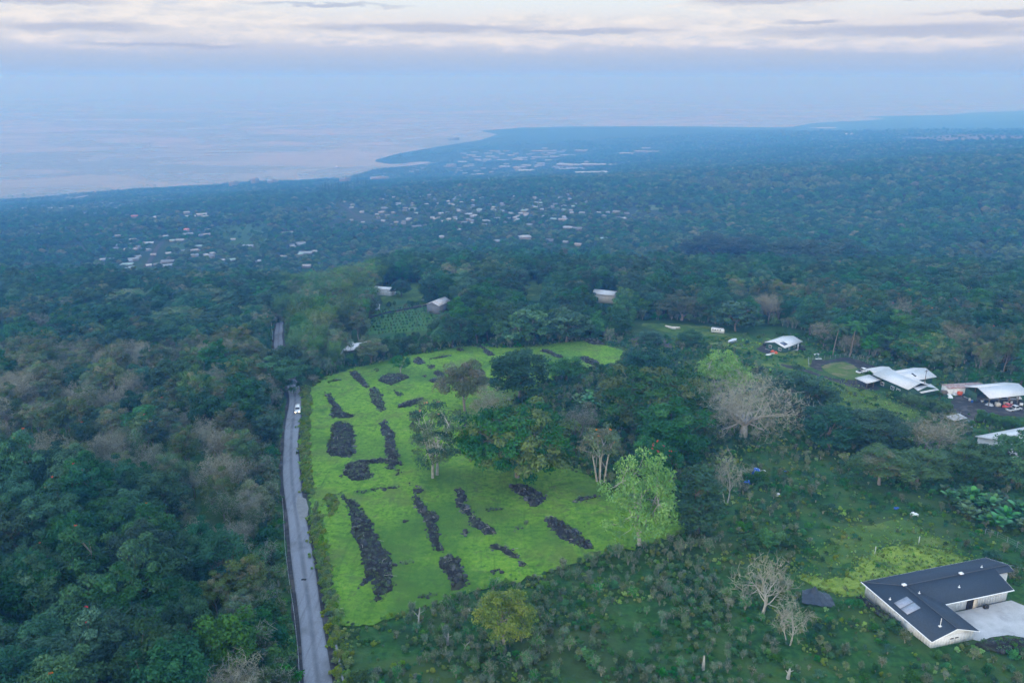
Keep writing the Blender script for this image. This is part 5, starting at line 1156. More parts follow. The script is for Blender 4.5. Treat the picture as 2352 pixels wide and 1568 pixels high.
def barrel(label, loc, mat, r=.32, h=.95):
    o = thing('barrel', label, 'barrel', loc); m = MB(); m.tube([(0, 0, 0), (0, 0, h * .33), (0, 0, h * .34), (0, 0, h)], [r, r, r * 1.04, r], mat, 14); m.build('drum', o); t = MB(); t.tube([(0, 0, h), (0, 0, h + .05)], r * .96, M_STEEL, 14); t.build('lid', o)
_cl = [(430, 330, 'sheet', M_WHITE, 2.6, 'white slab shaped cover standing by the shed door'), (280, 385, 'sheet', M_CREAM, 2.4, 'cream canvas over a heap left of the barn'), (250, 465, 'sheet', M_WHITE, 2.6, 'white tarp at the end of the clipped hedge'), (330, 420, 'sheet', M_SILVER, 2.2, 'grey sheet in the junk heap left of the barn'),
       (430, 425, 'box', M_ORANGE, 1.5, 'bright orange crate left of the barn'), (150, 420, 'box', M_WOOD, 1.8, 'brown timber crate behind the clipped hedge'), (700, 410, 'frame', M_STEEL, 2.2, 'steel table frame at the barn mouth'), (670, 490, 'box', M_WHITE, 1.1, 'white crate outside the barn'), (600, 530, 'barrel', M_WHITE, .4, 'white barrel at the cinder yard edge'), (640, 560, 'barrel', M_BLUE, .4, 'blue barrel at the cinder yard edge'),
       (740, 545, 'box', M_BLACKP, 1.0, 'black bin outside the barn'), (820, 550, 'box', M_SILVER, .9, 'grey bin outside the barn'), (950, 610, 'sheet', M_SILVER, 2.4, 'grey cover above the second hedge'), (1085, 625, 'box', M_CREAM, 1.6, 'tall cream crate above the second hedge'), (1225, 595, 'box', M_CREAM, 1.2, 'cream box behind the red car'), (1330, 580, 'barrel', M_WHITE, .35, 'white barrel behind the red car'),
       (1200, 495, 'box', M_BLACKP, 1.2, 'black crate under the barn eave'), (1290, 530, 'barrel', M_RUST, .35, 'rusty barrel under the barn eave'), (1460, 490, 'sheet', M_WHITE, 1.8, 'white sheet under the right end of the barn eave'), (1350, 515, 'frame', M_WOOD, 1.8, 'timber rack under the barn eave'), (1500, 610, 'box', M_WHITE, 1.0, 'white box right of the silver pickup')]
for i_, (x_, y_, t_, m_, s_, lab_) in enumerate(_cl):
    q_ = Zm(x_, y_)
    if t_ == 'sheet': sheet_item(lab_, q_, i_ * .7, s_, s_ * .7, s_ * .35, m_, 20 + i_)
    elif t_ == 'barrel': barrel(lab_, q_, m_)
    elif t_ == 'box':
        o_ = thing('crate', lab_, 'crate', q_, i_ * .6); one('crate_body', o_, lambda m: m.box((0, 0, s_ * .38), (s_, s_ * .8, s_ * .75), m_)); one('crate_lid', o_, lambda m: m.box((0, 0, s_ * .77), (s_ * 1.04, s_ * .84, .07), m_))
    else:
        o_ = thing('rack', lab_, 'rack', q_, i_ * .5); one('top_shelf', o_, lambda m: m.box((0, 0, .95), (s_, .9, .07), m_))
        for lx in (-1, 1):
            for ly in (-1, 1): one('leg', o_, lambda m: m.box((lx * s_ * .45, ly * .4, .45), (.08, .08, .95), m_))
# ground round the houses
sheet('cinder_yard', qpoly(6, [(1880,1150),(1930,1120),(2100,1105),(2352,1180),(2352,1290),(2250,1280),(2150,1300),(2030,1330),(1960,1290),(1850,1240),(1860,1190)]), M_GRAVEL, 2.5, .4, .10, kind='structure')
sheet('cinder_drive', smooth_loop(qpoly(6, [(700,925),(800,945),(900,970),(1000,1010),(1120,1040),(1230,1040),(1330,1060),(1400,1105),(1330,1110),(1200,1090),(1090,1055),(960,1010),(850,975),(740,955)])), M_GRAVEL, 2.0, .2, .10, kind='structure')
sheet('garden_bed', qpoly(6, [(905,945),(930,905),(1050,905),(1150,885),(1240,905),(1300,930),(1360,950),(1310,975),(1220,960),(1150,915),(1060,920),(985,945),(1000,985),(950,970)]), M_GRAVEL, 2.0, .3, .11, kind='structure')
sheet('round_lawn', smooth_loop(qpoly(6, [(985,945),(1060,922),(1150,920),(1220,945),(1250,980),(1290,1000),(1260,1035),(1180,1040),(1100,1020),(1020,985)])), M_LAWN, 2.0, .2, .13, kind='structure')
sheet('cottage_clearing', smooth_loop(poly((1445,742),(1560,742),(1700,758),(1760,800),(1850,830),(1880,850),(1760,830),(1700,800),(1610,790),(1560,770))), M_ROUGH, 3.0, .5, .08, kind='structure')
sheet('cottage_lot', smooth_loop(poly((1730,800),(1760,770),(1850,780),(1880,815),(1860,850),(1800,850),(1740,835))), M_ROUGH, 3.0, .5, .07, kind='structure')
sheet('gravel_pad', smooth_loop(Zb_ := np.array([Zb(*p)[:2] for p in ((240,560),(330,490),(460,440),(620,580),(700,620),(560,690),(420,640))])), M_GRAVEL, 2.0, .3, .14, kind='structure')
sheet('hillside_meadow', smooth_loop(poly((1880,860),(1960,880),(2060,930),(2120,945),(2100,965),(1990,965),(1900,930),(1870,890))), surf('meadow_grass', (.05, .10, .016), (.11, .17, .025), .3, .95, .1, .9, .3, (.05, .085, .02), .12), 3.0, .6, .09, kind='structure')
sheet('dirt_yard', smooth_loop(np.array([Z6(*p)[:2] for p in ((560,690),(640,650),(730,660),(900,650),(1010,670),(1130,760),(1150,830),(1040,800),(960,740),(700,760),(600,760))])), surf('grey_dirt', (.06, .055, .05), (.11, .10, .09), .5, .95, .1, .5, .1), 2.5, .4, .08, kind='structure')
sheet('yellow_meadow', smooth_loop(np.array([Q(9, *p)[:2] for p in ((1000,860),(1150,830),(1300,700),(1450,640),(1700,640),(1900,700),(2010,730),(1700,800),(1300,890),(1330,960),(1200,1010),(1080,960),(900,900),(800,830)) ])), M_DRYG, 2.0, .5, .09, kind='structure')
sheet('grass_knoll', smooth_loop(np.array([Q(9, *p)[:2] for p in ((850,690),(1050,600),(1150,500),(1400,500),(1500,440),(1650,520),(1850,620),(1980,700),(1700,630),(1450,630),(1300,690),(1150,780),(950,790))])), M_ROUGH, 2.5, .6, .08, kind='structure')
sheet('crop_field', CLEAR[0], surf('crop_green', (.04, .11, .024), (.065, .155, .034), .5, .95, .1, .5, .2), 4.0, .3, .08, kind='structure')
sheet('upper_clearing', CLEAR[1], M_ROUGH, 4.0, .5, .08, kind='structure'); sheet('far_clearing', CLEAR[2], M_ROUGH, 4.0, .5, .08, kind='structure')
sheet('bare_earth_bank', poly((905,712),(945,703),(1000,694),(1005,700),(950,708),(910,718)), M_DIRT, 2.5, .3, .12, kind='structure')
M_WALLS = surf('lava_wall', (.02, .02, .02), (.045, .042, .04), 4.0, .95, .2, .8, .08)
def wall_line(name, label, pts, h, w, mat, cat='wall', cap=None, parent=None):
    C = curve_pts(np.array(pts), 2.0); t = unit(np.gradient(C, axis=0)); nr = np.column_stack([t[:, 1], -t[:, 0]]); z = terrain(C[:, 0], C[:, 1])
    g = np.stack([np.column_stack([C - nr * w / 2, z - .3]), np.column_stack([C - nr * w * .45, z + h]), np.column_stack([C + nr * w * .45, z + h]), np.column_stack([C + nr * w / 2, z - .3])], 1)
    mb = MB(); mb.grid(g, mat); mb.add(g[0], [(0, 1, 2, 3)], mat); mb.add(g[-1], [(3, 2, 1, 0)], mat); return mb.build(name, None, False, label=label, category=cat)
wall_line('stone_wall', 'low dark stone wall along the upper edge of the crop rows', [A(840, 733)[:2], A(900, 716)[:2], A(985, 702)[:2]], .9, .7, M_WALLS)
wall_line('kerb_wall', 'low grey concrete wall beside the lane at the bottom of the frame', [A(766, 1455)[:2], A(775, 1500)[:2], A(790, 1568)[:2], A(800, 1640)[:2]], .65, .35, surf('old_concrete', (.16, .16, .165), (.24, .24, .245), 1.5, .85))
# pipe rail along the left of the lane
def fence(name, label, pts, h, step, rails, mat, pr=.05, rr=.03, cat='fence', group=None, skip=()):
    C = np.array(pts, float); s = np.concatenate([[0], np.cumsum(np.linalg.norm(np.diff(C, axis=0), axis=1))]); n = max(2, int(s[-1] / step) + 1); t = np.linspace(0, s[-1], n); P = np.column_stack([np.interp(t, s, C[:, 0]), np.interp(t, s, C[:, 1])]); z = terrain(P[:, 0], P[:, 1]); c = P[0]; o = thing(name, label, cat, (c[0], c[1], z[0]), 0, group); base = np.array([c[0], c[1], z[0]])
    G = np.column_stack([P, z]) - base; pm = MB(); pm.tube([(0, 0, -.4), (0, 0, h * .6), (0, 0, h)], pr, mat, 6); pme = pm.mesh(name + '_post')
    for g in G: obj('post', pme, o, tuple(g))
    for k in rails:
        m = MB(); m.tube(G + [0, 0, h * k], rr, mat, 5); m.build('rail', o)
    return o
_lw = [(x - 3.0 - .3 * math.sin(y * .1), y) for x, y in RC[::5] if 60 < y < 175]
fence('pipe_fence', 'pale pipe fence along the wood side of the lane', _lw, 1.0, 3.0, (.55, .95), M_STEEL, .05, .025)
fence('garden_fence', 'wire fence round the garden beds above the round lawn', [Q(6, *p)[:2] for p in ((905, 950), (900, 905), (1060, 895), (1160, 880), (1290, 925), (1370, 950))], 1.5, 2.6, (.3, .65, .98), M_STEEL, .05, .02)
for i_, pts_ in enumerate((((150,745),(235,745),(440,790)), ((235,745),(300,800),(430,860),(560,900),(640,930)), ((700,870),(845,890),(845,930)), ((400,980),(560,940),(660,915)), ((420,1010),(520,1040),(640,1050)), ((430,960),(440,1010),(520,1110),(620,1060)))):
    fence('corral_fence', ['pale pipe corral panel nearest the clipped hedge', 'long pipe corral panel above the tin lean to', 'pipe corral panel at the foot of the second hedge', 'pipe corral panel right of the tin lean to', 'lower pipe corral panel in the scrub', 'lowest pipe corral panel forming a corner in the scrub'][i_], [Zm(*p)[:2] for p in pts_], 1.5, 2.2, (.2, .4, .6, .8, .98), M_STEEL, .05, .028)
o_ = thing('tin_lean_to', 'small grey tin roofed lean to among the pipe corrals', 'shelter', Zm(360, 905), R(15))
one('roof', o_, lambda m: slab(m, [(-2.4, -1.6, 1.5), (2.4, -1.6, 1.9), (2.4, 1.6, 2.1), (-2.4, 1.6, 1.7)], .06, M_MROOF2))
for x_ in (-2.2, 2.2):
    for y_ in (-1.4, 1.4): one('post', o_, lambda m: m.box((x_, y_, .7), (.1, .1, 2.0), M_WOOD))
fence('wire_fence', 'wire fence below the banana grove at the frame edge', [Q(9, *p)[:2] for p in ((2090, 560), (2160, 580), (2300, 650), (2352, 690))], 1.4, 2.2, (.3, .6, .95), M_STEEL, .05, .015)
def pole(label, loc, h, arm=True, mat=M_WOOD, r=.14):
    o = thing('utility_pole', label, 'pole', loc, R(30)); m = MB(); m.tube([(0, 0, -.5), (0, 0, h * .5), (0, 0, h)], [r, r * .85, r * .7], mat, 8); m.build('shaft', o)
    if arm:
        one('crossarm', o, lambda m: m.box((0, 0, h - .5), (1.9, .12, .14), mat))
        for x in (-.8, 0, .8): one('insulator', o, lambda m: m.tube([(x, 0, h - .42), (x, 0, h - .2)], .05, M_BLACKP, 6))
pole('wooden utility pole behind the clipped hedge beside the white roofed house', Q(6, 1672, 1125), 8.5); pole('pale pole standing beside the lane at the wood end', Q(4, 1834, 770), 9.0, False, M_TRIM, .1); pole('wooden utility pole behind the round dark tree beyond the crop rows', A(868, 668), 10.0)
# blue tent, wheelbarrow-sized things and stakes in the rough ground above the bungalow
def tent(label, loc, rz, r, mat):
    o = thing('tent', label, 'tent', loc, rz); g = []; n = 8
    for k, (rr, z) in enumerate(((1, 0), (.97, .45), (.75, .95), (.4, 1.25), (.02, 1.35))): g.append([(r * rr * math.cos(a), r * rr * math.sin(a), r * z * .85) for a in np.linspace(0, 6.283, n, endpoint=False)])
    m = MB(); m.grid(np.array(g)[::-1], mat, .5, loop=True); m.build('canopy', o); t = MB(); t.add([(-.35 * r, -r * .99, .05), (.35 * r, -r * .99, .05), (.2 * r, -r * .86, .62 * r), (-.2 * r, -r * .86, .62 * r)], [(0, 1, 2, 3)], M_SILVER); t.build('door_flap', o)
    p = MB()
    for a in np.linspace(0, 6.283, 8, endpoint=False): p.tube([(r * math.cos(a), r * math.sin(a), 0), (r * .99 * math.cos(a), r * .99 * math.sin(a), r * .40), (r * .78 * math.cos(a), r * .78 * math.sin(a), r * .82), (0, 0, r * 1.17)], .03, M_TRIM, 4)
    p.build('tent_poles', o)
tent('blue dome tent with white seams on the rough slope', Q(9, 550, 150), R(10), 1.25, M_BLUE)
sheet_item('crumpled blue tarp left of the dome tent', Q(9, 495, 218), .3, 1.9, 1.5, .6, M_BLUE, 41); sheet_item('small blue tarp in grass right of the dome tent', Q(9, 760, 142), .2, 1.3, .8, .3, M_BLUE, 42); sheet_item('small blue tarp near the white table', Q(9, 1500, 392), -.3, 1.5, 1.0, .35, M_BLUE, 43)
sheet_item('white sheet scrap beside the dome tent', Q(9, 602, 137), .1, .9, .6, .2, M_WHITE, 44); sheet_item('thin white plastic strip on grass right of the bungalow', Q(9, 2300, 780), -.5, 5.0, .6, .15, M_WHITE, 45)
o_ = thing('bathtub', 'old white bathtub lying in the weeds below the dome tent', 'bathtub', Q(9, 687, 305), R(5)); m_ = MB(); m_.grid(np.array([[(math.cos(a) * .85 * k, math.sin(a) * .45 * k, z) for a in np.linspace(0, 6.283, 14, endpoint=False)] for k, z in ((.7, .02), (.92, .3), (1, .6), (1.08, .62), (.95, .58), (.8, .2), (.1, .15))]), M_CARW, .5, loop=True); m_.build('tub_shell', o_, True)
o_ = thing('white_table', 'white plastic table with upturned chairs on rough grass', 'table', Q(9, 1612, 445), R(10)); one('tabletop', o_, lambda m: m.box((0, 0, .72), (1.7, .9, .06), M_TRIM))
for x_ in (-.7, .7):
    for y_ in (-.35, .35): one('leg', o_, lambda m: m.box((x_, y_, .34), (.08, .08, .75), M_TRIM))
one('folded_seat', o_, lambda m: m.box((-.3, .1, .95), (.6, .5, .35), M_TRIM))
for i_, (x_, y_) in enumerate(((1348, 700), (1642, 632))):
    o_ = thing('marker_stake', ['white marker stake on the yellow knoll, left of two', 'white marker stake on the yellow knoll, right of two'][i_], 'stake', Q(9, x_, y_)); one('shaft', o_, lambda m: m.box((0, 0, .9), (.09, .09, 2.0), M_TRIM)); one('cap', o_, lambda m: m.box((0, 0, 1.93), (.13, .13, .08), M_TRIM))
def draped_tarp():
    q = Q(9, 960, 1010); o = thing('shade_tarp', 'dark mesh tarp peaked over a pole below the yellow meadow', 'tarp', q, R(-10)); rng = np.random.RandomState(3); n = 13; X, Y = np.meshgrid(np.linspace(-2.7, 2.7, n), np.linspace(-1.9, 1.9, n)); d = np.hypot(X + .5, Y - 1.0)
    Zz = .15 + 2.5 * np.exp(-d * .9) + .25 * np.abs(X) / 2.7 + rng.rand(n, n) * .12 + .10 * np.sin(X * 5 + Y * 2); m = MB(); m.grid(np.stack([X * (1 - .06 * Y), Y, Zz], -1), M_TARPD); m.build('cloth', o, True); one('pole', o, lambda m: m.tube([(-.5, 1.0, -.2), (-.5, 1.0, 1.95)], .05, M_WOOD, 6))
draped_tarp()
def snag(label, loc, h, r, lean=.1, fork=True):
    o = thing('dead_stump', label, 'stump', loc, 0); m = MB(); m.tube([(0, 0, -.3), (lean * h * .3, 0, h * .4), (lean * h, .05 * h, h)], [r * 1.3, r, r * .5], BARKW, 7); m.build('trunk', o)
    if fork: b = MB(); b.tube([(lean * h * .3, 0, h * .5), (-.25 * h, .1 * h, h * .8)], [r * .5, r * .2], BARKW, 5); b.tube([(lean * h * .6, 0, h * .7), (.35 * h, -.1 * h, h * .95)], [r * .4, r * .15], BARKW, 5); b.build('broken_limb', o)
snag('pale dead trunk with broken limbs at the scrub edge below the pasture', Q(8, 628, 1175), 3.6, .15); snag('dark burnt stump with a pale split top in the scrub', Q(8, 826, 1305), 2.2, .2, .05); snag('short grey stump standing in the lower scrub', Q(9, 195, 1470), 2.6, .24, .02, False); snag('weathered stump near the bottom frame edge', Q(9, 765, 1530), 1.8, .26, .1); snag('thin pale snag lying slanted in the scrub', Q(8, 930, 1335), 1.6, .08, .7)
o_ = thing('road_patch', 'dark rectangular repair patch in the lane', 'patch', A(698, 1331), 0); one('patch_slab', o_, lambda m: m.box((0, 0, .17), (.95, .55, .04), M_RUBBER))
# ================================================================ NAMED TREES
dome('willow', 401, 15, 6.2, 3.2, 100, 1.3, 95, .42, L_WILLOW, BARKW, .34, 5, flat=1.0, fork=.25, lower=-.85, aspect=.42, upb=.2, fill=.5, droop=.9)
dome('yellow', 405, 10, 4.6, 2.6, 60, 1.15, 150, .30, L_YELLOW, BARK, .28, 5, lower=-.6, fill=.75)
bare('spreading', 411, 15, 10.5, 2.4, .6, bark=BARKW, limbs=8, depth=5, dry=0, up=.10, nch=3, spread=1.15, first=.36, twl=.35)
dome('tallpair', 417, 18, 5.4, 3.0, 62, 1.35, 105, .38, L_TEAL, BARKW, .34, 5, trunks=2, lower=-.8, fill=.5, lm2=L_OLIVE, f2=.35, flowers=5)
dome('fivestems', 421, 12, 4.6, 5.0, 44, 1.2, 80, .34, L_OLIVE, BARKW, .34, 2, trunks=4, lower=-.2, lm2=L_BROWN, f2=.5, flowers=4)
dome('redtop', 425, 12, 5.0, 3.0, 50, 1.3, 110, .38, L_DARK, BARKD, .28, 5, lower=-.4, flowers=12)
bare('deadfork', 431, 8, 4.2, 2.2, .22, bark=BARKW, limbs=4, depth=3, dry=0, spread=.95, trunks=2, first=.42, twl=.7)
bare('deadthin', 435, 9, 3.4, 3.0, .16, bark=BARKW, limbs=3, depth=3, dry=0, trunks=3, spread=.6, up=.3, first=.4, twl=.5)
dome('fieldpalm', 441, 6.5, 2.9, 2.6, 30, .95, 70, .5, L_GREEN, BARKW, .17, 6, lower=-.5, aspect=.25, droop=.8, fill=.9)
dome('column', 445, 12, 2.2, .8, 40, .95, 120, .34, L_DARK, BARKD, .22, 4, lower=-.95, fill=.9)
def dims(key):
    if not hasattr(PROTOS[key], 'dim'):
        c = PROTOS[key].parts[1][1]; a = np.empty(len(c.vertices) * 3, np.float32); c.vertices.foreach_get('co', a); a = a.reshape(-1, 3); q = np.percentile(a, [1, 99], axis=0); PROTOS[key].dim = ((q[1, 0] - q[0, 0] + q[1, 1] - q[0, 1]) / 2, a[:, 2].max())
    return PROTOS[key].dim
def hero(key, bx, by, top, w, name, label, cat='tree', rz=None, group=None, sink=0.0):
    """a tree whose foot, top and breadth are read off the 2352-wide print"""
    b = A(bx, by); lo, hi = .5, 40.0
    for _ in range(24):
        m = (lo + hi) / 2
        if project(b + [0, 0, m])[1] > top * S: lo = m
        else: hi = m
    W_, H_ = dims(key); dep = project(b)[2]; sx = (w * S) * dep / FPX / W_; sz = lo / H_
    return place(key, (b[0], b[1], b[2] - sink), sx, (bx * 1.7) % 6.28 if rz is None else rz, name, label, cat, group, sz=sz)
_hero = [
 ('fieldpalm',920,858,815,46,'small_palm','small round headed palm on a rock heap in the upper pasture'),
 ('olive0',1068,945,818,108,'olive_tree','tall olive green tree in the middle of the upper pasture'),
 ('broad0',1190,915,803,135,'broadleaf_tree','dense dark tree right of the olive tree at the pasture edge'),
 ('bare1',1115,975,893,95,'dry_tree','brown dry tree below the dense dark tree at the pasture edge'),
 ('tallpair',1002,1097,912,118,'tall_tulip_tree','tall tree on two pale trunks standing in the pasture'),
 ('umbrella0',1190,1098,940,255,'umbrella_tree','wide flat domed umbrella tree shading the pasture'),
 ('bare1',1325,1005,925,85,'dry_tree','brown dry tree behind the wide umbrella tree'),
 ('fivestems',1380,1105,983,105,'pale_stemmed_tree','tree on several pale stems right of the wide umbrella tree'),
 ('redtop',1503,1130,1008,105,'blossoming_tree','dark tree topped with red blossom behind the feathery tree'),
 ('umbrella0',1490,985,855,245,'umbrella_tree','large dark umbrella tree left of the bare spreading tree'),
 ('broad1',1545,1062,912,150,'broadleaf_tree','dense blue green tree before the large dark umbrella tree'),
 ('spreading',1705,1000,835,225,'bare_tree','huge bare grey tree with spreading limbs'),
 ('broad2',1835,968,848,140,'broadleaf_tree','dark tree close right of the huge bare tree'),
 ('broad0',1905,1030,935,130,'broadleaf_tree','dark round tree below the meadow, left of two'),
 ('broad1',2010,1035,940,140,'broadleaf_tree','dark round tree below the meadow, right of two'),
 ('willow',1470,1258,1043,150,'feathery_tree','bright pale green feathery tree with a white trunk'),
 ('yellow',1160,1492,1345,128,'round_tree','yellow green round tree alone in the lower scrub'),
 ('deadfork',1748,1412,1275,132,'bare_tree','bare forked grey tree in the lower scrub'),
 ('deadthin',1812,1478,1375,95,'bare_tree','small dead tree on pale stems below the shade tarp'),
 ('column',1600,1222,1075,95,'broadleaf_tree','tall dark leafy tree right behind the feathery tree'),
 ('deadthin',1668,1155,1035,85,'bare_tree','thin bare tree left of the dome tent'),
 ('olive0',2020,1112,1025,120,'olive_tree','olive tree at the right, left of two'),
 ('bright0',2105,1105,1028,110,'broadleaf_tree','green tree at the right beside the olive tree'),
 ('bare1',2130,1045,945,125,'dry_tree','brown dry tree with pale trunk before the corrals'),
 ('broad2',2240,1105,1015,120,'broadleaf_tree','dark tree below the roadside house, left of two'),
 ('broad0',2325,1110,1000,120,'broadleaf_tree','dark tree below the roadside house, right of two'),
 ('broad1',1490,898,788,125,'broadleaf_tree','blue green tree at the far pasture corner'),
 ('olive0',1455,880,800,80,'olive_tree','olive tree left of the blue green tree at the far pasture corner'),
 ('bright0',1300,872,818,72,'bushy_tree','low bushy tree at the right end of the pasture'),
 ('broad1',1585,793,755,54,'broadleaf_tree','small round tree in the clearing below the beached boats'),
 ('broad2',1492,792,757,52,'broadleaf_tree','small dark tree beside the grey dirt yard'),
 ('willow',1655,905,808,110,'feathery_tree','pale thin tree behind the top of the huge bare tree'),
 ('palm1',1912,818,742,44,'coconut_palm','coconut palm behind the garden, left of two'),
 ('palm1',1952,818,736,50,'coconut_palm','coconut palm behind the garden, right of two'),
 ('column',2345,892,800,46,'columnar_tree','dark columnar tree at the right frame edge'),
 ('breadfruit',1205,790,706,105,'breadfruit_tree','large leaved pale glinting tree above the pasture, left of two'),
 ('breadfruit',1300,785,706,100,'breadfruit_tree','large leaved pale glinting tree above the pasture, right of two'),
 ('breadfruit',1690,760,690,90,'breadfruit_tree','large leaved tree above the clearing left of the green cottage'),
 ('umbrella1',1565,735,678,115,'umbrella_tree','rounded umbrella tree above the beached boats'),
 ('bare0',1630,722,668,60,'bare_tree','thin tree with a white forked trunk at the clearing edge'),
 ('bamboo0',1160,668,612,62,'bamboo_clump','fan shaped bamboo clump beyond the crop rows'),
 ('mango0',1010,648,604,58,'mango_tree','round dark mango tree beyond the crop rows'),
 ('mango1',922,680,640,48,'mango_tree','small round dark tree beside the white cottage'),
 ('mango0',1640,604,535,145,'mango_tree','dark domed mango tree on the far slope, left of the group'),
 ('mango1',1722,600,540,115,'mango_tree','dark domed mango tree on the far slope, second of the group'),
 ('mango0',1840,624,545,155,'mango_tree','largest dark domed mango tree on the far slope'),
 ('mango1',1955,614,550,110,'mango_tree','dark domed mango tree on the far slope, right of the group'),
 ('mango0',1445,640,582,80,'mango_tree','dark round mango tree above the pole house'),
 ('mango0',315,818,750,95,'mango_tree','reddish dark mango tree in the hollow left of the lane'),
 ('mango0',262,840,788,80,'mango_tree','reddish dark mango tree in the hollow, second from the left'),
 ('mango0',112,812,757,95,'mango_tree','reddish dark mango tree in the hollow, leftmost'),
 ('umbrella1',395,765,712,175,'umbrella_tree','broad grey green umbrella tree in the hollow'),
 ('umbrella1',300,722,672,150,'umbrella_tree','broad umbrella tree higher up the hollow'),
 ('umbrella0',470,720,665,150,'umbrella_tree','dark umbrella tree at the top of the hollow'),
 ('bare0',606,780,706,56,'pale_tree','grey tree with a leaning pale trunk near the lane end'),
 ('bright1',556,806,766,52,'bright_tree','pale green tree at the near rim of the hollow'),
 ('broad2',648,905,815,95,'broadleaf_tree','dark leafy tree leaning over the lane where it drops from sight'),
 ('broad0',655,862,795,75,'broadleaf_tree','dark leafy tree hiding the bend of the lane'),
 ('bright0',690,862,818,60,'broadleaf_tree','green tree on the right side of the hidden bend'),
 ('bare0',722,880,858,26,'bare_bush','pale bare bush at the upper left pasture corner'),
 ('olive0',852,832,772,62,'olive_tree','leafy tree standing before the right half of the farmhouse'),
 ('palm0',590,708,668,42,'palm_tree','small palm near the top of the lane'),
 ('broad1',575,700,650,70,'broadleaf_tree','round dark tree left of the small palm'),
]
OPEN_TREES = []
for k_, bx_, by_, top_, w_, nm_, lab_ in _hero:
    o_ = hero(k_, bx_, by_, top_, w_, nm_, lab_); OPEN_TREES.append((o_.location.x, o_.location.y, w_ * S * project(np.array(o_.location))[2] / FPX * .36))
    HOUSES.append(OPEN_TREES[-1])
def hedge(label, p0, p1, h, w, seed):
    rng = np.random.RandomState(seed); a, b = A(*p0), A(*p1); L = np.linalg.norm(b - a); n = int(L * h * w * 1.5); t = rng.rand(n); off = rng.uniform(-.5, .5, n) * w; d = unit((b - a)[None, :2])[0]; nr = np.array([d[1], -d[0]])
    P = a + (b - a) * t[:, None]; P[:, :2] += nr * off[:, None]; P[:, 2] = terrain(P[:, 0], P[:, 1]) + rng.uniform(.3, h - .5, n) * (1 - .15 * np.abs(off) / w); o = thing('hedge', label, 'hedge', tuple(a)); m = MB(); q, tt = clump_leaves(rng, P - a, .75, 85, .30, .9, .5, .8); m.quads(q, L_GREEN, tt); m.build('foliage', o); s = MB()
    segs(s, P - a - [0, 0, 1.5], P - a, np.full(n, .05), np.full(n, .03), BARKD, 3); s.build('stems', o, kind='stuff')
hedge('clipped dense green hedge before the large white roofed house', (2075, 922), (2178, 952), 3.8, 3.2, 501); hedge('clipped dense green hedge before the barn', (2245, 965), (2390, 1005), 3.8, 3.2, 502)
def grove(keys, P, sp, label, group, name, cat, seed, smin=.8, smax=1.2):
    rng = np.random.RandomState(seed); x, y = jitter_grid(P[:, 0].min(), P[:, 0].max(), P[:, 1].min(), P[:, 1].max(), sp, rng); k = in_poly(P, x, y); x, y = x[k], y[k]; z = terrain(x, y)
    for i in range(len(x)): place(keys[i % len(keys)], (x[i], y[i], z[i]), rng.uniform(smin, smax), rng.rand() * 6.28, name, label, cat, group)
    OPEN_TREES.extend((a, b, 1.6) for a, b in zip(x, y))
grove(['banana0', 'banana1'], poly((1310,930),(1345,915),(1400,905),(1415,925),(1390,940),(1330,945)), 3.0, 'bright banana plant left of the huge bare tree', 'banana plants left of the huge bare tree', 'banana_plant', 'banana plant', 511, .9, 1.2)
grove(['banana1', 'banana0'], poly((2160,1140),(2200,1128),(2270,1150),(2352,1185),(2400,1240),(2352,1240),(2260,1210),(2180,1175)), 2.9, 'dark banana plant in the grove above the bungalow', 'banana plants in the grove above the bungalow', 'banana_plant', 'banana plant', 512)
for i_, (x_, y_, s_) in enumerate(((1755, 1250, 2.2), (1725, 1255, 1.9), (1790, 1248, 2.0))): place('shrub2', A(x_, y_), s_, i_ * 2.0, 'bush', ['bright green bush in the rough slope, largest of three', 'bright green bush in the rough slope, left of three', 'bright green bush in the rough slope, right of three'][i_], 'bush', 'bright bushes on the rough slope')

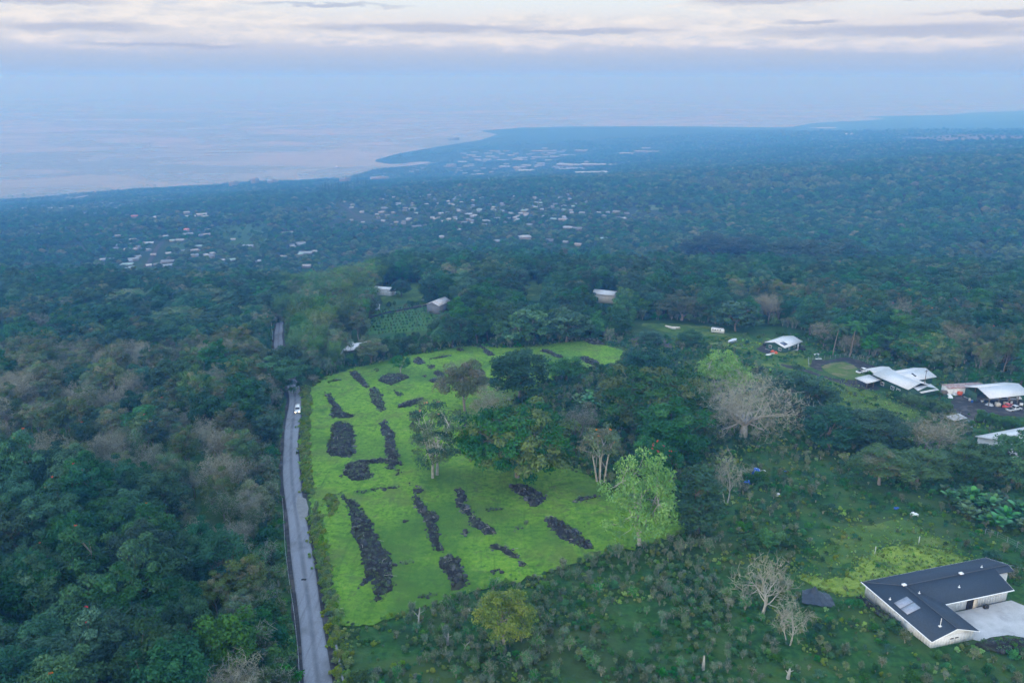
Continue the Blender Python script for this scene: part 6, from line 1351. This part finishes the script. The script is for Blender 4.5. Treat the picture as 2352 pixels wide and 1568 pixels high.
# ================================================================ SCRUB
def scrub():
    rng = np.random.RandomState(21); x, y = jitter_grid(-60, 260, 70, 345, 1.75, rng, .48); k = in_poly(OPEN1, x, y); x, y = x[k], y[k]; z = terrain(x, y); u, v, dep = project(np.column_stack([x, y, z])); k = (u > -20) & (u < 1050) & (v < 740); x, y, z, u, v, dep = [q[k] for q in (x, y, z, u, v, dep)]
    F_ = smooth_loop(FIELD); infield = in_poly(F_, x, y); fd = poly_dist(F_, x, y); keep = ~infield & (np.abs(x - road_x(y)) > 6.0) & ~((x - road_x(y) < 13) & (y > 102) & (y < 262))
    for nm in ('cinder_yard', 'cinder_drive', 'garden_bed', 'round_lawn', 'gravel_pad', 'dirt_yard', 'concrete_yard'):
        vs_ = bpy.data.objects[nm].data.vertices; a = np.empty(len(vs_) * 3, np.float32); vs_.foreach_get('co', a); a = a.reshape(-1, 3)
        # keep plants off made ground: drop those close to any vertex of the sheet
        for i in range(0, len(a), 1): keep &= (np.abs(x - a[i, 0]) > 1.5) | (np.abs(y - a[i, 1]) > 1.5)
    for (hx, hy, hr) in HOUSES[:14]: keep &= np.hypot(x - hx, y - hy) > hr * .85
    bung = np.array([(69.2, 109.0), (78.9, 111.6), (76.8, 119.4), (92, 123.5), (97, 128), (92.5, 134.5), (63.5, 126.5)]); keep &= ~in_poly(bung, x, y) & (poly_dist(bung, x, y) > 1.0)
    mead = {}
    sparse = np.ones(len(x))
    for nm, fct in (('yellow_meadow', .03), ('grass_knoll', .14), ('cottage_clearing', .06), ('cottage_lot', .05), ('hillside_meadow', .08)):
        vs_ = bpy.data.objects[nm].data.vertices; a = np.empty(len(vs_) * 3, np.float32); vs_.foreach_get('co', a); a = a.reshape(-1, 3)[::2]
        near = np.zeros(len(x), bool)
        for i in range(len(a)): near |= (np.abs(x - a[i, 0]) < 2.2) & (np.abs(y - a[i, 1]) < 2.2)
        sparse = np.where(near, fct, sparse)
    n = vnoise(x / 11, y / 11 + 7) + .5; dens = np.clip(.15 + 1.1 * n, 0, 1) * sparse * np.where((x > 40) & (y < 215), .6, np.where(x > 60, .55, 1.0)); keep &= rng.rand(len(x)) < dens
    x, y, z, u, v, dep, n = [q[keep] for q in (x, y, z, u, v, dep, n)]
    coffee = (y < 152) & (x < 45); rn = rng.rand(len(x)); kind = np.where(coffee, np.where(rn < .26, 'coffee0', np.where(rn < .56, 'coffee1', np.where(rn < .68, 'shrub3', np.where(rn < .82, 'shrub2', 'shrub1')))), np.where(rn < .28, 'shrub0', np.where(rn < .52, 'shrub1', np.where(rn < .74, 'shrub2', np.where(rn < .86, 'shrub3', 'weed0')))))
    wild = (~coffee) & (y > 165); s = rng.uniform(.35, 1.0, len(x)) ** 1.0 * (1 + .5 * (rng.rand(len(x)) < .12)) * np.where(wild, rng.uniform(.7, 1.4, len(x)), 1.0); rz = rng.rand(len(x)) * 6.28
    cand = np.nonzero(np.char.startswith(kind, 'coffee') & (u > -5) & (u < 1029) & (v < 690))[0]; cand = cand[np.argsort(-(s / dep)[cand])][:220]; ch = np.zeros(len(x), bool); ch[cand] = True
    for i in cand: place(kind[i], (x[i], y[i], z[i]), s[i], rz[i], 'coffee_shrub', 'leggy coffee shrub in the overgrown plot', 'shrub', 'coffee shrubs in the overgrown plot')
    r = ~ch; keys = sorted(set(kind[r])); scatter('undergrowth', keys, np.column_stack([x, y, z])[r], s[r], rz[r], np.array([keys.index(k) for k in kind[r]]))
    # tufts along the lane and the pasture rim
    P = []; L_ = resample(F_, 1.0); P.append(L_ + rng.normal(size=L_.shape) * .9)
    vg = np.array([(xx + rng.uniform(2.6, 5.2), yy + rng.normal() * .5) for xx, yy in np.repeat(RC[(RC[:, 1] > 95) & (RC[:, 1] < 260)], 9, 0)]); P.append(vg); hl = len(vg); P = np.vstack(P); ap_ = A(700, 1165)[:2]; P = np.where((np.hypot(P[:, 0] - ap_[0], P[:, 1] - ap_[1]) < 7)[:, None] & (P[:, :1] < ap_[0] + 2.5), P + [[5.0, 0]], P); P = np.where((np.abs(P[:, 0] - road_x(P[:, 1])) < 2.9)[:, None], P + [[1.6, 0]], P); sc = np.concatenate([rng.uniform(.4, 1.1, len(P) - hl), rng.uniform(.7, 1.5, hl)])
    scatter('verge_grass', ['vergetuft', 'weed0'], np.column_stack([P, terrain(P[:, 0], P[:, 1])]), sc, rng.rand(len(P)) * 6.28, np.concatenate([(rng.rand(len(P) - hl) < .7).astype(int), (rng.rand(hl) < .15).astype(int)]))
    fx, fy = jitter_grid(F_[:, 0].min(), F_[:, 0].max(), F_[:, 1].min(), F_[:, 1].max(), 1.7, rng, .5); k = in_poly(F_, fx, fy) & (rng.rand(len(fx)) < np.clip((vnoise(fx / 6, fy / 9) + vnoise(fx / 2.3, fy / 2.3) * .6 - .02) * 2.2, 0.03, .9)); fx, fy = fx[k], fy[k]
    scatter('pasture_tufts', ['fieldtuft', 'weed0'], np.column_stack([fx, fy, terrain(fx, fy) + .12]), rng.uniform(.2, .5, len(fx)), rng.rand(len(fx)) * 6.28, (rng.rand(len(fx)) < .06).astype(int))
    ex, ey = jitter_grid(-330, 330, 60, 420, 2.6, rng, .5); ed = poly_dist(OPEN1, ex, ey); out_ = ~in_poly(OPEN1, ex, ey); rd = ex - road_x(ey)
    k = ((out_ & (ed < 7) & ~((rd > -3.2) & (rd < 5.5))) | ((rd < -3.4) & (rd > -11) & (ey < 260))) & (rng.rand(len(ex)) < .8)
    for P_ in CLEAR: k &= ~in_poly(P_, ex, ey)
    for (hx, hy, hr) in HOUSES[:14]: k &= np.hypot(ex - hx, ey - hy) > hr * .8
    uu, vv, dd_ = project(np.column_stack([ex, ey, terrain(ex, ey)])); k &= (uu > -30) & (uu < 1054) & (vv < 760); ex, ey, rd = ex[k], ey[k], rd[k]
    sc_ = rng.uniform(1.0, 2.6, len(ex)) * np.where((rd < 0) & (rd > -5), .45, 1.0)
    scatter('wood_edge_bushes', ['shrub0', 'shrub2', 'coffee0', 'shrub1'], np.column_stack([ex, ey, terrain(ex, ey)]), sc_, rng.rand(len(ex)) * 6.28, rng.randint(0, 4, len(ex)))
    gx, gy = jitter_grid(-60, 240, 75, 340, 1.35, rng, .5); k = in_poly(OPEN1, gx, gy) & ~in_poly(F_, gx, gy) & (np.abs(gx - road_x(gy)) > 3.4) & ~in_poly(bung, gx, gy) & (rng.rand(len(gx)) < np.clip(.35 + vnoise(gx / 5, gy / 5) * 1.6, .05, 1)); uu, vv, _ = project(np.column_stack([gx, gy, terrain(gx, gy)])); k &= (uu > -10) & (uu < 1034) & (vv < 710)
    for nm in ('cinder_yard', 'cinder_drive', 'garden_bed', 'round_lawn', 'gravel_pad', 'concrete_yard'):
        vs_ = bpy.data.objects[nm].data.vertices; a = np.empty(len(vs_) * 3, np.float32); vs_.foreach_get('co', a)
        for q in a.reshape(-1, 3): k &= (np.abs(gx - q[0]) > 1.4) | (np.abs(gy - q[1]) > 1.4)
    for (hx, hy, hr) in HOUSES[5:14]: k &= np.hypot(gx - hx, gy - hy) > hr * .75
    for nm in ('yellow_meadow', 'grass_knoll', 'hillside_meadow'):
        vs_ = bpy.data.objects[nm].data.vertices; a = np.empty(len(vs_) * 3, np.float32); vs_.foreach_get('co', a); nr_ = np.zeros(len(gx), bool)
        for q in a.reshape(-1, 3)[::2]: nr_ |= (np.abs(gx - q[0]) < 1.8) & (np.abs(gy - q[1]) < 1.8)
        k &= ~(nr_ & (rng.rand(len(gx)) < .8))
    gx, gy = gx[k], gy[k]; gn = vnoise(gx / 18 + 3, gy / 18) + .5 + (rng.rand(len(gx)) - .5) * .5
    scatter('rough_grass', ['roughtuft', 'vergetuft', 'drytuft', 'weed0'], np.column_stack([gx, gy, terrain(gx, gy)]), rng.uniform(.4, .95, len(gx)), rng.rand(len(gx)) * 6.28, np.clip((gn * 4.2).astype(int), 0, 3) * 0 + np.select([gn < .45, gn < .62, gn < .74], [0, 1, 3], 2))
    # pale tall grass on the meadows
    G = []
    for nm, c in (('yellow_meadow', 5), ('grass_knoll', 3), ('hillside_meadow', 3)):
        vs_ = bpy.data.objects[nm].data.vertices; a = np.empty(len(vs_) * 3, np.float32); vs_.foreach_get('co', a); a = a.reshape(-1, 3); a = np.repeat(a, c, 0); G.append(a + rng.normal(size=a.shape) * [1.0, 1.0, 0])
    G = np.vstack(G); scatter('meadow_tufts', ['drytuft', 'vergetuft'], G, rng.uniform(.16, .45, len(G)), rng.rand(len(G)) * 6.28, (rng.rand(len(G)) < .4).astype(int))
    # crop rows
    P0 = CLEAR[0]; rows = []
    for t in np.linspace(.1, .92, 9):
        a = P0[0] * (1 - t) + P0[1] * t if False else None
    ax = unit((P0[2] - P0[1])[None])[0]; ay = np.array([-ax[1], ax[0]]); c = P0.mean(0); R_ = []
    for j in np.arange(-60, 60, 6.5):
        for i in np.arange(-60, 60, 1.7): R_.append(c + ax * i + ay * j + rng.normal(size=2) * .25)
    R_ = np.array(R_); k = in_poly(P0, R_[:, 0], R_[:, 1]); R_ = R_[k]; scatter('crop_rows', ['coffee1', 'shrub0'], np.column_stack([R_, terrain(R_[:, 0], R_[:, 1])]), rng.uniform(.45, .75, len(R_)), rng.rand(len(R_)) * 6.28, rng.randint(0, 2, len(R_)))
    print('SCRUB', len(x), len(G))
L_VERGE = leafmat('leaf_verge', (.10, .17, .02), (.17, .26, .03), (.26, .34, .06), var=.2, gain=(1, 1, 1)); shrub('roughtuft', 517, .75, .75, 8, 36, .28, L_GREEN, 5, aspect=.32, upb=.5); shrub('fieldtuft', 519, .5, .6, 8, 30, .26, L_LIGHT, 4, aspect=.2, upb=.2); shrub('vergetuft', 521, .8, .55, 8, 40, .28, L_VERGE, 6, aspect=.3, upb=.6); shrub('drytuft', 525, .8, .5, 8, 40, .30, leafmat('leaf_straw', (.16, .20, .05), (.28, .31, .08), (.40, .42, .15)), 6, aspect=.14, upb=.1)
scrub()

# ================================================================ THE TOWN AND THE COAST
_roofc = dict(w=((.25, .25, .25), (.38, .38, .37)), g=((.16, .18, .20), (.24, .26, .27)), t=((.24, .20, .17), (.32, .27, .23)), v=((.20, .30, .28), (.28, .38, .34)), r=((.36, .12, .11), (.46, .17, .15)), d=((.10, .11, .12), (.17, .17, .18)))
_roofm = {k: surf('roof_' + {'w': 'white', 'g': 'grey', 't': 'tan', 'v': 'pale_green', 'r': 'red', 'd': 'dark'}[k], *c, .4, .6) for k, c in _roofc.items()}
M_FARW = surf('cream_wall', (.15, .145, .14), (.25, .24, .23), .03, .8)
def unit_house(shape, rm):                       # one metre each way, to be scaled
    m = MB(); m.box((0, 0, .15), (.86, .84, 1.0), M_FARW)
    if shape == 'gable': gable(m, -.5, .5, -.5, .5, .68, .32, rm, .05)
    elif shape == 'hip':
        e = .68; slab(m, [(-.5, -.5, e), (.5, -.5, e), (.2, 0, 1), (-.2, 0, 1)], .04, rm); slab(m, [(.5, .5, e), (-.5, .5, e), (-.2, 0, 1), (.2, 0, 1)], .04, rm); slab(m, [(.5, -.5, e), (.5, .5, e), (.2, 0, 1)], .04, rm); slab(m, [(-.5, .5, e), (-.5, -.5, e), (-.2, 0, 1)], .04, rm)
    else: m.box((0, 0, .85), (1, 1, .3), rm); m.box((.2, .1, 1.06), (.12, .2, .12), M_FARW)
    return m.mesh('far_house_' + shape)
UH = {(s, c): unit_house(s, _roofm[c]) for s in ('gable', 'hip', 'flat') for c in 'wgtvrd'}
FARH = []
def T(z, x, y):
    x0, y0, w = {1: (900, 650, 1000), 2: (1800, 550, 900), 3: (200, 850, 1100), 4: (0, 690, 1100)}[z]; return (x0 + x * w / 2352) / 4, (y0 + y * w / 2352) / 4, w / 2352 / 4
_cname = dict(w='white roofed', g='grey roofed', t='tan roofed', v='pale green roofed', r='red roofed', d='dark roofed')
def far_building(z, x, y, w, c='w', shape='hip', dp=.7, h=4.5, zone='in the suburb', nm='house', cat='house', rng=random.Random(4)):
    u, v, k = T(z, x, y); p = at(u, v); dep = project(p)[2]; L = max(6.0, w * k * dep / FPX * (.82 if nm == 'house' else .95)); b = math.atan2(p[0], p[1]); h = h * rng.uniform(.85, 1.2)
    h = h * (.85 if nm == 'house' else .75)
    D_ = min(L * dp * rng.uniform(.8, 1.3), 42) if nm != 'house' else max(8.0, L * rng.uniform(.6, .9))
    o = obj(nm, UH[(shape, c)], None, (p[0], p[1], p[2] - .2), -b + rng.uniform(-.35, .35), label='%s %s %s' % (_cname[c], nm.replace('_', ' '), zone), category=cat, group='%s %ss %s' % (_cname[c], nm.replace('_', ' '), zone)); o.scale = (L, D_, h); FARH.append((p[0], p[1], max(L, D_) * .55)); return o
Z2 = 'in the town behind the bay'
for x, y, w in [(980,145,280),(400,170,90),(540,175,60),(220,190,100),(280,205,90),(420,205,100),(690,172,60),(640,190,70),(900,212,110),(1060,170,90),(1010,187,70),(1090,207,100),(1200,192,100),(1370,142,140),(990,116,60),(750,217,120),(700,232,100),(390,237,90),(290,237,70),(540,240,90),(1030,244,80),(760,244,100),(590,280,60),(570,312,120),(800,298,110),(950,280,80),(720,320,120),(800,350,170),(130,260,100),(1700,295,80),(2060,152,280),(1850,174,160),(2050,114,100),(440,446,115),(590,416,70),(470,332,60),(30,293,70),(480,215,70),(830,178,70),(160,215,70),(930,300,90),(350,255,80),(220,290,60),(1160,150,60)]:
    far_building(2, x, y, w, 'wwwgwtw'[int(x * 7 + y) % 7], 'flat', .8, 7.5, Z2, 'warehouse' if w > 90 else 'store', 'building')
for x, y, w, lab in ((1240,292,260,'long white shopping centre left of the largest store'), (1500,290,270,'second long white shopping centre beside the parking'), (1485,385,360,'largest white roofed store nearest the camera in the town'), (1425,262,55,'small white pyramid roofed pavilion between the shopping centres')):
    o_ = far_building(2, x, y, w, 'w', 'flat' if w > 100 else 'hip', .35, 9, Z2, 'shopping_centre' if w > 100 else 'pavilion', 'building'); o_['label'] = lab; del o_['group']
for i_, (x, y, w) in enumerate([(140,607,100),(90,627,60),(50,645,40),(240,718,40),(420,708,60),(555,715,40),(640,738,80),(240,583,50),(300,765,80),(110,775,70),(195,808,90),(380,876,110),(500,855,90),(940,722,70),(1040,752,50),(1100,703,60),(1190,722,60),(1290,698,90),(770,773,80),(790,803,80),(1375,790,85),(1555,790,50),(1650,790,50),(1740,782,90),(1850,796,60),(1760,848,70),(1820,853,60),(1610,823,70),(1080,858,80),(1180,868,110),(450,763,80),(90,978,45),(140,893,90),(230,908,60),(1040,1078,110),(1330,958,120),(1230,948,120),(490,1094,40),(1610,1063,90),(1340,1128,90),(1425,680,60),(1210,1098,60),(830,922,100),(360,917,70),(700,690,50),(870,730,60),(980,830,60),(640,800,50),(330,640,50),(20,700,50),(60,860,60),(1150,640,60),(690,880,60)]):
    far_building(2, x, y, w, 'wgwtgdvwdg'[(i_ * 7) % 10], ('hip', 'gable')[i_ % 2], .8, 3.7, 'in the middle suburb')
o_ = far_building(2, 785, 1060, 160, 'w', 'hip', .6, 5.5, 'x'); o_['label'] = 'large white hip roofed house on its own lawn in front of the middle suburb'; del o_['group']
for i_, (x, y, w) in enumerate([(1000,393,40),(1200,403,50),(1190,428,50),(1290,471,60),(1530,504,60),(1190,543,40),(1300,570,45),(1500,434,80),(1690,432,60),(1690,456,60),(1630,390,70),(1900,400,60),(1920,308,50),(1985,423,50),(1970,353,40),(2010,386,40),(2100,388,30),(2160,348,40),(2190,330,70),(2250,311,110),(2210,463,60),(2290,494,80),(2030,484,60),(2060,560,90),(2240,574,70),(1790,328,40),(1850,328,40),(1780,439,60),(1610,566,30),(1680,577,60),(1490,554,40),(1720,543,40),(2195,643,40),(2040,708,40),(1800,605,110),(640,795,60),(720,775,90),(590,665,130),(1400,218,70),(1770,284,70),(1650,253,50),(1510,265,40),(1480,353,50),(1130,373,40),(1260,250,60),(1180,245,60),(1130,300,50),(1050,270,60),(1000,300,60),(1330,290,40),(820,300,80),(780,320,60)]):
    far_building(1, x, y, w, 'wgdwtgwdgw'[(i_ * 3) % 10], ('gable', 'hip')[i_ % 2], .8, 3.7, 'below the tall pines')
for i_, (x, y, w) in enumerate([(705,238,80),(660,280,100),(840,270,110),(580,208,55),(730,320,35),(760,305,30),(570,317,60),(715,410,110),(660,450,120),(655,492,130),(450,408,35),(530,415,50),(490,460,60),(350,552,60),(310,612,45),(920,450,75),(1005,424,130),(1000,464,110),(1275,292,75),(1235,375,80),(1110,240,100),(1180,190,100),(1350,158,80),(1330,194,100),(1240,334,90),(1490,536,130),(1140,596,110),(1190,626,80),(1480,576,80),(1590,586,110),(1785,420,60),(2190,350,140),(2265,342,50),(2190,466,110),(1985,384,50),(2070,284,50),(2150,270,110),(2070,646,60),(590,716,120),(600,746,50),(2100,565,80),(1700,295,120)]):
    far_building(3, x, y, w, 'wgtgvdwgdt'[(i_ * 3) % 10], ('hip', 'gable')[i_ % 2], .8, 3.9, 'on the near left slope')
for x, y, w, lab in ((400,510,100,'red tiled house at the left end of the near left slope'), (1170,163,60,'long red roofed house at the top of the near left slope'), (725,46,66,'bright red boxy hall in the open left plain')):
    o_ = far_building(3, x, y, w, 'r', 'flat' if w == 66 else 'hip', .6, 6.5, 'x'); o_['label'] = lab; del o_['group']
for i_, (x, y, w) in enumerate([(675,35,50),(930,48,80),(1190,40,120),(1300,24,90),(1325,42,65),(1160,9,70)]): far_building(3, x, y, w, 'w', 'gable', .5, 6, 'of the school on the left plain', 'school_block', 'building')
for i_, (x, y, w) in enumerate([(535,308,80),(610,294,50),(850,304,80),(885,331,70),(540,414,140),(730,388,60),(810,410,45),(400,481,50),(300,537,80),(470,273,50),(740,358,50),(600,355,35),(730,243,40),(700,208,60),(560,255,40),(650,323,50),(480,430,60),(390,392,40)]): far_building(4, x, y, w, 'wwgwwgt'[i_ % 7], ('gable', 'hip')[i_ % 2], .7, 4.2, 'on the left shore plain')
for x, y, w, lab in ((250,278,170,'white gabled market hall near the shore'), (90,310,160,'long white low store beside the market hall')):
    o_ = far_building(1, x, y, w, 'w', 'gable' if w > 165 else 'flat', .4, 8, 'x', 'market_hall', 'building'); o_['label'] = lab; del o_['group']
_fr = random.Random(12)
for zn_, x0_, x1_, y0_, y1_, nn_, zo_, nm_ in ((2, 20, 1300, 600, 900, 46, 'in the middle suburb', 'house'), (1, 1400, 2340, 300, 580, 34, 'below the tall pines', 'house'), (3, 420, 1350, 150, 480, 16, 'on the near left slope', 'house'), (2, 60, 1300, 130, 400, 44, Z2, 'store'), (1, 1500, 2340, 20, 200, 26, 'along the bay front', 'house'), (4, 150, 1500, 190, 330, 18, 'on the left shore plain', 'house'), (3, 1350, 2300, 220, 620, 10, 'on the near left slope', 'house')):
    for _ in range(nn_): far_building(zn_, _fr.uniform(x0_, x1_), _fr.uniform(y0_, y1_), _fr.uniform(28, 62) if nm_ == 'house' else _fr.uniform(30, 80), _fr.choice('wwggdtvw'), _fr.choice(('hip', 'gable')) if nm_ == 'house' else 'flat', .8, 3.7 if nm_ == 'house' else 6.0, zo_, nm_, 'house' if nm_ == 'house' else 'building')
def hotel(z, x, y, w, hpx, label, floors):
    u, v, k = T(z, x, y); p = at(u, v); dep = project(p)[2]; L = w * k * dep / FPX; H = hpx * k * dep / FPX; o = thing('hotel', label, 'hotel', tuple(p), -math.atan2(p[0], p[1]) + .15); one('tower_block', o, lambda m: m.box((0, 0, H / 2), (L, L * .45, H), M_FARW))
    for i in range(floors): one('balcony_band', o, lambda m: m.box((0, -L * .23, H * (i + .6) / (floors + .4)), (L * .96, 1.2, H / floors * .35), M_SKIRT))
    one('roof_house', o, lambda m: m.box((L * .1, 0, H + 1.2), (L * .25, L * .25, 2.4), M_FARW)); FARH.append((p[0], p[1], L * .6))
for a_ in ((1, 80, 228, 75, 50, 'pale stepped hotel on the shore, left of three', 6), (1, 285, 203, 72, 58, 'tall pale peaked hotel on the shore, middle of three', 7), (1, 450, 200, 92, 38, 'wide pale hotel on the shore, right of three', 5), (1, 1130, 182, 100, 40, 'cream hotel block at the bay near the tall pines', 5), (1, 1455, 165, 165, 32, 'long pale hotel at the town edge of the bay', 4), (1, 2130, 40, 90, 28, 'pale hotel by the harbour point', 4), (2, 40, 30, 110, 30, 'long hotel on the dark point across the bay', 4)): hotel(*a_)
# tall pines in a row, palms along the shore, boats on the bay
for i_, (x_, y_) in enumerate([(905,330),(925,325),(950,322),(985,330),(1010,325),(1030,328),(1050,322),(1075,330),(1095,325),(1115,322),(1140,285),(1160,280),(1250,225),(1310,280),(1330,275),(975,300),(1220,260)]):
    u_, v_, _ = T(1, x_, y_ + 6); p_ = at(u_, v_); place('pine0', p_, 1.15 + .35 * ((i_ * 7) % 5) / 5, i_, 'columnar_pine', 'tall dark columnar pine in the stand above the bay', 'pine tree', 'tall columnar pines above the bay')
_rg = np.random.RandomState(77); n_ = 0
for i_ in range(90):
    u_ = _rg.uniform(0, 440); p_ = on_sea(u_, np.interp(u_, [0, 60, 120, 200, 250, 345, 375, 440], [200, 195, 190, 186, 181.5, 177.5, 169, 162]) + _rg.uniform(.3, 3.0)); z_ = tz(*p_)
    if z_ > .4: place(('palm0', 'palm1')[i_ % 2], (p_[0], p_[1], z_), _rg.uniform(1.1, 1.5), i_, 'shore_palm', 'tiny coconut palm in the line along the shore', 'palm tree', 'coconut palms along the shore')
for i_, (z_, x_, y_, lab_) in enumerate(((1, 1055, 46, 'largest boat out on the bay'), (1, 253, 77, 'small dark boat left on the bay'), (1, 388, 82, 'tiny flat boat between the two larger ones'))):
    u_, v_, _ = T(z_, x_, y_); p_ = on_sea(u_, v_); o_ = thing('motor_boat', lab_, 'boat', (p_[0], p_[1], 0), .3 * i_); o_.scale = ((2.2, 2.2, 2.2), (1.2, 1.2, 1.6), (1.2, 1.2, .7))[i_]
    m_ = MB(); hull(m_, [(-5, 1.4, -.4, 1.4), (2, 1.6, -.4, 1.5), (5.5, .2, .2, 1.9)], M_SKIRT); m_.build('hull', o_); one('cabin', o_, lambda m: m.box((-.8, 0, 2.3), (4.5, 2.2, 1.7), M_WHITE))
M_FARG = surf('far_grass', (.02, .06, .018), (.04, .09, .025), .02, .95, .1)
for nm_, pts_, m_ in (('open_pasture', [T(3, *p)[:2] for p in ((1430, 110), (1600, 95), (1850, 95), (1950, 140), (1880, 200), (1900, 260), (1700, 280), (1560, 290), (1420, 230))], M_FARG), ('green_lot', [T(3, *p)[:2] for p in ((1010, 285), (1080, 262), (1170, 275), (1150, 320), (1060, 325))], M_FARG), ('green_lawn', [T(3, *p)[:2] for p in ((740, 480), (830, 465), (960, 500), (940, 540), (800, 545))], M_FARG),
        ('plain_clearing', [T(4, *p)[:2] for p in ((890, 390), (1100, 400), (1300, 405), (1480, 415), (1380, 445), (1000, 440))], M_ROUGH), ('shop_parking', [T(2, *p)[:2] for p in ((1050, 300), (1350, 310), (1620, 320), (1700, 345), (1300, 350), (1080, 340))], M_ROAD), ('bare_ground', [T(2, *p)[:2] for p in ((2060, 705), (2230, 710), (2220, 750), (2100, 760))], M_LAWN),
        ('house_lawn', [T(2, *p)[:2] for p in ((380, 1060), (520, 1055), (900, 1075), (1000, 1110), (700, 1110), (420, 1100))], M_FARG), ('pale_quarry', [(895 + a, 127.6 + b) for a, b in ((-90, 0), (-60, -.6), (-58, .2), (-75, .6))], M_CONC), ('pale_clearing', [(842, 133.2), (852, 132.6), (853, 134.2), (844, 134.2)], M_CONC), ('lava_flat', [(900, 138), (960, 134.5), (1023, 136), (1023, 141), (940, 143)], M_DIRT)):
    sheet(nm_, np.array([at(*p)[:2] for p in pts_]), m_, 25.0 if nm_ not in ('green_lot', 'green_lawn', 'house_lawn') else 8.0, 6.0 if 'pasture' in nm_ or 'clearing' in nm_ else 1.5, .9 if 'la' in nm_ and 'pale' in nm_ else .6, kind='structure')
    FARCLEAR.append(np.array([at(*p)[:2] for p in pts_]))
for nm_, z_, pts_ in (('suburb_road', 1, ((1080,390),(1150,430),(1210,490),(1330,575))), ('slope_road', 3, ((960,255),(915,300),(890,360),(840,440),(800,480),(820,535)))):
    C_ = curve_pts(np.array([at(*T(z_, *p)[:2])[:2] for p in pts_]), 12.0); ribbon(nm_, C_, 5.0, M_GRAVEL, .8, kind='structure'); FARH.extend((a, b, 12.0) for a, b in C_[::2])
_far_clear_h = np.array(FARH)
_open0 = open_ground
def open_ground(x, y, m=0.0):
    k = _open0(x, y, m); far = np.hypot(x, y) > 520
    if far.any():
        xx, yy = x[far], y[far]; kk = np.zeros(len(xx), bool)
        for hx, hy, hr in _far_clear_h:
            L = math.hypot(hx, hy); dx, dy = hx / L, hy / L; rx, ry = xx - hx, yy - hy; t = -(rx * dx + ry * dy); lat = np.abs(rx * dy - ry * dx); kk |= (t > -hr * .7) & (t < hr * .7 + (22 if L < 1700 else 48)) & (lat < hr * 1.0)
        k = k.copy(); k[far] |= kk
    return k
woods(); far_woods()
# ================================================================ a label for each of the many, and the air
_unit = 'first second third fourth fifth sixth seventh eighth ninth tenth eleventh twelfth thirteenth fourteenth fifteenth sixteenth seventeenth eighteenth nineteenth'.split()
_tens = {20: 'twenty', 30: 'thirty', 40: 'forty', 50: 'fifty', 60: 'sixty', 70: 'seventy', 80: 'eighty', 90: 'ninety'}
def ordinal(n):
    if n < 20: return _unit[n - 1]
    t = n // 10 * 10
    return _tens[t][:-1] + 'ieth' if n == t else _tens[t] + '-' + _unit[n - t - 1]
def tell_apart():
    by = {}
    for o in scene.objects:
        if o.parent is None and 'label' in o and 'group' in o: by.setdefault(o['label'], []).append(o)
    marks = [('bottom frame edge', 105), ('kerb wall', 118), ('foot of the pasture', 131), ('road patch', 146), ('longest rock row', 163), ('driveway apron', 182), ('grey topped heap', 200), ('wide black heap', 219), ('white car', 243), ('upper pasture corner', 275), ('hidden bend', 999)]
    for lab, L in by.items():
        if len(L) < 2: continue
        if lab.endswith('in the left wood'):
            cells = {}
            for o in L:
                m = next(i for i, q in enumerate(marks) if o.location.y < q[1]); cells.setdefault(m, []).append(o)
            for m, C_ in cells.items():
                C_.sort(key=lambda o: -(o.location.x - float(road_x(o.location.y))))
                for i, o in enumerate(C_): o['label'] = '%s, %s from the lane, level with the %s' % (lab.replace(' in the left wood', ''), ordinal(i + 1), marks[m][0])
            continue
        L.sort(key=lambda o: project(np.array(o.location))[2]); n = max(1, round(len(L) / 12)); rows = [list(r) for r in np.array_split(np.arange(len(L)), n)]
        for ri, r in enumerate(rows):
            C_ = sorted((L[i] for i in r), key=lambda o: project(np.array(o.location))[0])
            for i, o in enumerate(C_):
                rk = '' if n == 1 else (', nearest rank' if ri == 0 else ', %s rank' % ordinal(ri + 1)); o['label'] = '%s%s, %s from left' % (lab, rk, ordinal(i + 1))
tell_apart()
build_haze()
